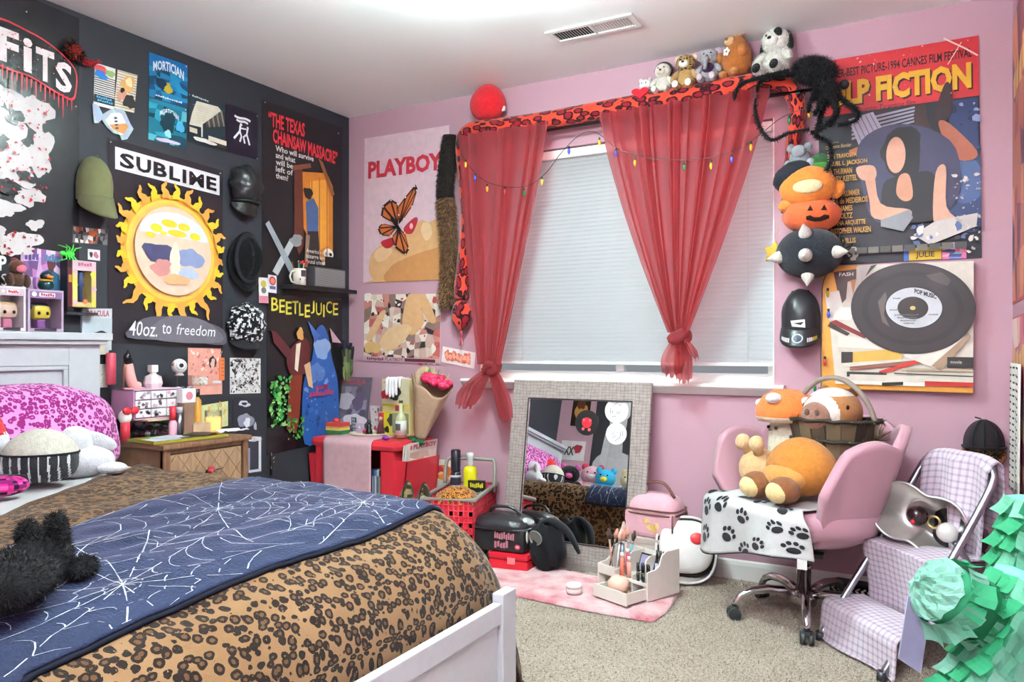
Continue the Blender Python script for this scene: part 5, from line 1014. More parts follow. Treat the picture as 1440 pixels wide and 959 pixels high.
for (ya, yb, za, zb_, zc, zd) in ((-.008, .008, .058, .062, .045, .04), (.008, .024, .062, .052, .04, .036), (.024, .044, .052, .052, .036, .036), (.044, .06, .052, .062, .036, .04), (.06, .078, .062, .06, .04, .048)): facep(b, [(ya, za), (yb, zb_), (yb, zd), (ya, zc)])
b.build('mouth', 'fabric', T_)
T_ = hang('spiked_ball', 'dark navy plush ball with white cone spikes under the pumpkin', 1138, 392, y=-.12); MB().ell((0, 0, .108), (.11, .135, .108), '#23262e', None, 30, 20).build('body', 'plush', T_)
for (y_, z_) in ((.0, .085), (-.005, .19), (.128, .10), (-.128, .09), (.0, .0)):
    k = math.sqrt(max(0, 1-(y_/.145)**2-((z_-.108)/.115)**2)); c = Vector((.11*k, y_*.85, .108+(z_-.108)*.85)); d = (c-Vector((0, 0, .108))).normalized(); b = MB(); b.tube([c-d*.01, c+d*.018, c+d*.045, c+d*.055], [.030, .024, .008, .002], 14, '#d8d2ca'); b.build('spike', 'plush', T_)
s_ = Sheet((.112, -.02, .145), (0, .04, 0), (.01, 0, -.02)); s_.N = Vector((1, 0, 0)); s_.text('2000', 0, 0, 1, .45, '#d8d4d0', .02) if False else None
T_ = hang('yellow_plush', 'small yellow plush star keychain by the window edge', 1089, 372); b = MB(); 
pts = [(.0, (.045 if k % 2 == 0 else .026)*math.sin(k*PI/5+.2), .05+(.05 if k % 2 == 0 else .03)*math.cos(k*PI/5+.2)) for k in range(10)]; b.prism(pts, (.022, 0, 0), '#d8b04a'); b.build('star', 'plush', T_); MB().tube([(.01, 0, .09), (.01, .02, .15), (.01, .022, .2)], .0016, 5, '#c8b48a').build('cord', 'fabric', T_)
T_ = hang('black_bow', 'loose black ribbon bow at the side of the spiked ball', 1183, 362, 'ribbon'); 
for k in range(6): a = k*1.05; MB().tube(smooth_path([(0, 0, .03), (.015, .03*math.cos(a), .03+.04*math.sin(a)), (.01, .05*math.cos(a+.5), .03+.05*math.sin(a+.5)), (0, .01, .03)], 4), .0025, 5, '#17161a').build('loop', 'fabric', T_)
# --- string lights
def bulbs(T_, pts, w):
    cols = {'y': '#e0b43c', 'b': '#4a5ac8', 'g': '#2a7a4c', 'r': '#c83a44', 'w': '#d8dce0'}
    for (px, py, c) in pts:
        p = onY(px, py, w)-T_.location; b = MB(); b.cyl(p+Vector((0, 0, .012)), p, .005, None, 8, '#2a3a2c'); bb = b.build('socket', 'satin', T_); MB().lathe([(0, -.03), (.004, -.026), (.0075, -.014), (.006, -.004), (.004, 0), (0, 0)], 10, cols[c], c=p).build('bulb', 'gloss', bb)
w = -.175; T_ = thing('string_lights', 'coloured bulb string lights draped over the curtains', 'lights', onY(735, 263, w))
def wire(T_, pts, w, name='wire'): MB().tube([p-T_.location for p in smooth_path([onY(x, y, w) for x, y in pts], 5)], .0019, 5, '#333a36').build(name, 'satin', T_)
wire(T_, [(648, 215), (665, 240), (690, 258), (735, 263), (765, 246), (790, 214), (815, 190), (838, 186), (868, 209), (900, 220), (940, 225), (990, 223), (1035, 211), (1068, 190), (1100, 165), (1140, 150)], w)
bulbs(T_, [(655, 228, 'y'), (668, 247, 'b'), (685, 262, 'y'), (710, 266, 'r'), (737, 268, 'g'), (762, 252, 'y'), (800, 209, 'b'), (843, 197, 'y'), (866, 212, 'b'), (893, 225, 'y'), (920, 229, 'r'), (962, 231, 'g'), (1000, 229, 'y'), (1029, 220, 'b'), (1056, 203, 'y'), (1110, 166, 'g'), (1138, 155, 'y')], w)
T_ = thing('string_lights', 'string light wire hanging down beside the record canvas', 'lights', onY(1155, 545, -.05)); wire(T_, [(1178, 300), (1180, 345), (1168, 375), (1157, 400), (1156, 450), (1154, 500), (1155, 540), (1150, 546)], -.05); bulbs(T_, [(1170, 374, 'g'), (1164, 409, 'y'), (1165, 438, 'b'), (1160, 505, 'r'), (1146, 542, 'g')], -.06)
# --- caps on the back wall
A, B = onY(1096, 450, -.05), onY(1154, 450, -.05); zt_, zb_ = onY(1125, 406, -.05).z, onY(1125, 495, -.05).z; hz = (zt_-zb_)/2; ry = (B.x-A.x)/2*.95
T_ = thing('baseball_cap', 'black baseball cap with white logo hanging under the spiked ball', 'hat', ((A.x+B.x)/2, -.001, (zt_+zb_)/2), -PI/2)
bf_ = cap2(T_, ry, hz*.9, hz*.12, .075, '#232326', hz*.62, 'satin', lambda g: '#26262a' if abs(g.y) > .0012 else '#3c3c40', '#232327')
MB().tube([(.03, -ry*.45, hz*.85), (.03, -ry*.42, hz*.92), (.03, -ry*.2, hz*.86)], .006, 6, '#1b1b1e').build('strap', 'satin', T_); MB().tube([(.03, ry*.2, hz*.86), (.03, ry*.42, hz*.92), (.03, ry*.45, hz*.85)], .006, 6, '#1b1b1e').build('strap', 'satin', T_)
b = MB(); q = .0985; b.poly([(q, -.03, -hz*.02), (q, .028, hz*.02), (q, .03, -hz*.24), (q, -.024, -hz*.2)], '#e4e4e6'); b.poly([(q+.0006, -.02, -hz*.1), (q+.0006, .012, -hz*.16), (q+.0006, .024, -hz*.06)], '#2a2a2c'); b.build('front_logo', 'print', T_)
def obr(u, v): p_ = bf_(u, v); return p_+Vector((.0032, 0, .0026))
b = MB(); n_ = 16; b.add([obr(.5, .55)]+[obr(.5+.095*math.cos(2*PI*k/n_), .55+.24*math.sin(2*PI*k/n_)) for k in range(n_)], [(0, 1+k, 1+(k+1) % n_) for k in range(n_)], '#b8c4d0'); b.build('round_badge', 'print', T_); b = MB(); b.add([obr(.5, .55)+Vector((.0006, 0, 0))]+[obr(.5+.07*math.cos(2*PI*k/n_), .55+.18*math.sin(2*PI*k/n_))+Vector((.0006, 0, 0)) for k in range(n_)], [(0, 1+k, 1+(k+1) % n_) for k in range(n_)], '#2a3040'); b.build('badge_centre', 'print', T_); b = MB()
for k in range(6):
    for u_, cc in ((.16+.035*k, '#d8d8dc'), (.66+.035*k, '#c8a838' if k > 2 else '#d0d0d4')): b.poly([obr(u_, .55), obr(u_+.026, .57), obr(u_+.026, .80), obr(u_, .78)], cc)
b.build('brim_badges', 'print', T_)['kind'] = 'stuff'
A, B = onY(1351, 620, -.05), onY(1418, 620, -.05); zt_, zb_ = onY(1385, 590, -.05).z, onY(1385, 668, -.05).z; hz = (zt_-zb_)/2; ry = (B.x-A.x)/2*.9
T_ = thing('trucker_cap', 'black mesh trucker cap with leopard print brim', 'hat', ((A.x+B.x)/2, -.001, (zt_+zb_)/2), -PI/2)
t = NT('black_net'); t.base('#1a181c'); t.p(Roughness=.7, Alpha=.62); M['black_net'] = t.m; leopard('brown_leopard_small', '#b8752c', '#c98a3c', '#2a1408', 60, .25, .5, coord='Object', gap=.42)
MB().ell((.02, 0, hz*.1), (.085, ry, hz*.88), '#1a181c', None, 36, 22, lambda p: Vector((max(p.x, -.1), p.y, p.z))).build('mesh_crown', 'black_net', T_)
for k in range(3): a = (-.6, 0, .6)[k]; MB().tube([(.02+.087*math.sin(tt), ry*1.02*math.sin(a)*math.sin(tt)*1.0, hz*.1+hz*.9*math.cos(tt)) for tt in [i*PI/20 for i in range(1, 13)]], .004, 6, '#141216', flat=.4).build('seam', 'fabric', T_)
MB().tube([(.02+.088*math.cos(a), ry*1.02*math.sin(a), hz*.1-hz*.10) for a in [x*.16-1.6 for x in range(21)]], .006, 6, '#141216').build('sweatband', 'fabric', T_); cap_brim(T_, ry, -hz*.02, hz*.75, .085, '#b8752c', 'brown_leopard_small'); MB().tube([(.02, -.01, hz*1.0), (.03, -.03, hz*1.06)], .003, 5, '#141216').build('snap_strap', 'fabric', T_)
# --- right wall: two posters and a dashed cloth hanging
for nm, lab, y0, y1, z0, z1, cs, tx in (('wall_poster', 'dark red poster high on the right wall', -.03, -.62, 1.22, 2.3, ['#8a3a44', '#5a2a44', '#a8604c', '#3a2038', '#c87a5a'], 'DON'), ('wall_poster', 'warm pink poster low on the right wall', -.03, -.60, .55, 1.17, ['#c86a78', '#e0b4a8', '#a84a5c', '#8a5a7a', '#efd8cc'], 'ROCK')):
    sh = Sheet((W-.003, y0, z1), (0, y1-y0, 0), (0, 0, z0-z1)); p = [sh.P(0, 0), sh.P(1, 0), sh.P(1, 1), sh.P(0, 1)]; o = MB().prism([q+Vector((.0015, 0, 0)) for q in p], (-.0015, 0, 0), '#a02a38').build(nm, 'print'); tag(o, lab, 'poster'); sh.o = o; sh.mat = 'print'
    sh.mosaic(5, 7, (.02, .01, .98, .99), cs, 4); sh.marks(.1, .18, .9, .3, 4, '#d8a86a', 3); finish(sh)
T_ = thing('dashed_cloth', 'white cloth with black dashes hanging at the right edge', 'cloth', (W-.04, -.42, .52)); zt_, zb_ = onY(1430, 512, -.45).z, onY(1430, 705, -.45).z
def dc(u, v): return (W-.012-.004*math.sin(u*9)-.004*v, -.10-.40*u, zt_+(zb_-zt_)*v)
MB().grid(24, 16, dc, '#ece8e0').build('cloth', 'fabric', T_, world=True, solid=.004)
b = MB(); r_ = random.Random(4)
for i in range(6):
    for j in range(18):
        u = (i+.25+.1*r_.random())/6; v = (j+.4+.2*r_.random())/18; q0, q1 = Vector(dc(u-.05, v)), Vector(dc(u+.05, v)); o_ = Vector((-.004, 0, 0)); b.poly([q0+o_, q1+o_, q1+o_-Vector((0, 0, .007)), q0+o_-Vector((0, 0, .007))], '#262426')
b.build('dashes', 'fabric', T_, world=True)['kind'] = 'stuff'
# front wall prints, seen in the mirror
def fw(name, label, x0, x1, z0, z1, col):
    sh = Sheet((x1, FRONT_Y+.003, z1), (x0-x1, 0, 0), (0, 0, z0-z1)); p = [sh.P(0, 0), sh.P(1, 0), sh.P(1, 1), sh.P(0, 1)]; o = MB().prism([q-Vector((0, .0015, 0)) for q in p], (0, .0015, 0), col).build(name, 'print'); tag(o, label, 'poster'); sh.o = o; sh.mat = 'print'; return sh
s = fw('portrait_poster', 'black and white portrait poster reflected in the mirror', .36, .82, .82, 1.72, '#38363a'); s.blob(.5, .86, .42, .2, '#c4c2c4', 3, .1); s.poly([(.38, .5), (.62, .5), (.66, .75), (.34, .75)], '#bebcbe'); s.ell(.5, .38, .18, .2, '#d2d0d2'); s.blob(.5, .24, .24, .14, '#e6e4e6', 4, .2); s.poly([(.62, .56), (.74, .5), (.8, .8), (.66, .84)], '#cac8ca'); finish(s)
s = fw('glossy_print', 'small golden brown print on pink wall, reflected in the mirror', .12, .30, 1.32, 1.62, '#2c1c16'); s.blob(.5, .6, .3, .35, '#c08a4a', 3); s.blob(.5, .3, .2, .2, '#6a3a24', 4); finish(s)
s = fw('round_sticker', 'white round emblem card reflected in the mirror', .95, 1.15, 1.35, 1.55, '#1c1a1c'); s.disc(.5, .5, .46, '#e8e6e4'); s.blob(.5, .5, .2, .2, '#5a585a', 3); finish(s)
s = fw('heart_print', 'white card with red marks reflected in the mirror', .06, .30, 1.0, 1.18, '#e6dede'); s.blob(.3, .4, .15, .25, '#c23a4a', 3); s.text('XX', .45, .3, .85, .75, '#2a2a2c', .03); finish(s)
# ================================================================ headboard shelf, nightstand, corner cart
HZT = 1.116
def hx(px, x=.08): return onX(px, 470, x).y
def figure_box(name, label, px0, px1, h, col, win, dollcol, hair, brand):
    y0, y1 = hx(px0, .13), hx(px1, .13); T_ = thing(name, label, 'toy box', (.082, (y0+y1)/2, HZT)); w = (y1-y0)/2; d = .045
    b = MB(); b.box((-d, -w, 0), (-d+.002, w, h), col); b.box((-d, -w, 0), (d, w, .012), col); b.box((-d, -w, h-.03), (d, w, h), col); b.box((-d, -w, .012), (d, -w+.008, h-.03), col); b.box((-d, w-.008, .012), (d, w, h-.03), col); b.build('carton', 'paint', T_)
    MB().box((-d+.003, -w+.009, .013), (-d+.004, w-.009, h-.031), win).build('backing', 'print', T_)
    s = Sheet((d+.0006, -w, h-.001), (0, 2*w, 0), (0, 0, -h)); s.N = Vector((1, 0, 0)); s.o = T_; s.mat = 'print'
    s.rect(.05, .04, .95, .2, brand); s.rect(.30, .07, .75, .16, '#e8e4e4'); s.marks(.1, .9, .9, .985, 1, '#3a3440', 3); s.disc(.16, .11, .07, '#e8e4e4', 14); s.marks(.34, .085, .72, .145, 6, '#b03a44', 1); finish(s)
    f = thing('vinyl_figure', 'big headed vinyl doll with '+hair[1]+' hair inside its box', 'figurine', (.082, (y0+y1)/2, HZT+.013)); 
    MB().box((-.016, -.016, 0), (.016, .016, .035), dollcol[1], bevel=.006).build('body', 'satin', f); MB().box((-.026, -.034, .035), (.026, .034, .09), dollcol[0], bevel=.02).build('head', 'satin', f); MB().box((-.03, -.038, .062), (.012, .038, .1), hair[0], bevel=.02).build('hair', 'satin', f)
    for q in (-1, 1): ep(f, 'eye', (.027, q*.016, .058), (.003, .006, .007), '#161418', mat='gloss', nu=10, nv=8)
    MB().box((d-.001, -w+.009, .013), (d-.0005, w-.009, h-.031), '#ffffff').build('window', 'clear', T_)
figure_box('boxed_figure', 'white boxed vinyl figure at the left on the headboard', -2, 37, .165, '#d9cfd6', '#cfc4cc', ('#d8b8a4', '#c87a96'), ('#d8c08a', 'blonde'), '#c9b8c4')
figure_box('boxed_figure', 'violet boxed vinyl figure with dark hair on the headboard', 40, 90, .160, '#b4a0b8', '#9a8aa8', ('#d6c24a', '#8a5a9a'), ('#2a3050', 'dark blue'), '#8a6a94')
zt4 = HZT+.165
T_ = thing('toy_monkey', 'brown and pink toy monkey sitting on a figure box', 'toy', (.08, hx(22), zt4)); ep(T_, 'body', (0, 0, .03), (.03, .036, .032), '#4a3024'); ep(T_, 'head', (.01, 0, .075), (.028, .03, .028), '#5c3a2a'); ep(T_, 'face', (.03, .004, .07), (.012, .02, .016), '#d8768a', nu=12, nv=8); ep(T_, 'arm', (.02, .03, .025), (.014, .014, .026), '#4a3024', nu=10, nv=8); ep(T_, 'arm', (.02, -.03, .025), (.014, .014, .026), '#4a3024', nu=10, nv=8); ep(T_, 'tuft', (-.008, .0, .1), (.012, .016, .012), '#8a2a3a', nu=10, nv=8)
T_ = thing('toy_duck', 'dark teal toy duck with orange beak on the violet box', 'toy', (.08, hx(64), HZT+.160)); ep(T_, 'body', (0, 0, .022), (.028, .028, .024), '#14383c', mat='gloss'); ep(T_, 'head', (.006, 0, .055), (.022, .023, .021), '#1a2c34', mat='gloss'); ep(T_, 'bill', (.03, 0, .052), (.012, .014, .007), '#e07a2a', mat='gloss', nu=12, nv=8); MB().tube([(.02*math.cos(a), .02*math.sin(a), .04) for a in [2*PI*k/16 for k in range(16)]], .005, 6, '#d8a83a', closed=True).build('scarf', 'fabric', T_)
T_ = thing('plastic_spider', 'bright green plastic spider above the doll box', 'toy', onX(97, 357, .03)); ep(T_, 'body', (0, 0, 0), (.012, .022, .014), '#4ad84a', mat='satin'); ep(T_, 'head', (0, -.026, .0), (.010, .012, .010), '#4ad84a', mat='satin', nu=12, nv=8)
for k in range(8):
    a = (.5+.55*(k % 4))*(1 if k < 4 else -1); MB().tube([(0, -.015+.008*(k % 4), 0), (.02, -.02+.012*(k % 4), .022*math.copysign(1, a)), (.0, -.045+.032*(k % 4), .045*math.copysign(1, a)*(.7+.1*(k % 3)))], [.004, .003, .0015], 6, '#4ad84a').build('leg', 'satin', T_)
y0, y1 = onX(100, 400, .05).y, onX(133, 400, .05).y; zb, zt_ = onX(115, 432, .05).z, onX(115, 367, .05).z
T_ = thing('doll_box', 'yellow and pink doll box with window standing above the headboard', 'toy box', (.03, (y0+y1)/2, zb)); w = (y1-y0)/2; h = zt_-zb
MB().box((-.025, -w, 0), (-.022, w, h), '#c8b078').build('back', 'print', T_); b = MB(); b.box((-.025, -w, 0), (.03, w, .02), '#d2be7c'); b.box((-.025, -w, h-.04), (.03, w, h), '#d8b8c0'); b.box((-.025, -w, .02), (.03, -w+.02, h-.04), '#d8c67a'); b.box((-.025, w-.02, .02), (.03, w, h-.04), '#d8c67a'); b.build('carton', 'print', T_)
s = Sheet((.0306, -w, h), (0, 2*w, 0), (0, 0, -h)); s.N = Vector((1, 0, 0)); s.o = T_; s.mat = 'print'
for k, (u, v) in enumerate(((.12, .25), (.1, .5), (.12, .9), (.85, .3), (.88, .6), (.85, .92))): s.blob(u, v, .1, .06, '#e0d04a' if k % 2 else '#cfa8b8', k)
s.marks(.2, .04, .8, .11, 5, '#b86a8a', 2); s.disc(.5, .88, .1, '#d87a5a'); finish(s)
f = thing('doll', 'yellow haired doll standing in the doll box', 'doll', (.03, (y0+y1)/2, zb+.021)); MB().lathe([(0, 0), (.012, 0), (.011, .06), (.016, .07), (.010, .09), (.014, .12), (.005, .128), (0, .128)], 12, '#3a4a7a').build('body', 'satin', f); ep(f, 'head', (0, 0, .142), (.013, .013, .015), '#e0c0a0', mat='satin', nu=12, nv=8); ep(f, 'hair', (-.005, 0, .146), (.014, .018, .018), '#d8c04a', mat='satin', nu=12, nv=8)
MB().box((.0295, -w+.021, .021), (.0299, w-.021, h-.041), '#ffffff').build('window', 'clear', T_)
y0 = onX(88, 400, .03).y; T_ = thing('video_case', 'tall dark video case with red spine beside the doll box', 'case', (.03, y0+.018, zb)); MB().box((-.026, -.014, -.02), (.026, .014, h+.0), '#221a1e', bevel=.002).build('case', 'satin', T_); MB().box((.026, -.012, .0), (.0265, .012, h-.03), '#5a1e2a').build('spine_print', 'print', T_); MB().box((.0266, -.009, h-.09), (.027, .009, h-.06), '#b88a34').build('label', 'print', T_)
T_ = thing('headboard_shelf', 'small wall ledge carrying the doll box and video case', 'shelf', (.03, (y0+y1)/2, zb-.025)); MB().box((.0015, y0, zb-.032), (.058, y1+.01, zb-.0205), '#33343a').build('ledge', 'satin', T_, world=True)
# ---------------------------------------------------------------- nightstand
t = NT('oak'); v = t.coord('Object', (3, 30, 3)); n1 = t.noise(v, 4, 5, .6); t.base(t.ramp(n1, [(.3, '#583a28'), (.55, '#75523a'), (.75, '#8c684a')])); t.p(Roughness=.5); M['oak'] = t.m
t = NT('oak_pale'); v = t.coord('Object', (3, 18, 3)); n1 = t.noise(v, 4, 5, .6); t.base(t.ramp(n1, [(.3, '#80624a'), (.6, '#9a7c60'), (.8, '#a88c70')])); t.p(Roughness=.5); M['oak_pale'] = t.m
NX, NY0, NY1, NZ = .46, onX(234, 628, .46).y, onX(352, 611, .46).y, .672
T_ = thing('nightstand', 'oak nightstand with diamond lattice drawer beside the bed', 'nightstand', (.24, (NY0+NY1)/2, 0))
def nb_(name, lo, hi, mat='oak', bv=.003): return MB().box(lo, hi, '#b08658', bevel=bv).build(name, mat, T_, world=True)
nb_('top', (.018, NY0-.012, NZ-.022), (NX, NY1+.012, NZ), bv=.006); nb_('side_panel', (.02, NY0, .06), (NX-.02, NY0+.02, NZ-.022)); nb_('side_panel', (.02, NY1-.02, .06), (NX-.02, NY1, NZ-.022)); nb_('back_panel', (.02, NY0+.02, .06), (.03, NY1-.02, NZ-.022))
for y in (NY0, NY1-.028): nb_('post', (NX-.04, y, 0), (NX-.012, y+.028, NZ-.022)); nb_('post', (.02, y, 0), (.048, y+.028, .06))
nb_('rail', (NX-.035, NY0+.028, .42), (NX-.016, NY1-.028, .445)); nb_('rail', (NX-.035, NY0+.028, .08), (NX-.016, NY1-.028, .10)); nb_('rail', (NX-.035, NY0+.028, .632), (NX-.016, NY1-.028, .65))
for z0, z1 in ((.448, .628), (.105, .415)):
    d = nb_('drawer', (NX-.034, NY0+.032, z0), (NX-.020, NY1-.032, z1), 'oak_pale', .004); mid = (NY0+NY1)/2; hw = (NY1-NY0)/2-.036; b = MB(); hh_ = (z1-z0)
    for k in range(-4, 6):
        for sg in (1, -1):
            ya = mid+sg*(k*.075-.14); p0 = Vector((NX-.0195, ya, z0+.006)); p1 = Vector((NX-.0195, ya+sg*(hh_-.012)*.8, z1-.006))
            lo_, hi_ = mid-hw, mid+hw
            def clip(a, c):
                if abs(c.y-a.y) < 1e-6: return None
                ts = [0, 1]; t0, t1 = (lo_-a.y)/(c.y-a.y), (hi_-a.y)/(c.y-a.y); t0, t1 = min(t0, t1), max(t0, t1); t0, t1 = max(0, t0), min(1, t1); return None if t1 <= t0 else (a+(c-a)*t0, a+(c-a)*t1)
            q = clip(p0, p1)
            if q: b.tube(q, .0012, 4, '#7a5a3c')
    b.build('lattice', 'oak', d, world=True)
    kc = Vector((NX-.012, mid, (z0+z1)/2)); kb = MB().cyl(kc-Vector((.008, 0, 0)), kc+Vector((.008, 0, 0)), .010, None, 12, '#4a3a30').build('knob', 'metal', d, world=True)
# spiky metal flower tied to the drawer knob
kc = Vector((NX-.004, (NY0+NY1)/2, .54)); T2 = thing('knob_ornament', 'red rose and silver spikes tied on the drawer knob', 'ornament', kc); 
for k in range(9): ep(T2, 'petal', (.014+.002*(k % 3), .008*math.cos(k*2.4)-.008, .010+.008*math.sin(k*2.4)), (.006, .010, .009), '#a02a34' if k % 2 else '#c0424a', (k, .5, 0), mat='satin', nu=8, nv=6)
for k in range(9): a = -.4+.35*k; MB().tube([(.004, 0, 0), (.02, .055*math.cos(a*1.3-.2), .02-.03*abs(math.sin(a)))], [.003, .0008], 5, '#8a8684' if k % 2 else '#3a3634').build('spike', 'metal', T2)
# --- things on the nightstand
def ny(px, x): return onX(px, 600, x).y
def nthing(name, label, cat, px, x, z=NZ, rz=0): return thing(name, label, cat, (x, ny(px, x), z), rz)
y0, y1 = ny(187, .13), ny(245, .13); L = y1-y0
T_ = thing('clear_organizer', 'clear plastic organizer full of trinkets under the pink drawers', 'organizer', (.14, (y0+y1)/2, NZ)); h = .075
b = MB()
for lo, hi in (((-.09, -L/2, 0), (.09, L/2, .003)), ((-.09, -L/2, 0), (-.087, L/2, h)), ((.087, -L/2, 0), (.09, L/2, h)), ((-.09, -L/2, 0), (.09, -L/2+.003, h)), ((-.09, L/2-.003, 0), (.09, L/2, h)), ((-.087, -L/2, h*.5), (.087, L/2, h*.5+.002))): b.box(lo, hi, '#ffffff')
b.build('case', 'clear', T_); r_ = random.Random(5); b = MB()
for k in range(90): 
    c = (r_.uniform(-.07, .082), r_.uniform(-L/2+.012, L/2-.012), .008+r_.choice((0, h*.5))+r_.uniform(0, .016)); b.box(Vector(c)-Vector((.006, .008, .004)), Vector(c)+Vector((.006, .008, .005)), r_.choice(['#a8aab4', '#c8a0a8', '#5a5a68', '#e0dce0', '#7a8a9a', '#2f9a5c', '#b85a6a', '#3a3a48']), (r_.random(), r_.random(), r_.random()*3))
b.build('trinkets', 'gloss', T_)['kind'] = 'stuff'
MB().box((-.095, -L/2-.006, h), (.095, L/2+.006, h+.008), '#d8c4a0', bevel=.002).build('lid', 'wood', T_)
z2 = NZ+h+.0085; T_ = thing('pink_drawer_box', 'pink box with nine small clear drawers on the organizer', 'organizer', (.13, ny(206, .13)+.005, z2)); L = ny(242, .17)-ny(172, .17); h = .125
L = min(L, .27); b = MB(); b.box((-.075, -L/2, 0), (-.072, L/2, h), '#d8a0c4'); b.box((-.075, -L/2, 0), (.075, -L/2+.004, h), '#cf92ba'); b.box((-.075, L/2-.004, 0), (.075, L/2, h), '#cf92ba'); b.box((-.075, -L/2, 0), (.075, L/2, .004), '#d8a8c8'); b.box((-.075, -L/2, h-.004), (.075, L/2, h), '#dcb0cc'); b.build('case', 'satin', T_)
for i in range(3):
    for j in range(3):
        ya = -L/2+.006+(L-.012)*i/3; za = .006+(h-.012)*j/3; dd = MB().box((-.07, ya+.002, za+.002), (.076, ya+(L-.012)/3-.002, za+(h-.012)/3-.002), '#e6dfe4', bevel=.002).build('drawer', 'satin', T_)
        b = MB(); rr = random.Random(i*7+j)
        for k in range(5): u, w_ = rr.uniform(.15, .85), rr.uniform(.2, .8); cc = Vector((.0765, ya+(L-.012)/3*u, za+(h-.012)/3*w_)); b.box(cc-Vector((.0005, .007, .006)), cc+Vector((.0006, .007, .006)), rr.choice(['#8a848c', '#f4f0f2', '#c8a0b4', '#5a545c', '#b8b0b8']), (rr.random()*3, 0, 0))
        b.build('trinket_print', 'print', dd); ep(dd, 'knob', (.08, ya+(L-.012)/6, za+.010), .004, '#f4eef2', mat='gloss', nu=8, nv=6)
z3 = z2+h+.0005
T_ = thing('shoe_bottle', 'pink stiletto shaped perfume bottle with black heel on pink box', 'perfume', (.13, ny(187, .13), z3), 0); b = MB(); b.tube(smooth_path([(0, .03, .012), (0, .0, .02), (0, -.015, .06), (0, -.02, .11)], 4), [.016, .018, .019, .020, .021, .022, .022, .022, .022, .021, .020, .018, .015], 12, '#e2aaa4'); b.build('body', 'gloss', T_); MB().tube([(0, -.02, .108), (0, -.028, .14), (0, -.022, .165)], [.019, .016, .004], 12, '#1c1a1c').build('cap', 'gloss', T_); MB().tube([(0, -.045, .004), (0, -.04, .09), (0, -.03, .12)], [.003, .004, .006], 8, '#c88a6a').build('heel', 'metal', T_); MB().box((-.015, -.05, 0), (.015, .05, .006), '#d89a98', bevel=.002).build('sole', 'gloss', T_)
T_ = thing('crystal_bottle', 'faceted clear perfume bottle with square stopper', 'perfume', (.13, ny(215, .13), z3)); b = MB().lathe([(0, 0), (.032, 0), (.04, .02), (.034, .05), (.014, .06), (.014, .068), (0, .068)], 8, '#e0d0d4', smooth=False); b.build('bottle', 'gloss', T_); MB().box((-.016, -.016, .068), (.016, .016, .1), '#e8e2e4', bevel=.004).build('stopper', 'gloss', T_); MB().box((.034, -.012, .02), (.036, .012, .034), '#f0ecee').build('label', 'print', T_)
T_ = nthing('clear_box', 'clear acrylic display box behind the amber perfume', 'box', 256, .10); h = onX(256, 528, .1).z-NZ; b = MB(); b.box((-.05, -.06, 0), (.05, .06, h), '#ffffff'); b.build('box', 'clear', T_); MB().box((-.03, -.045, .004), (.03, .045, h*.6), '#7a7480').build('contents', 'paint', T_); r_ = random.Random(2); b = MB()
for k in range(14): b.ell((r_.uniform(-.03, .03), r_.uniform(-.045, .045), h*.6+r_.uniform(.004, .05)), .010, r_.choice(['#c85a70', '#d8d4dc', '#5a6478']), None, 8, 6)
b.build('beads', 'gloss', T_)['kind'] = 'stuff'
T_ = thing('eyeball_ornament', 'eyeball shaped ornament looking right on the clear box', 'ornament', (.10, ny(252, .10), NZ+h+.0005)); ep(T_, 'eyeball', (0, 0, .042), .034, '#eeeae8', mat='gloss')
dirv = Vector((.8, -.3, .12)).normalized()
for rr_, k, cc in ((.021, 1.0, '#3a7a9a'), (.010, 1.012, '#141418')):
    b = MB(); a_, b_ = frame(dirv); n_ = 16; off = math.sqrt(.0342**2-rr_**2)*k; pts = [Vector((0, 0, .042))+dirv*off+(a_*math.cos(2*PI*i/n_)+b_*math.sin(2*PI*i/n_))*rr_ for i in range(n_)]; b.add(pts+[Vector((0, 0, .042))+dirv*.0346*k], [(i, (i+1) % n_, n_) for i in range(n_)], cc, True); b.build('iris' if rr_ > .015 else 'pupil', 'gloss', T_)
MB().lathe([(0, 0), (.022, 0), (.018, .006), (.014, .012), (0, .012)], 16, '#c8b8b8').build('stand', 'gloss', T_); ep(T_, 'vein_bead', (.0, -.03, .05), .008, '#b04a34', mat='gloss', nu=8, nv=6)
def bottle(name, label, px, x, prof, col, capcol, capz, caph, capr, mat='gloss', z=NZ):
    T_ = nthing(name, label, 'bottle', px, x, z); MB().lathe(prof, 18, col).build('bottle', mat, T_); MB().cyl((0, 0, capz), (0, 0, capz+caph), capr, None, 14, capcol).build('cap', 'gloss', T_); return T_
h = onX(277, 558, .2).z-NZ; bottle('perfume_bottle', 'tall amber perfume bottle with black cap on the nightstand', 277, .20, [(0, 0), (.018, 0), (.019, .004), (.019, h*.9), (.01, h*.97), (.01, h), (0, h)], '#c08a3c', '#2a2628', h, .035, .012)
h = onX(252, 572, .26).z-NZ; bottle('silver_tube', 'silver cylinder spray standing behind the tray', 252, .26, [(0, 0), (.016, 0), (.016, h*.8), (0, h*.8)], '#8a8894', '#a8a6b0', h*.8, h*.2, .0155, 'metal')
bottle('lotion_bottle', 'pink bottle with red cap leaning by the pink drawers', 243, .255, [(0, 0), (.014, 0), (.017, .01), (.017, .06), (.010, .075), (0, .075)], '#e0a0b0', '#c22a34', .075, .06, .013)
T_ = nthing('seal_box', 'white square box with pink round seal', 'box', 262, .235); zz = onX(262, 566, .235).z-NZ; 
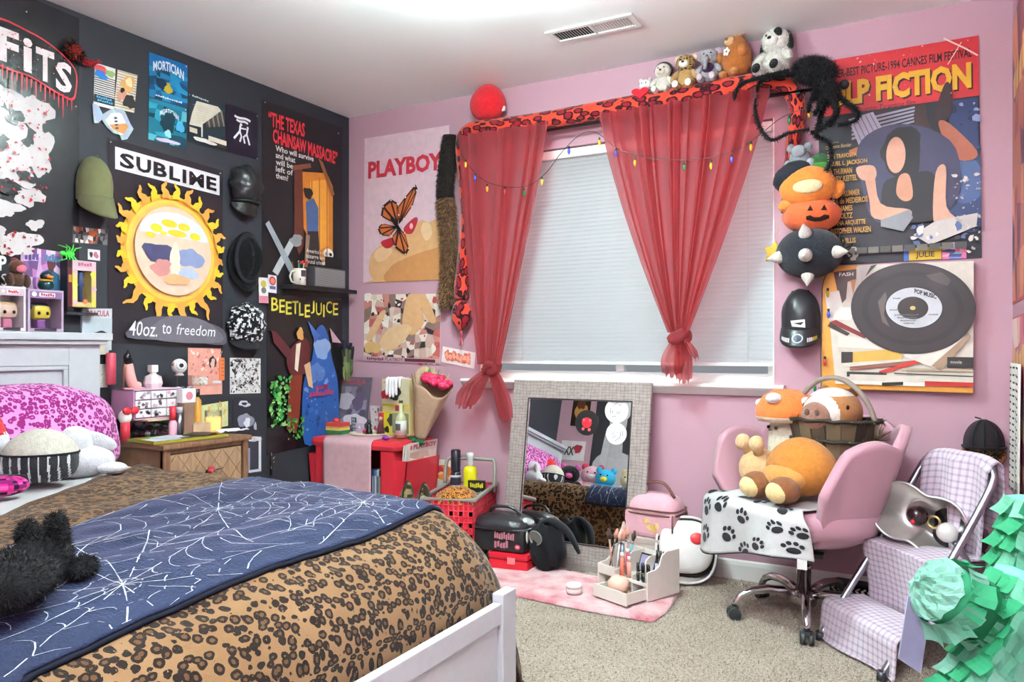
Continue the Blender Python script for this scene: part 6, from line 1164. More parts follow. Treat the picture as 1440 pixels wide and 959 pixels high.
MB().box((-.02, -.026, 0), (.02, .026, zz), '#8a6a5a', bevel=.002).build('stand', 'wood', T_); MB().box((-.02, -.034, zz), (.02, .034, zz+.06), '#eceaec', bevel=.002).build('box', 'paint', T_); b = MB().lathe([(0, 0), (.018, 0)], 20, '#c87a88', c=(.0208, 0, zz+.03), rot=(0, PI/2, 0), smooth=False); b.build('seal', 'print', T_)
t = NT('candle_glow'); t.base('#e8a050'); t.p(Roughness=.3); t.b.inputs['Emission Color'].default_value = (1, .5, .15, 1); t.b.inputs['Emission Strength'].default_value = .8; M['candle_glow'] = t.m
T_ = nthing('candle_jar', 'glowing orange candle jar on the nightstand corner', 'candle', 300, .22); h = onX(300, 577, .22).z-NZ; MB().lathe([(0, .002), (.03, .002), (.034, .01), (.034, h*.7), (0, h*.7)], 20, '#e8a050').build('wax', 'candle_glow', T_); MB().lathe([(.035, 0), (.036, h), (.0375, h), (.037, 0)], 20, '#ffffff').build('glass', 'clear', T_); MB().cyl((0, 0, h*.7), (0, 0, h*.78), .0012, None, 5, '#2a2420').build('wick', 'matte', T_)
T_ = nthing('wood_block', 'small pale wooden box beside the candle', 'box', 279, .24); MB().box((-.025, -.045, 0), (.025, .045, .045), '#c8a888', bevel=.002).build('box', 'wood', T_); MB().box((-.026, -.046, .045), (.026, .046, .05), '#d0b494', bevel=.001).build('lid', 'wood', T_)
s = sheet_thing('floral_card', 'yellow green floral card leaning on the wall', 'card', ((283, 570), (320, 564), (283, 606)), ('X', .03), '#d2d8a0', thick=.002); s.specks(40, (.05, .05, .95, .95), ['#e8d878', '#a8c078', '#f0ead0', '#d8a86a'], .02, .08, 3); s.line([(.6, .1), (.62, .3)], .02, '#5a7a4a'); finish(s)
T_ = nthing('serving_tray', 'black and yellow tray with papers on the nightstand', 'tray', 252, .335, rz=-.08); MB().box((-.085, -.16, .002), (.085, .16, .006), '#1e1c1c', bevel=.002).build('base', 'gloss', T_); b = MB()
for lo, hi in (((-.095, -.17, .002), (-.085, .17, .013)), ((.085, -.17, .002), (.095, .17, .013)), ((-.085, -.17, .002), (.085, -.16, .013)), ((-.085, .16, .002), (.085, .17, .013))): b.box(lo, hi, '#8e8430')
b.build('rim', 'gloss', T_)
for k, (dy, dx, cc) in enumerate(((-.08, .0, '#d8dae4'), (-.03, -.02, '#c0c4d2'), (.09, .01, '#33322a'))): MB().box((dx-.05, dy-.06, .0065+.004*k), (dx+.05, dy+.06, .0095+.004*k), cc, (0, 0, .3*k)).build('paper', 'print', T_)
T_ = nthing('folded_paper', 'crumpled white paper at the nightstand corner', 'paper', 325, .30); MB().grid(6, 6, lambda u, v: (-.05+.1*u, -.06+.12*v, .008+.008*nz(u*4, v*4, 1)+.006*math.sin(u*9)), '#d8d8de', False).build('sheet', 'paint', T_, solid=.001)
T_ = nthing('ribbon_figurine', 'little white figurine with a big red ribbon by the pillow', 'figurine', 176, .20); ep(T_, 'body', (0, 0, .10), (.022, .028, .03), '#ece4e0', mat='satin'); 
for q in (-1, 1): ep(T_, 'bow', (.02, q*.018+.012, .125), (.010, .020, .016), '#c82634', (q*.4, 0, 0), mat='satin', nu=12, nv=8)
MB().cyl((0, 0, 0), (0, 0, .08), .02, .018, 14, '#c03040').build('pedestal', 'satin', T_)
# ---------------------------------------------------------------- corner cart (red)
CX0, CX1, CY0, CY1, CZ = .055, .655, -.385, -.035, .565; red = '#c92f3c'
T_ = thing('storage_cart', 'red plastic storage table with side magazine pockets in corner', 'cart', ((CX0+CX1)/2, (CY0+CY1)/2, 0))
MB().box((CX0, CY0, CZ-.055), (CX1, CY1, CZ), red, bevel=.028).build('top', 'satin', T_, world=True)
for x0, x1, fl in ((CX0+.03, CX0+.06, -1), (CX1-.06, CX1-.03, 1)): MB().box((x0, CY0+.025, 0), (x1, CY1-.01, CZ-.05), red, bevel=.006).build('side_wall', 'satin', T_, world=True)
MB().box((CX0+.06, CY1-.03, .02), (CX1-.06, CY1-.015, CZ-.05), '#7a1c26').build('back_wall', 'satin', T_, world=True); MB().box((CX0+.06, CY0+.03, .20), (CX1-.06, CY1-.03, .22), red).build('shelf', 'satin', T_, world=True)
MB().box((CX1-.20, CY0+.02, 0), (CX1-.155, CY0+.035, CZ-.05), red) and None
for sg, xw in ((-1, CX0+.03), (1, CX1-.03)):
    b = MB(); xo = xw+sg*.075; zt_ = CZ-.10; th = .006
    for (ya, yb) in ((CY0+.03, CY0+.036), (CY1-.03, CY1-.024)): b.add([(xw, ya, .05), (xw+sg*.03, ya, .05), (xo, ya, zt_), (xw, ya, zt_), (xw, yb, .05), (xw+sg*.03, yb, .05), (xo, yb, zt_), (xw, yb, zt_)], [(0, 1, 2, 3), (7, 6, 5, 4), (1, 5, 6, 2)], red)
    b.add([(xw+sg*.03, CY0+.03, .05), (xo, CY0+.03, zt_), (xo, CY1-.024, zt_), (xw+sg*.03, CY1-.024, .05), (xw+sg*.024, CY0+.03, .05), (xo-sg*th, CY0+.03, zt_), (xo-sg*th, CY1-.024, zt_), (xw+sg*.024, CY1-.024, .05)], [(0, 1, 2, 3), (7, 6, 5, 4), (1, 5, 6, 2), (0, 4, 5, 1), (3, 2, 6, 7)], red)
    b.add([(xw, CY0+.03, .05), (xw+sg*.03, CY0+.03, .05), (xw+sg*.03, CY1-.03, .05), (xw, CY1-.03, .05)], [(0, 1, 2, 3)], red); b.build('magazine_pocket', 'satin', T_, world=True)
MB().box((CX1-.115, CY0+.012, .0), (CX1-.03, CY0+.03, CZ-.05), red, bevel=.004).build('front_stile', 'satin', T_, world=True); MB().box((CX0+.03, CY0+.012, .0), (CX0+.10, CY0+.03, CZ-.05), red, bevel=.004).build('front_stile', 'satin', T_, world=True)
# dvds on the shelf
x = onY(523, 660, CY0+.05).x
for k, cc in enumerate(('#33507a', '#5a84b4', '#c8c4b8', '#2a2a2e', '#7a4a3c', '#1f2c40', '#d8d4cc')):
    o = MB().box((0, 0, 0), (.014, .13, .185-.01*(k % 3 == 1)), cc, bevel=.001).build('disc_case', 'satin'); o.location = (x+.0165*k, CY0+.05, .2205); tag(o, ('dark blue', 'sky blue', 'cream', 'black', 'brown', 'navy', 'white')[k]+' disc case upright on the red table shelf', 'case', 'disc cases on the shelf')
    b = MB().box((.002, -.0006, .02), (.012, -.0002, .15), ('#a8b8d0', '#e0e4ea', '#5a544c', '#b8b8bc', '#d8c8a8', '#8a98b0', '#7a7470')[k]); b.build('spine_print', 'print', o)
# pink runner cloth with fringe
rx0, rx1 = onY(457, 625, CY0).x, onY(524, 625, CY0).x
def runner(u, v):
    X = rx0+(rx1-rx0)*u; L = v*.66
    if L < .30: return (X, CY1-.03-L, CZ+.004)
    L -= .30; R = .03
    if L < R*PI/2: a = L/R; return (X, CY0+.02-math.sin(a)*(R+.004)+.0, CZ-R+math.cos(a)*(R+.004))
    L -= R*PI/2; return (X+.008*L, CY0-.014-.006*math.sin(u*7)*L*3, CZ-R-L)
T_ = thing('pink_runner', 'pale pink fringed cloth hanging over the red table', 'cloth', ((rx0+rx1)/2, CY0, CZ)); MB().grid(24, 50, runner, '#d3a9b2').build('cloth', 'fabric', T_, world=True, solid=.004); b = MB()
for k in range(46): p = Vector(runner(k/45, 1)); b.tube([p, p+Vector((rnd.uniform(-.004, .004), -.003, -.03))], [.0022, .0012], 4, '#c48a98' if k % 3 else '#a8707c')
b.build('fringe', 'fabric', T_, world=True)['kind'] = 'stuff'
# --- things on the cart top
CT = CZ+.0065
def cx(px, y): return onY(px, 600, y).x
a = onY(466, 533, -.06); c = onY(522, 533, -.06)
s = Sheet(Vector((a.x, -.055, CT+.315*.99)), Vector((c.x-a.x, -.0, 0)), Vector((0, -.055, -.31))); s.o = MB().prism([s.P(0, 0), s.P(0, 1), s.P(1, 1), s.P(1, 0)], -s.N*.004, '#5a545c').build('record_sleeve', 'print_gloss'); tag(s.o, 'grey violet record sleeve with red DRACULA title leaning in the corner', 'record'); s.mat = 'print_gloss'
s.text('DRACULA', .12, .03, .88, .14, '#a8444e', .03); s.mosaic(6, 6, (.05, .18, .95, .95), ['#6a626c', '#8a8290', '#4e4852', '#7a7280', '#5c5660'], 5); s.blob(.4, .45, .22, .18, '#b4aab4', 3); s.blob(.7, .8, .26, .12, '#d8ccd4', 4); s.blob(.75, .45, .15, .16, '#5a4e62', 5); s.blob(.2, .85, .14, .08, '#cdbfc6', 6); finish(s)
T_ = thing('striped_tin', 'red yellow and green striped tin with red lid on cart', 'tin', (cx(475, -.26), -.26, CT)); 
for k, (cc, z0, z1) in enumerate((('#3a7a44', 0, .022), ('#d8c06a', .022, .036), ('#c8964c', .036, .044), ('#c2403c', .044, .066))): MB().box((-.055, -.04, z0), (.055, .04, z1), cc, bevel=.003).build(('base', 'band', 'band', 'lid')[k], 'satin', T_)
MB().lathe([(0, 0), (.018, 0), (.02, .012), (.008, .022), (0, .024)], 14, '#d03a40', c=(-.01, 0, .066)).build('bead', 'gloss', T_)
T_ = thing('round_tray', 'round cream tray under figurines on the cart', 'tray', (cx(516, -.22), -.20, CT)); MB().lathe([(0, 0), (.10, 0), (.112, .010), (.109, .012), (.098, .004), (0, .004)], 36, '#dccfba').build('tray', 'satin', T_)
TZ = CT+.0045
for k, (px, y, w_, h_, cc, lab) in enumerate(((499, -.17, .018, .085, '#2c3038', 'narrow black photo strip card on the round tray'), (507, -.19, .03, .055, '#cbb0cc', 'lilac card standing on the round tray'), (530, -.10, .035, .155, '#d8d2d4', 'white illustrated card behind the figurines'))):
    o = MB().box((-w_, -.0015, 0), (w_, .0015, h_), cc).build('standing_card', 'print'); o.location = (cx(px, y), y, TZ if k < 2 else CT); o.rotation_euler = (.12, 0, 0); tag(o, lab, 'card'); s = Sheet((-w_, -.0018, h_), (2*w_, 0, 0), (0, 0, -h_)); s.o = o; s.mat = 'print'
    if k == 0: [s.rect(.15, .05+.24*i, .85, .24+.24*i, '#a8b0bc', i > 0) for i in range(4)]
    else: s.specks(14 if k == 2 else 5, (.1, .1, .9, .9), ['#8a8488', '#f2eeee', '#b8a8ac', '#c0404c'], .05, .2, k)
    finish(s)
T_ = thing('horror_figurine', 'dark figurine with red base beside lilac card', 'figurine', (cx(519, -.225), -.225, TZ)); MB().lathe([(0, 0), (.022, 0), (.018, .02), (.012, .035), (.016, .05), (.006, .062), (0, .063)], 12, '#1c2422').build('body', 'gloss', T_); ep(T_, 'head', (0, 0, .07), .012, '#3a4a44', mat='gloss', nu=10, nv=8); ep(T_, 'rose', (-.03, 0, .014), .014, '#a82444', mat='satin', nu=10, nv=8)
T_ = thing('maroon_figurine', 'maroon cloaked figurine with raised sword on the tray', 'figurine', (cx(533, -.215), -.20, TZ)); MB().lathe([(0, 0), (.024, 0), (.02, .03), (.012, .06), (.014, .075), (0, .08)], 12, '#5c2430').build('cloak', 'satin', T_); ep(T_, 'head', (0, 0, .088), .011, '#c8a898', mat='satin', nu=10, nv=8); MB().tube([(-.01, -.015, .05), (.015, -.02, .1)], .002, 5, '#d8d4d0').build('sword', 'metal', T_)
T_ = thing('red_spine_book', 'tall red book standing beside the comic box', 'book', (cx(542, -.15), -.15, CT)); MB().box((-.012, -.05, 0), (.012, .05, .125), '#b02a3a', bevel=.002).build('cover', 'satin', T_); MB().box((-.010, -.048, .125), (.010, .05, .1255), '#e8e2d8').build('pages', 'matte', T_)
bx = cx(565, -.12); bw_ = cx(585, -.12)-cx(547, -.12); h = onY(565, 533, -.15).z-CT
T_ = thing('comic_box', 'tall yellow and white comic printed box on the cart', 'box', (bx, -.12, CT)); MB().box((-bw_/2, -.055, 0), (bw_/2, .055, h), '#d8cc8a', bevel=.002).build('carton', 'print', T_)
s = Sheet((-bw_/2, -.0556, h), (bw_, 0, 0), (0, 0, -h)); s.o = T_; s.mat = 'print'; s.rect(0, 0, 1, .46, '#d8cfae'); s.rect(.06, .04, .4, .08, '#c8a84a'); s.blob(.45, .25, .22, .14, '#2f3a3a', 3); s.blob(.12, .28, .14, .09, '#b83038', 4); s.rect(0, .44, 1, .48, '#e0c83a'); s.rect(.5, .46, .8, .56, '#a8324a'); s.rect(0, .58, .35, 1, '#d8c832'); s.blob(.35, .72, .14, .1, '#3a3a34', 5); s.blob(.2, .9, .1, .05, '#2a2a24', 6); s.rect(.4, .6, 1, .95, '#8a8c6a'); s.blob(.7, .75, .2, .12, '#4a4c3c', 7); finish(s)
T_ = thing('glove', 'white glove draped over the comic box', 'glove', (bx+.015, -.175, CT+h)); b = MB(); b.grid(8, 8, lambda u, v: (-.035+.07*u, .055-.10*v, .006+.004*math.sin(u*6)) , '#eceaec'); b.build('cuff', 'fabric', T_, solid=.006)
for k in range(4): x = -.03+.02*k; MB().tube(smooth_path([(x, -.04, .006), (x, -.056, -.004), (x+.002, -.06, -.05), (x+.002*k, -.060, -.085-.012*(k in (1, 2)))], 4), [.010, .010, .010, .010, .010, .010, .009, .009, .009, .009, .008, .007, .004], 8, '#efedf0').build('finger', 'fabric', T_)
MB().tube(smooth_path([(.04, -.03, .006), (.055, -.056, 0), (.058, -.06, -.045)], 4), [.010, .010, .010, .009, .009, .008, .008, .006, .004], 8, '#efedf0').build('thumb', 'fabric', T_)
T_ = thing('clear_bottle', 'clear long necked liquor bottle with white label on cart', 'bottle', (cx(563, -.24), -.235, CT)); hb_ = onY(563, 563, -.235).z-CT; MB().lathe([(0, 0), (.03, 0), (.03, hb_*.52), (.022, hb_*.60), (.011, hb_*.68), (.010, hb_*.93), (0, hb_*.93)], 18, '#b8b890').build('glass', 'gloss', T_); MB().lathe([(.0305, hb_*.08), (.0305, hb_*.46)], 18, '#dcdcd4').build('label', 'print', T_); MB().cyl((0, 0, hb_*.93), (0, 0, hb_), .011, None, 12, '#5a4a30').build('cap', 'gloss', T_); MB().lathe([(.0309, hb_*.2), (.0309, hb_*.38)], 8, '#4a4a4c', arc=1.2, rot=(0, 0, -2.2)).build('label_print', 'print', T_)
T_ = thing('purple_egg', 'small shiny purple egg on the cart edge', 'ornament', (cx(544, -.33), -.34, CZ+.001)); ep(T_, 'egg', (0, 0, .013), (.022, .015, .013), '#9a3ab0', mat='gloss'); MB().tube([(-.0, .015*math.cos(a)*1.02, .013+.0135*math.sin(a)) for a in [2*PI*k/20 for k in range(20)]], .0012, 5, '#6a1f80', closed=True).build('seam', 'gloss', T_)
# magazines in the side pocket
for k in range(3):
    y0m = -.36+.0; x0m = CX1-.015+.016*k; o = MB().box((0, -.12, 0), (.006, .14, .20), ('#e6e0d6', '#efe9e2', '#d8ccc4')[k], bevel=.001).build('magazine', 'print'); o.location = (x0m, -.215, .345+.006*k); o.rotation_euler = (0, .10, 0); tag(o, ('cream magazine nearest the red table, in its side pocket', 'white magazine in the middle of the side pocket', 'outermost magazine with PLAYBOY title in the side pocket')[k], 'magazine', 'magazines in the pocket')
    s = Sheet((.0066, -.12, .20), (0, .26, 0), (0, 0, -.20)); s.N = Vector((1, 0, 0)); s.o = o; s.mat = 'print'; s.text('PLAYBOY', .15, .04, .95, .17, '#a83a4a', .04); s.marks(.04, .05, .11, .16, 1, '#a83a4a', 2); s.mosaic(4, 4, (.05, .25, .95, .95), ['#d8b8a8', '#c8a898', '#e8dcd0'], k); finish(s)
o = MB().box((-.004, -.10, 0), (.004, .10, .28), '#2a3430', bevel=.001).build('magazine', 'print'); o.location = (CX0-.012, -.20, .25); tag(o, 'dark magazine with green edge in the left pocket', 'magazine', 'magazines in the pocket'); MB().box((-.0045, -.101, .255), (.0045, .101, .281), '#8ab43c').build('top_strip', 'print', o)
# --- bouquet wrapped in brown paper
ba, bt = onY(590, 618, -.21), onY(607, 545, -.21); T_ = thing('bouquet', 'pink carnations wrapped in brown kraft paper beside the cart top', 'bouquet', ba); ax = (bt-ba); Lb = ax.length; t = NT('kraft'); v = t.coord('Object'); t.base(t.mix(t.noise(v, 20, 4), '#a48870', '#b89a80')); t.p(Roughness=.8); t.bump(t.noise(v, 30, 2), .4, .01); M['kraft'] = t.m
dz = ax.normalized(); A_, B_ = frame(dz, Vector((0, 1, 0)))
def cone(u, v):
    a = 2*PI*u; r_ = .028+.085*v**.9; hgt = Lb*1.08*v*(1+.16*math.sin(a+.6)*v)+.02*v*max(0, math.sin(3*a)); r_ *= 1+.08*math.sin(5*a+1)*v; return dz*hgt+A_*math.cos(a)*r_+B_*math.sin(a)*r_*.62
MB().grid(40, 14, cone, '#ae9278').build('paper_wrap', 'kraft', T_, solid=.0015)
def flap(u, v): a = 2*PI*(.86+.30*u); r_ = .03+.10*v; return dz*(Lb*(.35+.85*v-.2*u*v))+A_*math.cos(a)*r_*1.06+B_*math.sin(a)*r_*.68
MB().grid(14, 10, flap, '#c2a890').build('paper_flap', 'kraft', T_, solid=.0015)
r_ = random.Random(8)
for k in range(13):
    a = k*2.4; q = .085*math.sqrt((k+.5)/13); c = dz*(Lb*1.12+.02*r_.random())+A_*math.cos(a)*q+B_*math.sin(a)*q*.6-A_*.012; b = MB()
    b.ell(c, (.029, .029, .022), lambda g: ['#d8345c', '#e0507a', '#c82850'][int((g.x+g.y+g.z)*900) % 3], None, 14, 8, lambda p: p*(1+.22*math.sin(7*math.atan2(p.y, p.x)+5*p.z))); b.build('carnation', 'fabric', T_)
for k in range(7): 
    a = .4+k*.35; c = dz*(Lb*1.12)+A_*(.06*math.cos(a))+B_*(.03*math.sin(a)); d_ = (dz*1.0+A_*.5*math.cos(a)+B_*.3).normalized(); MB().tube([c, c+d_*.03, c+d_*.065], [.006, .010, .002], 6, '#4a7a44' if k % 2 else '#a8b46a', flat=.4).build('leaf', 'matte', T_)
for k in range(4): MB().tube([dz*.02, -dz*.02+A_*(.012*(k-1.5))], .003, 5, '#2f5a34').build('stem', 'matte', T_)
for k in range(4): ep(T_, 'leaf', -dz*.005+A_*(.022*(k-1.5))+Vector((0, -.03, .0)), (.02, .006, .014), '#2a5a38', (0, .4*k, .3), mat='matte', nu=10, nv=6)
# ================================================================ floor: basket, cases, mirror, mat, organizer, bags
# --- framed photo card leaning on the wall
a, c = onY(606, 645, -.02), onY(638, 646, -.02); zt_ = a.z; h = .34
s = Sheet((a.x, -.015, zt_), (c.x-a.x, 0, 0), (0, -.03, -h)); s.o = MB().prism([s.P(0, 0), s.P(0, 1), s.P(1, 1), s.P(1, 0)], -s.N*.003, '#e6dcd2').build('photo_board', 'print_gloss'); tag(s.o, 'white board with glossy orange picture leaning behind the basket', 'poster'); s.mat = 'print_gloss'
s.blob(.5, .2, .42, .13, '#c86a34', 3, .2); s.blob(.4, .17, .2, .06, '#b8323c', 4); s.blob(.45, .23, .12, .03, '#f0c090', 5); s.blob(.6, .28, .25, .05, '#e08a3c', 6); finish(s)
s.o.location = (0, 0, 0)
# --- red shopping basket
BC = Vector((1.0, -.30, 0)); T_ = thing('shopping_basket', 'red perforated plastic shopping basket with grey rim and handle', 'basket', BC, math.radians(17)); bl_, bw2, bh = .235, .125, .335
b = MB(); kk = .86
def side(p0, p1, q0, q1, nu_, nv_):
    p0, p1, q0, q1 = map(Vector, (p0, p1, q0, q1))
    for i in range(nu_+1):
        u = i/nu_; b.tube([p0.lerp(p1, u), q0.lerp(q1, u)], .0035, 4, '#c22636')
    for j in range(nv_+1):
        v = j/nv_; b.tube([p0.lerp(q0, v), p1.lerp(q1, v)], .0035, 4, '#c22636')
    for i in range(nu_):
        for j in range(nv_):
            if not (i % 2 and j % 2): 
                f = lambda u, v: p0.lerp(p1, u).lerp(q0.lerp(q1, u), v); b.poly([f(i/nu_, j/nv_), f((i+1)/nu_, j/nv_), f((i+1)/nu_, (j+1)/nv_), f(i/nu_, (j+1)/nv_)], '#c8283a')
C4 = [(-bw2, -bl_), (bw2, -bl_), (bw2, bl_), (-bw2, bl_)]
for k in range(4):
    p, q = C4[k], C4[(k+1) % 4]; side((p[0]*kk, p[1]*kk, .004), (q[0]*kk, q[1]*kk, .004), (p[0], p[1], bh), (q[0], q[1], bh), 10 if k % 2 == 0 else 18, 12)
b.build('basket_wall', 'satin', T_); MB().box((-bw2*kk, -bl_*kk, .001), (bw2*kk, bl_*kk, .008), '#b8222f').build('bottom', 'satin', T_)
MB().tube([(p[0]*1.03, p[1]*1.02, bh) for p in C4], .011, 8, '#8e8880', closed=True, smooth=False).build('rim', 'satin', T_)
MB().tube(smooth_path([(-bw2*1.05, .14, bh), (-bw2*1.05, .17, bh+.115), (-bw2*.7, .178, bh+.135), (bw2*.7, .178, bh+.135), (bw2*1.05, .17, bh+.115), (bw2*1.05, .14, bh-.03)], 3), .010, 8, '#8e8880').build('handle', 'satin', T_)
Rb = Matrix.Rotation(math.radians(17), 3, 'Z')
def inb(x, y, z): return BC+Rb@Vector((x, y, z))
o = MB().ell((0, 0, 0), (.095, .12, .07), '#8a6238', None, 40, 24, lambda p: p*(1+.15*nz(p.x*2.5, p.y*2.5, p.z*2.5))).build('leopard_scarf', 'brown_leopard_small'); o.location = inb(-.005, -.085, .30); tag(o, 'crumpled leopard print scarf heaped in the red basket', 'scarf')
def stand_bottle(name, label, loc, prof, col, cap, mat='gloss', lab=None):
    T2 = thing(name, label, 'bottle', loc); T2.scale = (1, 1, 1.24); MB().lathe(prof, 18, col).build('bottle', mat, T2)
    for (nm, pr, cc) in cap: MB().lathe(pr, 16, cc).build(nm, mat, T2)
    return T2
p = inb(-.06, .10, .012); stand_bottle('spray_can', 'black and purple spray can in the red basket', p, [(0, 0), (.026, 0), (.028, .005), (.028, .31), (.022, .325), (0, .325)], '#2a2a36', [('label', [(.0285, .20), (.0285, .27)], '#8a62b0'), ('cap', [(.024, .325), (.026, .33), (.026, .41), (.022, .415), (0, .415)], '#23232c'), ('ring', [(.0288, .30), (.0288, .31)], '#b8b8c4')])
p = inb(.02, .09, .012); stand_bottle('pump_bottle', 'yellow bottle with clear pump in the red basket', p, [(0, 0), (.034, 0), (.036, .01), (.036, .33), (.03, .345), (.014, .35), (0, .35)], '#d8cc1e', [('pump', [(.012, .35), (.016, .36), (.016, .385), (.02, .39), (.018, .405), (0, .407)], '#d0d4d8')])
o = MB().box((-.045, -.006, 0), (.045, .006, .38), '#20221c', bevel=.001).build('booklet', 'print'); o.location = inb(.075, .06, .012); o.rotation_euler = (.15, 0, .35); tag(o, 'black booklet with yellow lettering in the red basket', 'booklet'); s = Sheet((-.045, -.0066, .38), (.09, 0, 0), (0, 0, -.15)); s.o = o; s.mat = 'print'; s.marks(.12, .08, .88, .24, 7, '#c8c030', 1); s.marks(.2, .36, .8, .48, 5, '#8a8c88', 2); s.marks(.12, .62, .88, .78, 7, '#c8c030', 3); finish(s)
# camo shoes / bag beside
T_ = thing('camo_bag', 'brown camouflage fabric bag with two rounded flaps', 'bag', (.845, -.50, 0), .25); T_.scale = (1, 1, 1.16); 
cf = lambda g: ['#4a3c28', '#6a5a3a', '#2e261a', '#7a6c48'][int((nz(g.x*28, g.y*28, g.z*28)+1)*2.2) % 4]
for k, (x_, y_) in enumerate(((-.05, .0), (.045, -.02))): MB().ell((x_, y_, .17), (.045, .085, .17), cf, (0, .15, .3), 40, 30, lambda p: Vector((p.x, p.y, p.z))).build('flap', 'fabric', T_); 
MB().box((-.09, -.06, 0), (.09, .09, .2), cf, bevel=.03).build('body', 'fabric', T_)
b = MB(); [b.tube([(x_+.02, y_-.085*math.cos(a), .17+.172*math.sin(a)) for a in [k*.2-.3 for k in range(18)]], .004, 5, '#2a2218') for x_, y_ in ((-.05, 0), (.045, -.02))]; b.build('binding', 'fabric', T_)
# --- red case and black lunch bag
rc = onZ(712, 801, 0); T_ = thing('red_case', 'small translucent red plastic case under the black lunch bag', 'case', (1.335, -.36, 0), math.radians(6)); MB().box((-.10, -.075, 0), (.10, .075, .06), '#d02434', bevel=.012).build('base', 'gloss', T_); MB().box((-.102, -.077, .061), (.102, .077, .092), '#c22030', bevel=.012).build('lid', 'gloss', T_); MB().box((.0, -.084, .045), (.04, -.075, .075), '#e07a80', bevel=.003).build('latch', 'gloss', T_)
lp_ = thing('lunch_bag', 'black vinyl lunch bag with pink lettering on the red case', 'bag', (1.285, -.35, .0925), math.radians(6)); 
MB().box((-.15, -.085, 0), (.13, .085, .115), '#1f1e22', bevel=.022).build('body', 'leather', lp_)
MB().ell((-.01, 0, .115), (.15, .10, .055), '#26252a', None, 32, 18, lambda p: Vector((math.copysign(abs(p.x)**.7, p.x), math.copysign(abs(p.y)**.7, p.y), max(p.z, -.15)*(1+.12*nz(p.x*5, p.y*5, 2))))).build('lid', 'leather', lp_)
b = MB(); b.tube([( -.01+.15*math.copysign(abs(math.cos(a))**.6, math.cos(a)), .092*math.copysign(abs(math.sin(a))**.6, math.sin(a)), .108) for a in [2*PI*k/40 for k in range(40)]], .006, 6, '#323138', closed=True); b.build('zip_band', 'satin', lp_); MB().tube(smooth_path([(-.08, 0, .165), (-.06, -.01, .195), (.03, -.01, .20), (.08, 0, .165)], 4), .008, 8, '#2b2a2f').build('handle', 'leather', lp_)
s = Sheet((-.03, -.0865, .105), (.155, 0, 0), (0, 0, -.10)); s.o = lp_; s.mat = 'print'; s.marks(.05, .1, .72, .42, 9, '#b0707c', 1); s.marks(.05, .5, .52, .82, 5, '#b0707c', 2); s.ell(.82, .72, .09, .12, '#c8405c'); s.ell(.82, .72, .05, .05, '#e8a0ac'); finish(s)
b = MB(); b.ell((.132, -.05, .075), (.004, .016, .03), '#d8d4cc', None, 14, 10); b.build('side_patch', 'print', lp_)
T_ = thing('black_satin_bag', 'crumpled black satin bag with round emblem against the mirror', 'bag', (1.50, -.335, 0), .3); MB().ell((0, 0, .125), (.085, .07, .125), '#17171a', None, 36, 24, lambda p: p*(1+.16*nz(p.x*3, p.y*3, p.z*2)+.07*math.sin(9*p.x+5*p.z))).build('body', 'fabric', T_)
MB().tube(smooth_path([(-.04, 0, .22), (.02, -.02, .25), (.10, -.02, .20), (.15, .0, .10)], 5), [.012+.02*math.sin(PI*i/16) for i in range(16)], 10, '#1c1c20', flat=.5).build('ribbon', 'fabric', T_)
b = MB(); b.lathe([(0, 0), (.03, 0), (.034, .004), (.036, 0)], 28, '#8a8a86', c=(-.045, -.062, .175), rot=(PI/2+.2, 0, -.4), smooth=False); b.build('emblem', 'print', T_)
# --- mirror leaning on the wall
t = NT('croc_frame'); v = t.coord('UV'); vb = t.node('ShaderNodeTexBrick', i_Scale=1.0); vb.inputs['Mortar Size'].default_value = .012; vb.inputs['Brick Width'].default_value = .16; vb.inputs['Row Height'].default_value = .13; vb.offset = .0
vb.inputs['Color1'].default_value = (.36, .31, .29, 1); vb.inputs['Color2'].default_value = (.42, .37, .35, 1); vb.inputs['Mortar'].default_value = (.17, .145, .135, 1)
mp = t.node('ShaderNodeMapping'); mp.inputs['Scale'].default_value = (8.5, 8.5, 8.5); tc = t.node('ShaderNodeTexCoord'); nn = t.noise(tc.outputs['UV'], 14, 3, .5, 'Color'); ad = t.node('ShaderNodeVectorMath', operation='MULTIPLY_ADD'); ad.inputs[1].default_value = (.02, .02, 0); t.link(nn, ad.inputs[0]); t.link(tc.outputs['UV'], ad.inputs[2]); t.link(ad.outputs[0], mp.inputs[0]); t.link(mp.outputs[0], vb.inputs['Vector'])
t.base(t.mix(t.noise(tc.outputs['UV'], 30, 4), vb.outputs['Color'], '#b8aaa4', 'MULTIPLY') if False else t.mix(.35, vb.outputs['Color'], t.ramp(t.noise(tc.outputs['UV'], 40, 4), [(.3, '#8a7c78'), (.7, '#c8bcb6')]))); t.p(Roughness=.35, Metallic=.25); iv = t.math('SUBTRACT', 1.0, vb.outputs['Fac']); t.bump(iv, .5, .006); M['croc_frame'] = t.m
mw, mh = .745, .93; tl_, tr_ = onY(724, 534, -.085), onY(917, 537, -.085); bot_y = -.235; ang = math.asin((.235-.085)/mh)
T_ = thing('leaning_mirror', 'large rectangular mirror with grey reptile textured frame', 'mirror', ((tl_.x+tr_.x)/2, bot_y, 0.0), rot=(-ang, 0, 0)); fw_ = .095; mw = tr_.x-tl_.x; mh = (tl_.z)/math.cos(ang)
def mpart(name, poly, uvrot):
    b = MB(); d = .022; pts = [Vector((x, 0, z)) for x, z in poly]; n = len(pts); b.prism([p+Vector((0, d, 0)) for p in pts][::-1], (0, -d-.0, 0))
    # raised rounded face
    for i, vv in enumerate(b.v): b.uv[i] = (vv.x, vv.z)
    b.build(name, 'croc_frame', T_)
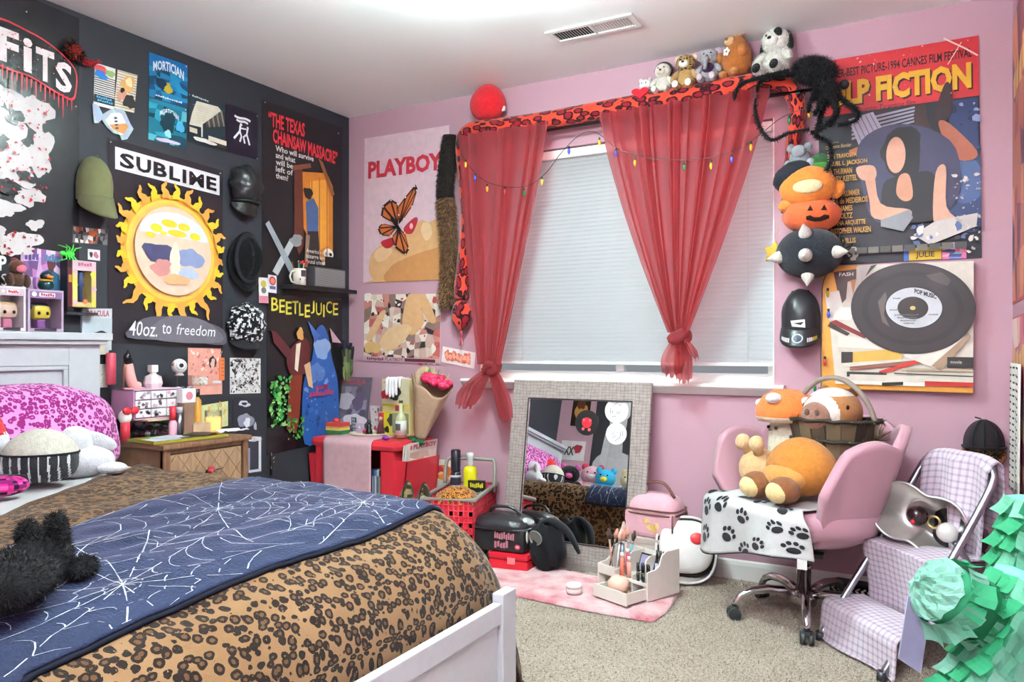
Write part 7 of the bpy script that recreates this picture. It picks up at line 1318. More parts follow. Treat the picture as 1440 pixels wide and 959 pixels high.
w2 = mw/2; mpart('frame_rail', [(-w2, mh), (w2, mh), (w2-fw_, mh-fw_), (-w2+fw_, mh-fw_)], 0); mpart('frame_rail', [(-w2+fw_, fw_+.03), (w2-fw_, fw_+.03), (w2, .03), (-w2, .03)], 0); mpart('frame_stile', [(-w2, mh), (-w2+fw_, mh-fw_), (-w2+fw_, fw_+.03), (-w2, .03)], 1); mpart('frame_stile', [(w2-fw_, mh-fw_), (w2, mh), (w2, .03), (w2-fw_, fw_+.03)], 1)
MB().box((-w2, -.001, .001), (w2, .022, .03), '#8a807c').build('foot_rail', 'satin', T_)
b = MB()
for (x0, z0, x1, z1) in ((-w2+fw_-.006, fw_+.024, -w2+fw_, mh-fw_+.006), (w2-fw_, fw_+.024, w2-fw_+.006, mh-fw_+.006), (-w2+fw_, mh-fw_, w2-fw_, mh-fw_+.006), (-w2+fw_, fw_+.024, w2-fw_, fw_+.03)): b.box((x0, -.003, z0), (x1, .0, z1), '#2a2624')
b.build('inner_bead', 'satin', T_); b = MB(); b.add([(-w2+fw_-.004, .006, fw_+.026), (w2-fw_+.004, .006, fw_+.026), (w2-fw_+.004, .006, mh-fw_+.004), (-w2+fw_-.004, .006, mh-fw_+.004)], [(0, 1, 2, 3)], '#ffffff'); b.box((-w2+fw_-.004, .0065, fw_+.026), (w2-fw_+.004, .012, mh-fw_+.004), '#3a3a3a'); b.m = [0]+[1]*(len(b.f)-1); b.build('glass', ['mirror', 'satin'], T_)
# two round stickers on the glass, upper right
for k, (u, z, r_, c1, c2, lab) in enumerate(((.05, .70, .062, '#1d1a1c', '#c02a34', 'black oval sticker with red centre on the mirror'), (.20, .765, .06, '#dcdcdc', '#5a585a', 'white round doodle sticker at the mirror top'), (.205, .655, .052, '#e4e2e2', '#6a686a', 'white doodle sticker lower on the mirror'))):
    o = MB().lathe([(0, 0), (r_, 0), (r_, .001), (0, .001)], 28, c1, smooth=False).build('mirror_sticker', 'print'); o.location = T_.location+Vector((u, 0, 0)); R_ = Matrix.Rotation(-ang, 4, 'X'); o.matrix_basis = Matrix.Translation(T_.location)@R_@Matrix.Translation((u, .0045, z))@Matrix.Rotation(PI/2, 4, 'X'); tag(o, lab, 'sticker')
    b = MB(); rr = random.Random(k)
    if k == 0: b.lathe([(0, .0014), (.026, .0014)], 20, c2, smooth=False); [b.lathe([(0, .0016), (.008, .0016)], 10, '#e05a60', c=(.024*math.cos(q), .03*math.sin(q)-.01, 0), smooth=False) for q in (.8, 2.3, 3.9, 5.4)]
    else:
        for q in range(9): a_ = rr.uniform(0, 6.28); d_ = rr.uniform(.005, r_*.7); b.tube([(d_*math.cos(a_), d_*math.sin(a_), .0012), (d_*math.cos(a_+.6), d_*math.sin(a_+.9)*.8, .0012)], .0012, 4, c2)
    b.build('sticker_print', 'print', o)
# --- pink tie-dye mat
t = NT('tie_dye'); v = t.coord('Object'); n1 = t.noise(v, 9, 4, .6); t.base(t.ramp(n1, [(.3, '#c9606e'), (.42, '#dd9098'), (.55, '#e9b8bc'), (.7, '#efd3d2')])); t.p(Roughness=1, Sheen_Weight=.4); t.bump(t.noise(v, 140, 4, .7), .9, .012); M['tie_dye'] = t.m
b = MB(); MX0, MX1, MY0, MY1 = 1.22, 2.15, -.735, -.30
def matf(u, v):
    x = MX0+(MX1-MX0)*u+.012*math.sin(v*5); y = MY0+(MY1-MY0)*v+.012*math.sin(u*6); e = min(1, 14*min(u, 1-u, v, 1-v)); return (x, y, .004+.012*math.sqrt(max(0, e))+.004*nz(u*6, v*4, 3)*e)
b.grid(60, 30, matf); tag(b.build('plush_mat', 'tie_dye', solid=.003), 'pink and white tie-dye plush mat on the carpet', 'mat')
MZ = .0215
p = onZ(807, 833, MZ); T_ = thing('white_jar', 'small round white jar on the pink mat', 'jar', p); MB().lathe([(0, 0), (.030, 0), (.033, .006), (.033, .022), (0, .022)], 24, '#ecdcd8').build('pot', 'satin', T_); MB().lathe([(.034, .0225), (.034, .034), (.031, .038), (0, .038)], 24, '#f4efee').build('lid', 'satin', T_)
# --- white wooden makeup organizer
OA = math.radians(-22); OC = Vector((2.075, -.575, MZ)); T_ = thing('makeup_organizer', 'white wooden makeup organizer with a pulled out drawer', 'organizer', OC, OA); ow, od = .285, .20; wc2 = '#e6dfd6'
def ob(name, lo, hi, bv=.002): return MB().box(lo, hi, wc2, bevel=bv).build(name, 'satin', T_)
def panel(x0, x1, hb, hf):
    prof = [(0, 0), (0, hf), (.05, hf+.004), (.075, hf+.018), (.09, hb-.012), (.115, hb), (od, hb), (od, 0)]; b = MB(); b.prism([Vector((x0, y, z)) for y, z in prof], (x1-x0, 0, 0), wc2); return b.build('side_panel', 'satin', T_)
panel(-.007, 0, .185, .118); panel(-ow, -ow+.007, .165, .100); panel(-ow+.095, -ow+.101, .15, .09); panel(-.09, -.084, .15, .09)
ob('base', (-ow+.007, 0, 0), (-.007, od, .006)); ob('shelf', (-ow+.007, 0, .058), (-.007, od, .064)); ob('back', (-ow+.007, od-.006, .006), (-.007, od, .15)); ob('front_rail', (-ow+.007, 0, .064), (-.19, .006, .10)); ob('front_rail', (-.19, 0, .064), (-.007, .006, .072)); ob('divider', (-ow+.095, 0, .006), (-ow+.101, od-.006, .058))
dr = ob('drawer', (-.183, -.115, .008), (-.177, .07, .054)); 
for nm, lo, hi in (('drawer_side', (-.014, -.115, .008), (-.008, .07, .054)), ('drawer_front', (-.190, -.121, .005), (-.004, -.115, .056)), ('drawer_floor', (-.177, -.115, .008), (-.014, .07, .012)), ('drawer_back', (-.177, .064, .012), (-.014, .07, .054))): MB().box(lo, hi, wc2, bevel=.001).build(nm, 'satin', dr)
MO = Matrix.Translation(OC)@Matrix.Rotation(OA, 4, 'Z')
def oloc(x, y, z): return MO@Vector((x, y, z))
T2 = thing('puff_box', 'round peach powder box in the open drawer', 'cosmetic', oloc(-.115, -.05, .0125)); MB().lathe([(0, 0), (.034, 0), (.036, .008), (.034, .022), (0, .022)], 24, '#c88a66').build('pot', 'metal', T2); MB().lathe([(.036, .0225), (.044, .035), (.044, .055), (.03, .072), (0, .076)], 24, '#eec0ac').build('lid', 'satin', T2)
for k, (x_, y_, cc) in enumerate(((-.05, -.02, '#c03a3a'), (-.04, .02, '#5a8ab8'), (-.06, .04, '#e0dce0'), (-.035, -.06, '#d87a8a'))): o = MB().cyl((0, -.02, .006), (0, .02, .006), .006, None, 10, cc).build('lip_balm', 'gloss'); o.location = oloc(x_, y_, .0125); o.rotation_euler = (0, 0, k*.8); tag(o, ('red', 'blue', 'white', 'pink')[k]+' lip balm lying in the open organizer drawer', 'cosmetic', 'balms in the drawer'); MB().cyl((0, .02, .006), (0, .03, .006), .0062, None, 10, '#2a2a2c').build('cap', 'gloss', o)
r_ = random.Random(6); bc_ = (('black', '#2a2628'), ('rose gold', '#b88070'), ('white', '#e6e2de'), ('light blue', '#9ab8d0'), ('lilac', '#b4a0c8'), ('brown', '#7a5240'), ('pale pink', '#e4bcc0'), ('teal', '#4a9aa4'), ('grey', '#9a98a0'))
for k in range(9):
    bx_, by_ = -.265+.022*(k % 4), .05+.045*(k//4); tip = Vector((r_.uniform(-.03, .03), r_.uniform(-.01, .04), .15+.03*r_.random())); T2 = thing('makeup_brush', bc_[k][0]+' handled makeup brush standing in the organizer', 'brush', oloc(bx_, by_, .0645), OA, 'brushes in the organizer')
    MB().tube([(0, 0, 0), tip*.72], [.003, .0045], 8, bc_[k][1]).build('handle', 'gloss', T2); MB().tube([tip*.72, tip*.80], .005, 8, '#b8b4ae').build('ferrule', 'metal', T2); MB().tube([tip*.80, tip*.93, tip*1.08], [.005, .012, .004], 10, ('#c88a7a', '#4a3430', '#d8b8a8')[k % 3]).build('bristles', 'plush', T2)
for k in range(5): T2 = thing('lipstick', ('leftmost', 'second', 'third', 'fourth', 'last')[k]+' black lipstick in the front row of the organizer', 'lipstick', oloc(-.075+.0145*k, .025+.012*(k % 2), .0645), 0, 'lipsticks in the organizer'); MB().cyl((0, 0, 0), (0, 0, .035), .0065, None, 12, '#1c1b1e').build('base', 'gloss', T2); MB().cyl((0, 0, .035), (0, 0, .04), .0068, None, 12, '#a89a8a').build('ring', 'metal', T2); MB().cyl((0, 0, .04), (0, 0, .075), .0065, None, 12, '#1c1b1e').build('cap', 'gloss', T2)
for k, (x_, y_, h_, cc, nm) in enumerate(((-.17, .03, .08, '#d8705c', 'coral'), (-.155, .05, .095, '#d0304a', 'crimson'), (-.13, .03, .07, '#e4a090', 'peach'))): T2 = thing('lip_tube', nm+' cosmetic tube standing in the middle compartment', 'cosmetic', oloc(x_, y_, .0645)); MB().tube([(0, 0, 0), (0, 0, h_)], [.011, .009], 12, cc, flat=.7).build('tube', 'satin', T2); MB().cyl((0, 0, h_), (0, 0, h_+.018), .008, None, 12, '#e8e2de').build('cap', 'gloss', T2)
o = MB().box((-.045, -.007, 0), (.045, .007, .085), '#201f24', bevel=.003).build('lash_palette', 'gloss'); o.location = oloc(-.12, .125, .0645); o.rotation_euler = (-.35, 0, OA); tag(o, 'black framed mirror palette showing lashes in organizer', 'cosmetic'); MB().box((-.039, -.0078, .01), (.039, -.007, .078), '#8a84a0').build('panel', 'print', o); b = MB(); [b.box((sx*.018-.013, -.0084, .03), (sx*.018+.013, -.0079, .042), '#1c1a20', (0, sx*.15, 0)) for sx in (-1, 1)]; b.build('lash_print', 'print', o)
for k in range(4): T2 = thing('nail_polish', ('clear', 'black', 'white', 'grey')[k]+' nail polish bottle at the back right of the organizer', 'cosmetic', oloc(-.07+.018*k, .14, .0645)); MB().box((-.008, -.008, 0), (.008, .008, .055), ('#d8d4dc', '#2a282c', '#e8e4e4', '#8a8890')[k], bevel=.003).build('bottle', 'gloss', T2); MB().cyl((0, 0, .055), (0, 0, .11), .006, .005, 10, '#1c1b1e').build('cap', 'gloss', T2)
# --- pink cosmetic bag (on a shoe box), white bag, plastic pack
bx0 = onY(966, 720, -.05).x; T_ = thing('shoe_box', 'plain box behind the white bag beside the mirror', 'box', (bx0-.13, -.13, 0)); MB().box((-.13, -.10, 0), (.13, .10, .165), '#c8b8b0', bevel=.002).build('box', 'matte', T_); MB().box((-.132, -.102, .165), (.132, .102, .19), '#b8a8a0', bevel=.002).build('lid', 'matte', T_)
bz = .191; T_ = thing('cosmetic_bag', 'pale pink cosmetic case with brown piping and gold print', 'bag', (bx0-.12, -.13, bz), -.12); bh = onY(950, 694, -.10).z-bz
MB().box((-.125, -.085, 0), (.125, .085, bh*.62), '#dca8b4', bevel=.02).build('body', 'fabric', T_); MB().ell((0, 0, bh*.6), (.125, .085, bh*.42), '#dfacb8', None, 28, 16, lambda p: Vector((math.copysign(abs(p.x)**.5, p.x), math.copysign(abs(p.y)**.6, p.y), max(p.z, -.1)))).build('lid', 'fabric', T_)
for z_ in (bh*.56, bh*.66): MB().tube([(.126*math.copysign(abs(math.cos(a))**.4, math.cos(a)), .087*math.copysign(abs(math.sin(a))**.4, math.sin(a)), z_) for a in [2*PI*k/40 for k in range(40)]], .004, 6, '#6a4a40', closed=True).build('piping', 'fabric', T_)
MB().tube(smooth_path([(-.06, -.02, bh*.98), (-.03, -.03, bh*1.25), (.05, -.03, bh*1.28), (.10, -.02, bh*.95)], 5), .007, 8, '#6a4238').build('handle', 'leather', T_); MB().tube([(.118, -.088, .01), (.118, -.088, bh*.6)], .004, 6, '#6a4a40').build('corner_piping', 'fabric', T_)
s = Sheet((-.03, -.0865, bh*.5), (.09, 0, 0), (0, 0, -bh*.38)); s.o = T_; s.mat = 'print'
for k in range(6): s.blob(.5+.3*math.cos(k), .5+.3*math.sin(k*1.3), .16, .16, '#d8b060' if k % 2 else '#e4c890', k)
finish(s)
kz = onZ(945, 818, .06); T_ = thing('white_bag', 'white rounded bag with black edge and a red round patch', 'bag', (2.13, -.22, .055), rot=(-.28, 0, .35)); 
def hb2(a, k): return Vector((.105*k*math.copysign(abs(math.cos(a))**.75, math.cos(a)), 0, .10+.115*k*math.copysign(abs(math.sin(a))**.8, math.sin(a))))
def bagf(p): return Vector((math.copysign(abs(p.x)**.75, p.x), p.y, math.copysign(abs(p.z)**.8, p.z)))
MB().ell((0, -.012, .115), (.118, .035, .115), '#e8e4e2', None, 36, 22, bagf).build('front', 'satin', T_); MB().ell((0, .016, .115), (.136, .035, .134), '#2a2826', None, 36, 22, bagf).build('back', 'fabric', T_); MB().tube([hb2(a, 1.24)+Vector((0, .004, .003)) for a in [2*PI*k/44 for k in range(44)]], .006, 6, '#eceae8', closed=True).build('zip_band', 'fabric', T_)
ep(T_, 'red_patch', (.045, -.044, .15), (.03, .008, .026), '#c22a30', mat='satin')
T_ = thing('plastic_pack', 'clear plastic pack with blue label on the carpet', 'packet', onZ(965, 822, 0)+Vector((.0, .02, 0)), .5); MB().ell((0, 0, .022), (.085, .05, .024), '#c2bab4', None, 20, 12, lambda p: p*(1+.25*nz(p.x*4, p.y*4, p.z*4))).build('pack', 'gloss', T_); MB().box((.02, -.035, .045), (.10, .03, .047), '#3a4ab8', (0, -.1, .2)).build('label', 'print', T_)
# ================================================================ chair with toys, step stool, lamp, pinata
attr_mat('brushed', .42, .5, var=.08, vscale=10, Metallic=.85)
CC = Vector((2.65, -.41, 0)); PHI = math.radians(-127); pk = '#d3a6b0'
t = NT('pink_velvet'); v = t.coord('Object'); n1 = t.noise(v, 6, 4); n2 = t.noise(v, 38, 3); c = t.mix(n1, '#b08290', '#bb8e9b'); c = t.mix(t.ramp(n2, [(.70, 0.0), (.78, .5)]), c, '#9a6c72'); t.base(c); t.p(Roughness=.9, Sheen_Weight=.2); M['pink_velvet'] = t.m
CH = thing('desk_chair', 'pink velvet petal back swivel chair on chrome castors', 'chair', CC)
HA = math.radians(55)
def shell(u, v):
    th = PHI+HA+(2*PI-2*HA)*u; w_ = abs(u-.5)*2
    ztop = .76-.10*w_**2.2+.055*abs(math.sin(PI*5*(u)))**.8-.035; 
    if w_ > .9: ztop -= (w_-.9)*.9
    z = .335+(ztop-.335)*v; r = .19+.145*v**.75
    if v == 0: r = .17
    ex = 1.06 if True else 1; return (r*math.cos(th)*ex, r*math.sin(th), z)
MB().grid(90, 18, shell, pk).build('shell', 'pink_velvet', CH, solid=.038)
MB().lathe([(0, .335), (.17, .335), (.27, .37), (.285, .40), (.285, .44), (.26, .462), (.15, .47), (0, .47)], 40, pk).build('seat', 'pink_velvet', CH); MB().lathe([(0, .29), (.10, .29), (.11, .335), (0, .335)], 24, '#26252a').build('seat_plate', 'satin', CH)
MB().cyl((0, 0, .20), (0, 0, .30), .014, None, 16, '#c8c8cc').build('gas_rod', 'chrome', CH); MB().lathe([(0, .085), (.026, .085), (.026, .20), (.030, .20), (.030, .215), (0, .215)], 24, '#c8c4c4').build('column', 'chrome', CH); MB().lathe([(0, .06), (.044, .06), (.048, .075), (.048, .10), (.04, .115), (0, .115)], 24, '#c0bcbc').build('hub', 'chrome', CH)
a0 = math.atan2(-.686+.41, 2.70-2.65)
for k in range(5):
    a = a0+k*2*PI/5; d = Vector((math.cos(a), math.sin(a), 0)); MB().tube([d*q+Vector((0, 0, z)) for q, z in ((.03, .10), (.08, .112), (.14, .118), (.20, .112), (.245, .092), (.268, .066), (.272, .055))], [.017, .017, .0165, .016, .015, .0135, .012], 14, '#cfcccc').build('base_arm', 'chrome', CH)
    sd = Vector((-d.y, d.x, 0)); c_ = d*.272; cs = MB().cyl(c_+Vector((0, 0, .045)), c_+Vector((0, 0, .062)), .008, None, 10, '#3a3a3c').build('castor', 'satin', CH)
    for q in (-1, 1): MB().cyl(c_+sd*(q*.006)+Vector((0, 0, .0245)), c_+sd*(q*.024)+Vector((0, 0, .0245)), .024, None, 18, '#2f3134').build('wheel', 'satin', cs)
    MB().box(c_+Vector((-.018, -.018, .03)), c_+Vector((.018, .018, .05)), '#2b2d30', bevel=.006).build('wheel_cover', 'satin', cs)
MB().box((.05, -.17, .285), (.09, -.12, .30), '#1d1d20').build('tilt_lever', 'satin', CH)
# paw print blanket over the seat front
fd = Vector((math.cos(PHI), math.sin(PHI), 0)); sd = Vector((-fd.y, fd.x, 0))
def paw(u, v, off=0):
    s_ = (u-.5)*.56*(.74+.26*min(1, max(0, (v-.42)/.2))); L = v*.50; R = .035; f0 = .265-.35*max(0, abs(s_)-.16)
    z0 = .478
    if L < .25: p = fd*(f0-.25+L)+Vector((0, 0, z0+off))
    elif L < .25+R*PI/2: a = (L-.25)/R; p = fd*(f0+math.sin(a)*(R+off))+Vector((0, 0, z0-R+math.cos(a)*(R+off)))
    else: q = L-.25-R*PI/2; p = fd*(f0+R+off+.016*math.sin(u*11)*q*5+.02*q)+Vector((0, 0, z0-R-q*(.92+.10*math.sin(u*5+1))*(1.08-.40*u)))
    p = p+sd*s_*(1+.12*max(0, v-.5)); p.z += .006*nz(u*6, v*6, 2)*(v < .5); return p+CC
T_ = thing('paw_blanket', 'white fleece blanket with black paw prints over the chair seat', 'blanket', CC+fd*.3+Vector((0, 0, .45))); MB().grid(50, 44, paw, '#c4c3c4').build('cloth', 'fabric', T_, world=True, solid=.006)
b = MB(); r_ = random.Random(5)
for i, (u, v) in enumerate([(.10, .66), (.27, .60), (.12, .86), (.36, .84), (.50, .66), (.66, .90), (.80, .68), (.90, .88), (.58, .46), (.86, .50), (.34, .42), (.95, .70), (.04, .50), (.52, .97)]):
    ra = r_.uniform(-.7, .7)
    def pp(x, y): xx = x*math.cos(ra)-y*math.sin(ra); yy = x*math.sin(ra)+y*math.cos(ra); return paw(min(1, max(0, u+xx/.56)), min(.995, max(0, v+yy/.50)), .0055)
    for (cx_, cy_, rx, ry) in ((0, .013, .023, .018), (-.028, -.012, .009, .012), (-.011, -.027, .009, .012), (.011, -.027, .009, .012), (.028, -.012, .009, .012)):
        pts = [pp(cx_+rx*math.cos(2*PI*k/10), cy_+ry*math.sin(2*PI*k/10)) for k in range(10)]; c_ = pp(cx_, cy_); b.add([c_]+pts, [(0, 1+k, 1+(k+1) % 10) for k in range(10)], '#26252a')
b.build('paw_print', 'fabric', T_, world=True)['kind'] = 'stuff'
b = MB(); b.tube([paw(k/40, 1) for k in range(41)], .004, 6, '#2a292e'); b.build('binding', 'fabric', T_, world=True); p = paw(.93, 1); MB().box(p+Vector((-.012, -.012, -.03)), p+Vector((.02, -.008, .004)), '#e8e6e4').build('care_tag', 'fabric', T_, world=True)
# --- toys in the chair
def cl(f, s_, z): return CC+fd*f+sd*s_+Vector((0, 0, z))
SZ = .49; CR_ = PHI
T_ = thing('orange_plush', 'large orange round plush with brown feet on the chair', 'plush', cl(.09, .07, SZ), CR_)
MB().ell((-.01, .0, .118), (.115, .145, .110), '#b8752f', None, 36, 22, lambda p: Vector((p.x*(1-.12*p.z), p.y*(1-.15*max(0, p.z)), p.z))).build('body', 'plush', T_)
MB().ell((.075, -.0, .085), (.06, .10, .05), '#c48a48', None, 24, 14).build('belly', 'plush', T_)
for q in (-1, 1):
    f_ = MB().ell((.135, q*.07-.01, .048), (.055, .062, .05), '#7a4a2a', None, 20, 14).build('foot', 'plush', T_); MB().ell((.158, q*.07-.012, .044), (.042, .050, .040), '#e0c890', None, 20, 14).build('sole', 'plush', f_)
T_ = thing('tan_plush', 'plain tan round plush with two knob ears at the chair left', 'plush', cl(.095, -.14, SZ), CR_); T_.scale = (.88, .88, .84); MB().ell((0, 0, .095), (.085, .10, .10), '#d8b080', None, 28, 18).build('body', 'plush', T_)
for q in (-1, 1): st = MB().tube([(.03, q*.03, .17), (.05, q*.042, .215)], .024, 12, '#d8b080').build('stalk', 'plush', T_); ep(st, 'knob', (.056, q*.045, .222), (.034, .036, .04), '#dcb88c')
T_ = thing('mushroom_plush', 'white mushroom plush with orange spotted cap and tiny smile', 'plush', cl(-.02, -.115, SZ), CR_-.2); MB().ell((0, 0, .17), (.07, .075, .17), '#e2dcc8', None, 24, 16).build('stalk', 'plush', T_); MB().lathe([(0, .40), (.05, .395), (.09, .37), (.118, .325), (.12, .29), (.11, .27), (0, .275)], 32, lambda g: '#e0793c' if g.z > .30 else '#e8dcca').build('cap', 'plush', T_)
for (a, z_, r2) in ((.5, .365, .032), (-.7, .34, .026), (1.9, .35, .03)): ep(T_, 'spot', (.095*math.cos(a), .095*math.sin(a), z_), (r2, r2, r2*.7), '#eceaf0', nu=14, nv=8)
for q in (-1, 1): ep(T_, 'eye', (.063, q*.028, .245), .007, '#2a201c', mat='gloss', nu=10, nv=8)
MB().tube([(.072, -.012, .238), (.075, 0, .233), (.072, .012, .238)], .0018, 5, '#3a2a24').build('mouth', 'fabric', T_)
# rustic dark wood basket with hoop handle, on the toys
WB = cl(-.075, .07, .625); T_ = thing('wood_basket', 'dark rustic twig basket with pale hoop handle', 'basket', WB, CR_+.3); bc3 = '#3a2e26'
nst = 18
for k in range(nst):
    a = 2*PI*k/nst; r1, r2 = .115, .15; p0 = Vector((r1*math.cos(a)*.8, r1*math.sin(a)*1.15, 0)); p1 = Vector((r2*math.cos(a)*.8, r2*math.sin(a)*1.15, .16)); b = MB(); w_ = .0225
    tn = Vector((-math.sin(a)*.8, math.cos(a)*1.15, 0)).normalized(); n_ = Vector((math.cos(a), math.sin(a), 0)); vs = [p0-tn*w_, p0+tn*w_, p1+tn*w_*1.15, p1-tn*w_*1.15]; b.add(vs+[q-n_*.006 for q in vs], [(0, 1, 2, 3), (7, 6, 5, 4), (0, 4, 5, 1), (2, 6, 7, 3), (1, 5, 6, 2), (0, 3, 7, 4)], ['#4a3c30', '#2e241e', '#5c4a36', '#6a5a44'][k*7 % 4]); b.build('stave', 'wood', T_)
for z_, r_ in ((.006, .122), (.08, .140), (.157, .156)): b = MB(); b.tube([(r_*math.cos(2*PI*k/36)*.8, r_*math.sin(2*PI*k/36)*1.15, z_+.003*math.sin(k*2.3)) for k in range(36)], .0075, 6, '#2a221c', closed=True); b.fur(160, .02, ['#2a221c', '#5c4c3a', '#7a6a50'], .0016, .7, 3, .1); b.build('hoop', 'wood', T_)
MB().lathe([(0, .012), (.11, .012)], 20, '#241c18', smooth=False, fn=lambda p, a: Vector((p.x*.8, p.y*1.15, p.z))).build('bottom', 'wood', T_)
MB().tube([(.012*math.sin(a*2), .155*math.cos(a)*1.1, .10+.215*math.sin(a)) for a in [PI*k/24 for k in range(25)]], .010, 10, '#8e7e74').build('handle', 'wood', T_)
b = MB(); fl = Vector((.02, .175, .09))
for k in range(22): a = 2*PI*k/22; q = .045+.015*(k % 2); MB().tube([fl, fl+Vector((.012*math.cos(k), .014, 0))+Vector((q*math.cos(a), .01, q*math.sin(a)))], [.008, .002], 5, '#5c4c38' if k % 2 else '#7a684c', flat=.4).build('burr_petal', 'wood', T_)
T_ = thing('animal_plush', 'brown animal plush head with white muzzle resting in the twig basket', 'plush', WB+Vector((0, 0, .052)), CR_+.25); MB().ell((0, 0, .13), (.115, .10, .095), lambda g: '#efe4da' if g.z > .195 or g.x > .082 else '#b47a48', None, 110, 70, lambda p: Vector((math.copysign(abs(p.x)**.8, p.x), p.y, p.z))).build('head', 'plush', T_); ep(T_, 'muzzle', (.10, -.01, .12), (.03, .06, .055), '#8a6456'); ep(T_, 'body', (-.02, 0, .055), (.08, .09, .055), '#a87044')
for q in (-1, 1): ep(T_, 'ear', (-.05, q*.06, .21), (.014, .02, .022), '#a06a3c', nu=12, nv=8); ep(T_, 'eye', (.05, q*.088, .155), (.010, .005, .010), '#241a16', mat='gloss', nu=10, nv=8); ep(T_, 'nostril', (.128, q*.02-.01, .135), (.005, .010, .012), '#5a3c34', nu=10, nv=8)
# --- folding step stool with gingham cloths
HLp = Vector((3.06, -.34, 0)); fs = Vector((-.78, -.63, 0)).normalized(); ws = Vector((.63, -.78, 0)).normalized(); SW = .345; tubec = '#a4a4ac'
ST = thing('step_stool', 'silver folding step stool standing in front of the pink wall', 'stool', HLp+ws*SW/2+fs*.2)
def sp(f, w, z): return HLp+fs*f+ws*w+Vector((0, 0, z))
def stube(name, pts, r=.0125): return MB().tube(smooth_path(pts, 5), r, 12, tubec).build(name, 'metal', ST, world=True)
stube('hoop_frame', [sp(.42, 0, .012), sp(.31, 0, .17), sp(.17, 0, .37), sp(.03, .0, .59), sp(-.0, .02, .65), sp(-.015, .07, .672), sp(-.015, SW-.07, .672), sp(-.0, SW-.02, .65), sp(.03, SW, .59), sp(.17, SW, .37), sp(.31, SW, .17), sp(.42, SW, .012)])
for w_ in (.02, SW-.02): stube('rear_leg', [sp(.14, w_, .42), sp(.08, w_, .33), sp(-.10, w_, .012)], .011)
for f_, w_ in ((.42, 0), (.42, SW), (-.10, .02), (-.10, SW-.02)): MB().cyl(sp(f_, w_, 0), sp(f_, w_, .03), .016, .014, 12, '#2c2c30').build('rubber_foot', 'satin', ST, world=True)
for (f0, f1, z_) in ((.01, .22, .335), (.20, .345, .115)):
    b = MB(); q = [sp(f0, .015, z_), sp(f1, .015, z_), sp(f1, SW-.015, z_), sp(f0, SW-.015, z_)]; b.prism(q[::-1], (0, 0, .016), '#8a8a90'); b.build('tread', 'metal', ST, world=True)
t = NT('gingham'); tc = t.node('ShaderNodeTexCoord'); sx = t.node('ShaderNodeSeparateXYZ'); t.link(tc.outputs['UV'], sx.inputs[0])
def stripe_n(o_, f, lo): w_ = t.math('SINE', t.math('MULTIPLY', o_, f)); return t.math('GREATER_THAN', w_, lo)
s1, s2 = stripe_n(sx.outputs[0], 2*PI/.024, .45), stripe_n(sx.outputs[1], 2*PI/.024, .45); c = t.mix(t.math('MULTIPLY', t.math('ADD', s1, s2), .42), '#d3c4cf', '#8a7a98'); t.base(c); t.p(Roughness=.95, Sheen_Weight=.3); t.bump(t.math('ADD', s1, t.noise(tc.outputs['UV'], 300, 3)), .5, .004); M['gingham'] = t.m
def gcloth(name, label, f, LU, LV):
    b = MB(); b.grid(44, 60, lambda u, v: f(u, v), uv=lambda u, v: (u*LU, v*LV)); o = b.build(name, 'gingham', solid=.007); tag(o, label, 'cloth'); return o
def g1(u, v):   # over the hoop
    w_ = .03+(SW-.05)*u; L = v*.62; 
    R = .022
    if L < .33: f_, z_ = -.015+R+(.33-L)*.10+.006, .672-(.33-L)*.93
    elif L < .33+R*PI: a = (L-.33)/R; f_, z_ = -.015+math.cos(a)*R, .672+math.sin(a)*R
    else: q = L-.33-R*PI; f_, z_ = -.015-R-.01*math.sin(u*8)*q*4, .672-q
    f_ += .010*math.sin(u*13+v*3)*(1 if L < .33 else .3); return sp(f_, w_+.02*(u-.5)*v, z_-.02*(abs(u-.5)*2)**4)
gcloth('gingham_cloth', 'lilac checked cloth draped over the stool handle', g1, SW-.05, .62)
def g2(u, v):   # upper tread
    w_ = -.012+(SW+.0)*u; L = v*.50
    if L < .24: f_, z_ = .0+L, .360
    else: q = L-.24; f_, z_ = .24+.006*math.sin(u*7+1)-.03*min(1, q*5), .360-q*.86
    return sp(f_, w_, z_+.005*nz(u*5, v*6, 1))
gcloth('gingham_cloth', 'lilac checked cloth over the upper stool tread', g2, SW, .50)
def g3(u, v):   # lower tread down to the carpet
    w_ = -.025+(SW+.06)*u; L = v*.30
    if L < .14: f_, z_ = .225+L, .142+.006*math.sin(PI*L/.14)
    elif L < .14+.03*PI/2: a = (L-.14)/.03; f_, z_ = .365+.03*math.sin(a), .112+.03*math.cos(a)
    else: q = L-.187; f_, z_ = .395+.02*math.sin(u*6)*q*6+.10*q+.5*max(0, q-.1), max(.012, .112-q)
    return sp(f_, w_, z_)
gcloth('gingham_cloth', 'lilac checked cloth over the low step reaching the carpet', g3, SW+.06, .30)
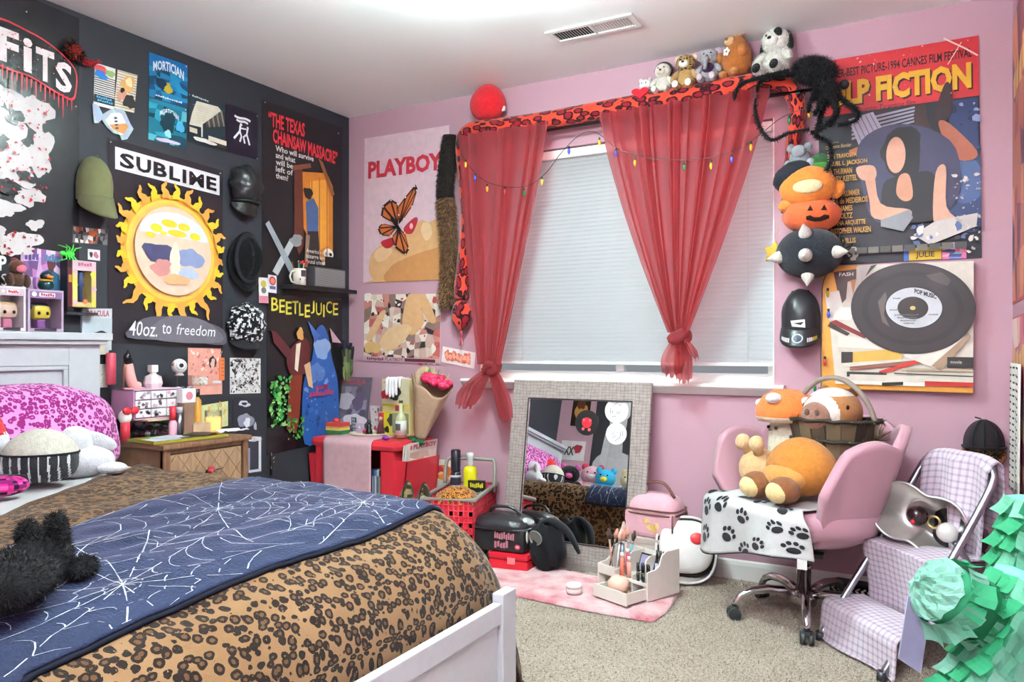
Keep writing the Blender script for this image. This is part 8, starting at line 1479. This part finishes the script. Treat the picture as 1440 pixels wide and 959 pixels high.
# --- figure-eight reflector lamp on the upper tread
LC = sp(.15, .16, .462); ax = (CAM-LC); ax.z = .15; ax = (ax.normalized()+Vector((-.35, 0, .08))).normalized(); T_ = thing('reflector_lamp', 'double silver reflector lamp with red and white bulbs', 'lamp', sp(.12, .15, .368)); A_ = Vector((0, 0, 1)).cross(ax).normalized(); B_ = ax.cross(A_).normalized()
if A_.dot(CR) < 0: A_ = -A_
ti = math.radians(-17); A2, B2 = A_*math.cos(ti)+B_*math.sin(ti), B_*math.cos(ti)-A_*math.sin(ti)
def pea(a, k): r_ = .105+.040*math.cos(2*a); return A2*(r_*math.cos(a)*1.08*k)+B2*(r_*math.sin(a)*1.32*k)
def refl(u, v): a = 2*PI*u; return LC+pea(a, 1-.52*v**1.3)-ax*(.11*math.sin(v*PI/2))
MB().grid(48, 14, refl, '#e2e0dc').build('reflector', 'brushed', T_, world=True, solid=.004); b = MB(); b.poly([refl(k/40, 1) for k in range(40)], '#b4b0ac'); b.build('reflector_back', 'metal', T_, world=True); MB().tube([refl(k/48, 0) for k in range(48)], .005, 8, '#d8d6d4', closed=True).build('rim', 'metal', T_, world=True)
b = MB(); c0 = LC+A2*.03-ax*.085
b.tube([LC-ax*.02+A2*.075+B2*-.02-ax*.06, LC+A2*.10-ax*.13-Vector((0, 0, .015)), LC+A2*.115-ax*.20-Vector((0, 0, .02)), LC+A2*.12-ax*.215-Vector((0, 0, .02))], [.085, .078, .062, .03], 28, '#211e20'); b.build('housing', 'gloss', T_, world=True)
ep(T_, 'red_bulb', (LC-A2*.022-ax*.055)-T_.location, .036, '#2a1418', mat='gloss'); ep(T_, 'bulb_glint', (LC-A2*.018-ax*.024+B2*-.022)-T_.location, .009, '#c0182c', mat='gloss', nu=10, nv=8); MB().tube([LC+A2*.03-ax*.07+(A2*math.cos(a)+B2*math.sin(a))*.02 for a in [2*PI*k/18 for k in range(18)]], .005, 8, '#c8b07a', closed=True).build('socket_ring', 'metal', T_, world=True); ep(T_, 'white_bulb', (LC+A2*.085-ax*.055-B2*.012)-T_.location, (.034, .034, .034), '#d8d4d0', mat='gloss'); MB().tube(smooth_path([LC+A2*.125-ax*.21-Vector((0, 0, .03)), sp(.02, .26, .375), sp(.03, .33, .37), sp(.08, .37, .2)], 5), .004, 6, '#1d1b1e').build('cord', 'satin', T_, world=True); MB().tube([LC+A2*.119-ax*.213-Vector((0, 0, .02)), LC+A2*.124-ax*.235-Vector((0, 0, .022))], .024, 14, '#c8b8b0').build('collar', 'satin', T_, world=True)
# --- black and white bag on the floor behind
p = onZ(1212, 832, 0); T_ = thing('braided_bag', 'black bag with white braided trim lying by the baseboard', 'bag', (p.x+.02, -.10, 0), -.15); MB().box((-.125, -.05, 0), (.125, .05, .085), '#161518', bevel=.02).build('body', 'fabric', T_)
for k in range(10):
    for q in (-1, 1): x_ = -.11+.023*k; MB().tube([(x_, -.054, .062), (x_+.016, -.056, .062+q*.012)], .004, 5, '#d8d2c8').build('braid', 'fabric', T_)
MB().tube(smooth_path([(-.11, -.04, .04), (-.13, -.05, .02), (-.145, -.05, .008)], 4), .005, 6, '#c8c2b8').build('cord_end', 'fabric', T_)
p = onZ(1163, 893, 0); T_ = thing('power_cord', 'black cord end lying on the carpet beside the castor', 'cord', p); MB().tube(smooth_path([(-.02, 0, .006), (.02, -.005, .008), (.08, -.01, .006), (.16, .02, .006)], 5), .004, 6, '#201e20').build('cable', 'satin', T_); MB().tube([(-.035, .0, .008), (.0, 0, .009)], [.006, .010], 8, '#1b191b').build('plug', 'satin', T_)
# --- green tissue pinata
t = NT('tissue_base'); v = t.coord('Object'); t.base(t.mix(t.noise(v, 14, 3), '#4fb893', '#86d8bb')); t.p(Roughness=.8); t.bump(t.noise(v, 30, 3), .5, .01); M['tissue_base'] = t.m
def tissue(name, col):
    t = NT(name); v = t.coord('Object'); t.base(t.mix(t.noise(v, 30, 3), col[0], col[1])); t.p(Roughness=.75); tr = t.node('ShaderNodeBsdfTranslucent'); tr.inputs[0].default_value = tuple(lin(col[1]))+(1,); mx = t.node('ShaderNodeMixShader'); mx.inputs[0].default_value = .25; t.link(t.b.outputs[0], mx.inputs[1]); t.link(tr.outputs[0], mx.inputs[2]); t.link(mx.outputs[0], t.out.inputs[0]); M[name] = t.m
tissue('tissue_mint', ('#4f9a7e', '#72b498')); tissue('tissue_green', ('#1f8258', '#2f9a6a')); tissue('tissue_pale', ('#70ad98', '#8cc4b0'))
PB = Vector((3.17, -1.70, 0)); PN = thing('pinata', 'mint and emerald green fringed tissue paper pinata', 'pinata', PB)
def flap_mesh(seed):
    r_ = random.Random(seed); b = MB(); w_, h_ = .021, .040; c1, c2 = r_.uniform(.004, .014), r_.uniform(-.3, .3)
    b.grid(3, 4, lambda u, v: ((u-.5)*2*w_*(1+.1*v), -.002-c1*v*v*1.6-.004*math.sin(u*5+seed)*v, -h_*v*(1+.25*c2*(u-.5))), '#8ad8b8', False); me = b.build('paper_flap', 'tissue_mint', PN); return me
pro = []
for sd_ in range(5):
    for mt in ('tissue_mint', 'tissue_green', 'tissue_pale'):
        o = flap_mesh(sd_); o.data.materials[0] = M[mt]; pro.append((o.data, mt)); bpy.data.objects.remove(o)
rf = random.Random(11); cnt = [0]
def flap(p, n, up, green=.2, sc=1.0):
    n = n.normalized(); z = (up-n*up.dot(n)).normalized(); y = -n; x = y.cross(z); Rm = Matrix((x, y, z)).transposed(); k = rf.random()
    mt = 'tissue_green' if k < green else ('tissue_pale' if k < green+.25 else 'tissue_mint'); me = rf.choice([m for m, q in pro if q == mt]); o = bpy.data.objects.new('paper_flap', me); COL.objects.link(o); o.parent = PN
    o.matrix_basis = Matrix.Translation(p)@(Rm@Euler((rf.uniform(-.12, .2), rf.uniform(-.14, .14), rf.uniform(-.12, .12))).to_matrix()).to_4x4()@Matrix.Diagonal((sc, sc, sc, 1)); cnt[0] += 1
view = (CAM-PB); view.z = 0; view.normalize(); rt = CR.copy()
def loc(r, d, z): return rt*r-CD*d*-1*0+CD*(-d)+Vector((0, 0, z))   # r: to the picture's right, d: towards the camera, z: height
def body(name, lo, hi, rot, c):
    b = MB(); b.box(lo, hi, '#6cc8a4', bevel=.03); R_ = Matrix((rt, CD, Vector((0, 0, 1)))).transposed().to_4x4(); b.tf(Matrix.Translation(c)@R_@Euler(rot).to_matrix().to_4x4()); b.build(name, 'tissue_base', PN); return Matrix.Translation(c)@R_@Euler(rot).to_matrix().to_4x4()
M1 = body('body', (-.13, -.07, -.42), (.16, .09, .17), (0, .46, 0), loc(.10, .06, .40))
n1 = (M1.to_3x3()@Vector((0, -1, 0))); up1 = M1.to_3x3()@Vector((.25, 0, 1))
for j in range(15):
    for i in range(8): flap(M1@Vector((-.125+.04*i+.01*(j % 2), -.074, .165-.038*j)), n1, up1, .22 if j % 3 else .45, 1.0)
nl = M1.to_3x3()@Vector((-1, 0, 0))
for j in range(13):
    for i in range(3): flap(M1@Vector((-.133, -.04+.045*i, .15-.04*j)), nl, up1, .5)
M2 = body('wing', (-.06, -.05, -.25), (.10, .06, .16), (0, .22, 0), loc(.185, -.10, .56))
n2 = M2.to_3x3()@Vector((0, -1, 0)); up2 = M2.to_3x3()@Vector((.2, 0, 1)); nl2 = M2.to_3x3()@Vector((-1, 0, 0))
for j in range(10):
    for i in range(4): flap(M2@Vector((-.055+.04*i+.01*(j % 2), -.054, .155-.038*j)), n2, up2, .18)
    for i in range(2): flap(M2@Vector((-.063, -.025+.045*i, .15-.038*j)), nl2, up2, .4)
# branch with open crumpled end
A0, A1 = loc(.06, .02, .47), loc(-.10, .05, .565); d_ = (A1-A0).normalized(); a_, b_ = frame(d_)
MB().tube([A0-d_*.03, A0+d_*.08, A1-d_*.04, A1], [.055, .058, .062, .064], 20, '#3aa878').build('branch', 'tissue_green', PN)
def crump(u, v): a = 2*PI*u; r_ = (.066-.024*v)*(1+.10*nz(math.cos(a)*3, math.sin(a)*3, v*3)); return A1+d_*(.004+.035*math.sin(v*PI*.5)+.015*nz(math.cos(a)*4, math.sin(a)*4, v*5))+(a_*math.cos(a)+b_*math.sin(a))*r_*(1-v*.98)
MB().grid(36, 12, crump, '#b8efe0', False).build('crumpled_end', 'tissue_pale', PN)
for k in range(16):
    a = 2*PI*k/16; n_ = a_*math.cos(a)+b_*math.sin(a); flap(A1-d_*.01+n_*.067, n_, d_, .6, 1.05); flap(A0.lerp(A1, .5)+n_*.062, n_, d_, .65, 1.1)
pr = A1-d_*.02-Vector((0, 0, .10))-rt*.035; b = MB(); b.grid(24, 4, lambda u, v: pr+rt*(-.03+.045*u-.02*v)+CD*(.02+.004*(1 if int(u*24) % 2 else -1))+Vector((0, 0, .09-.13*v-.03*u)), '#a8a8c4', False); b.build('pleated_fan', 'paint', PN)
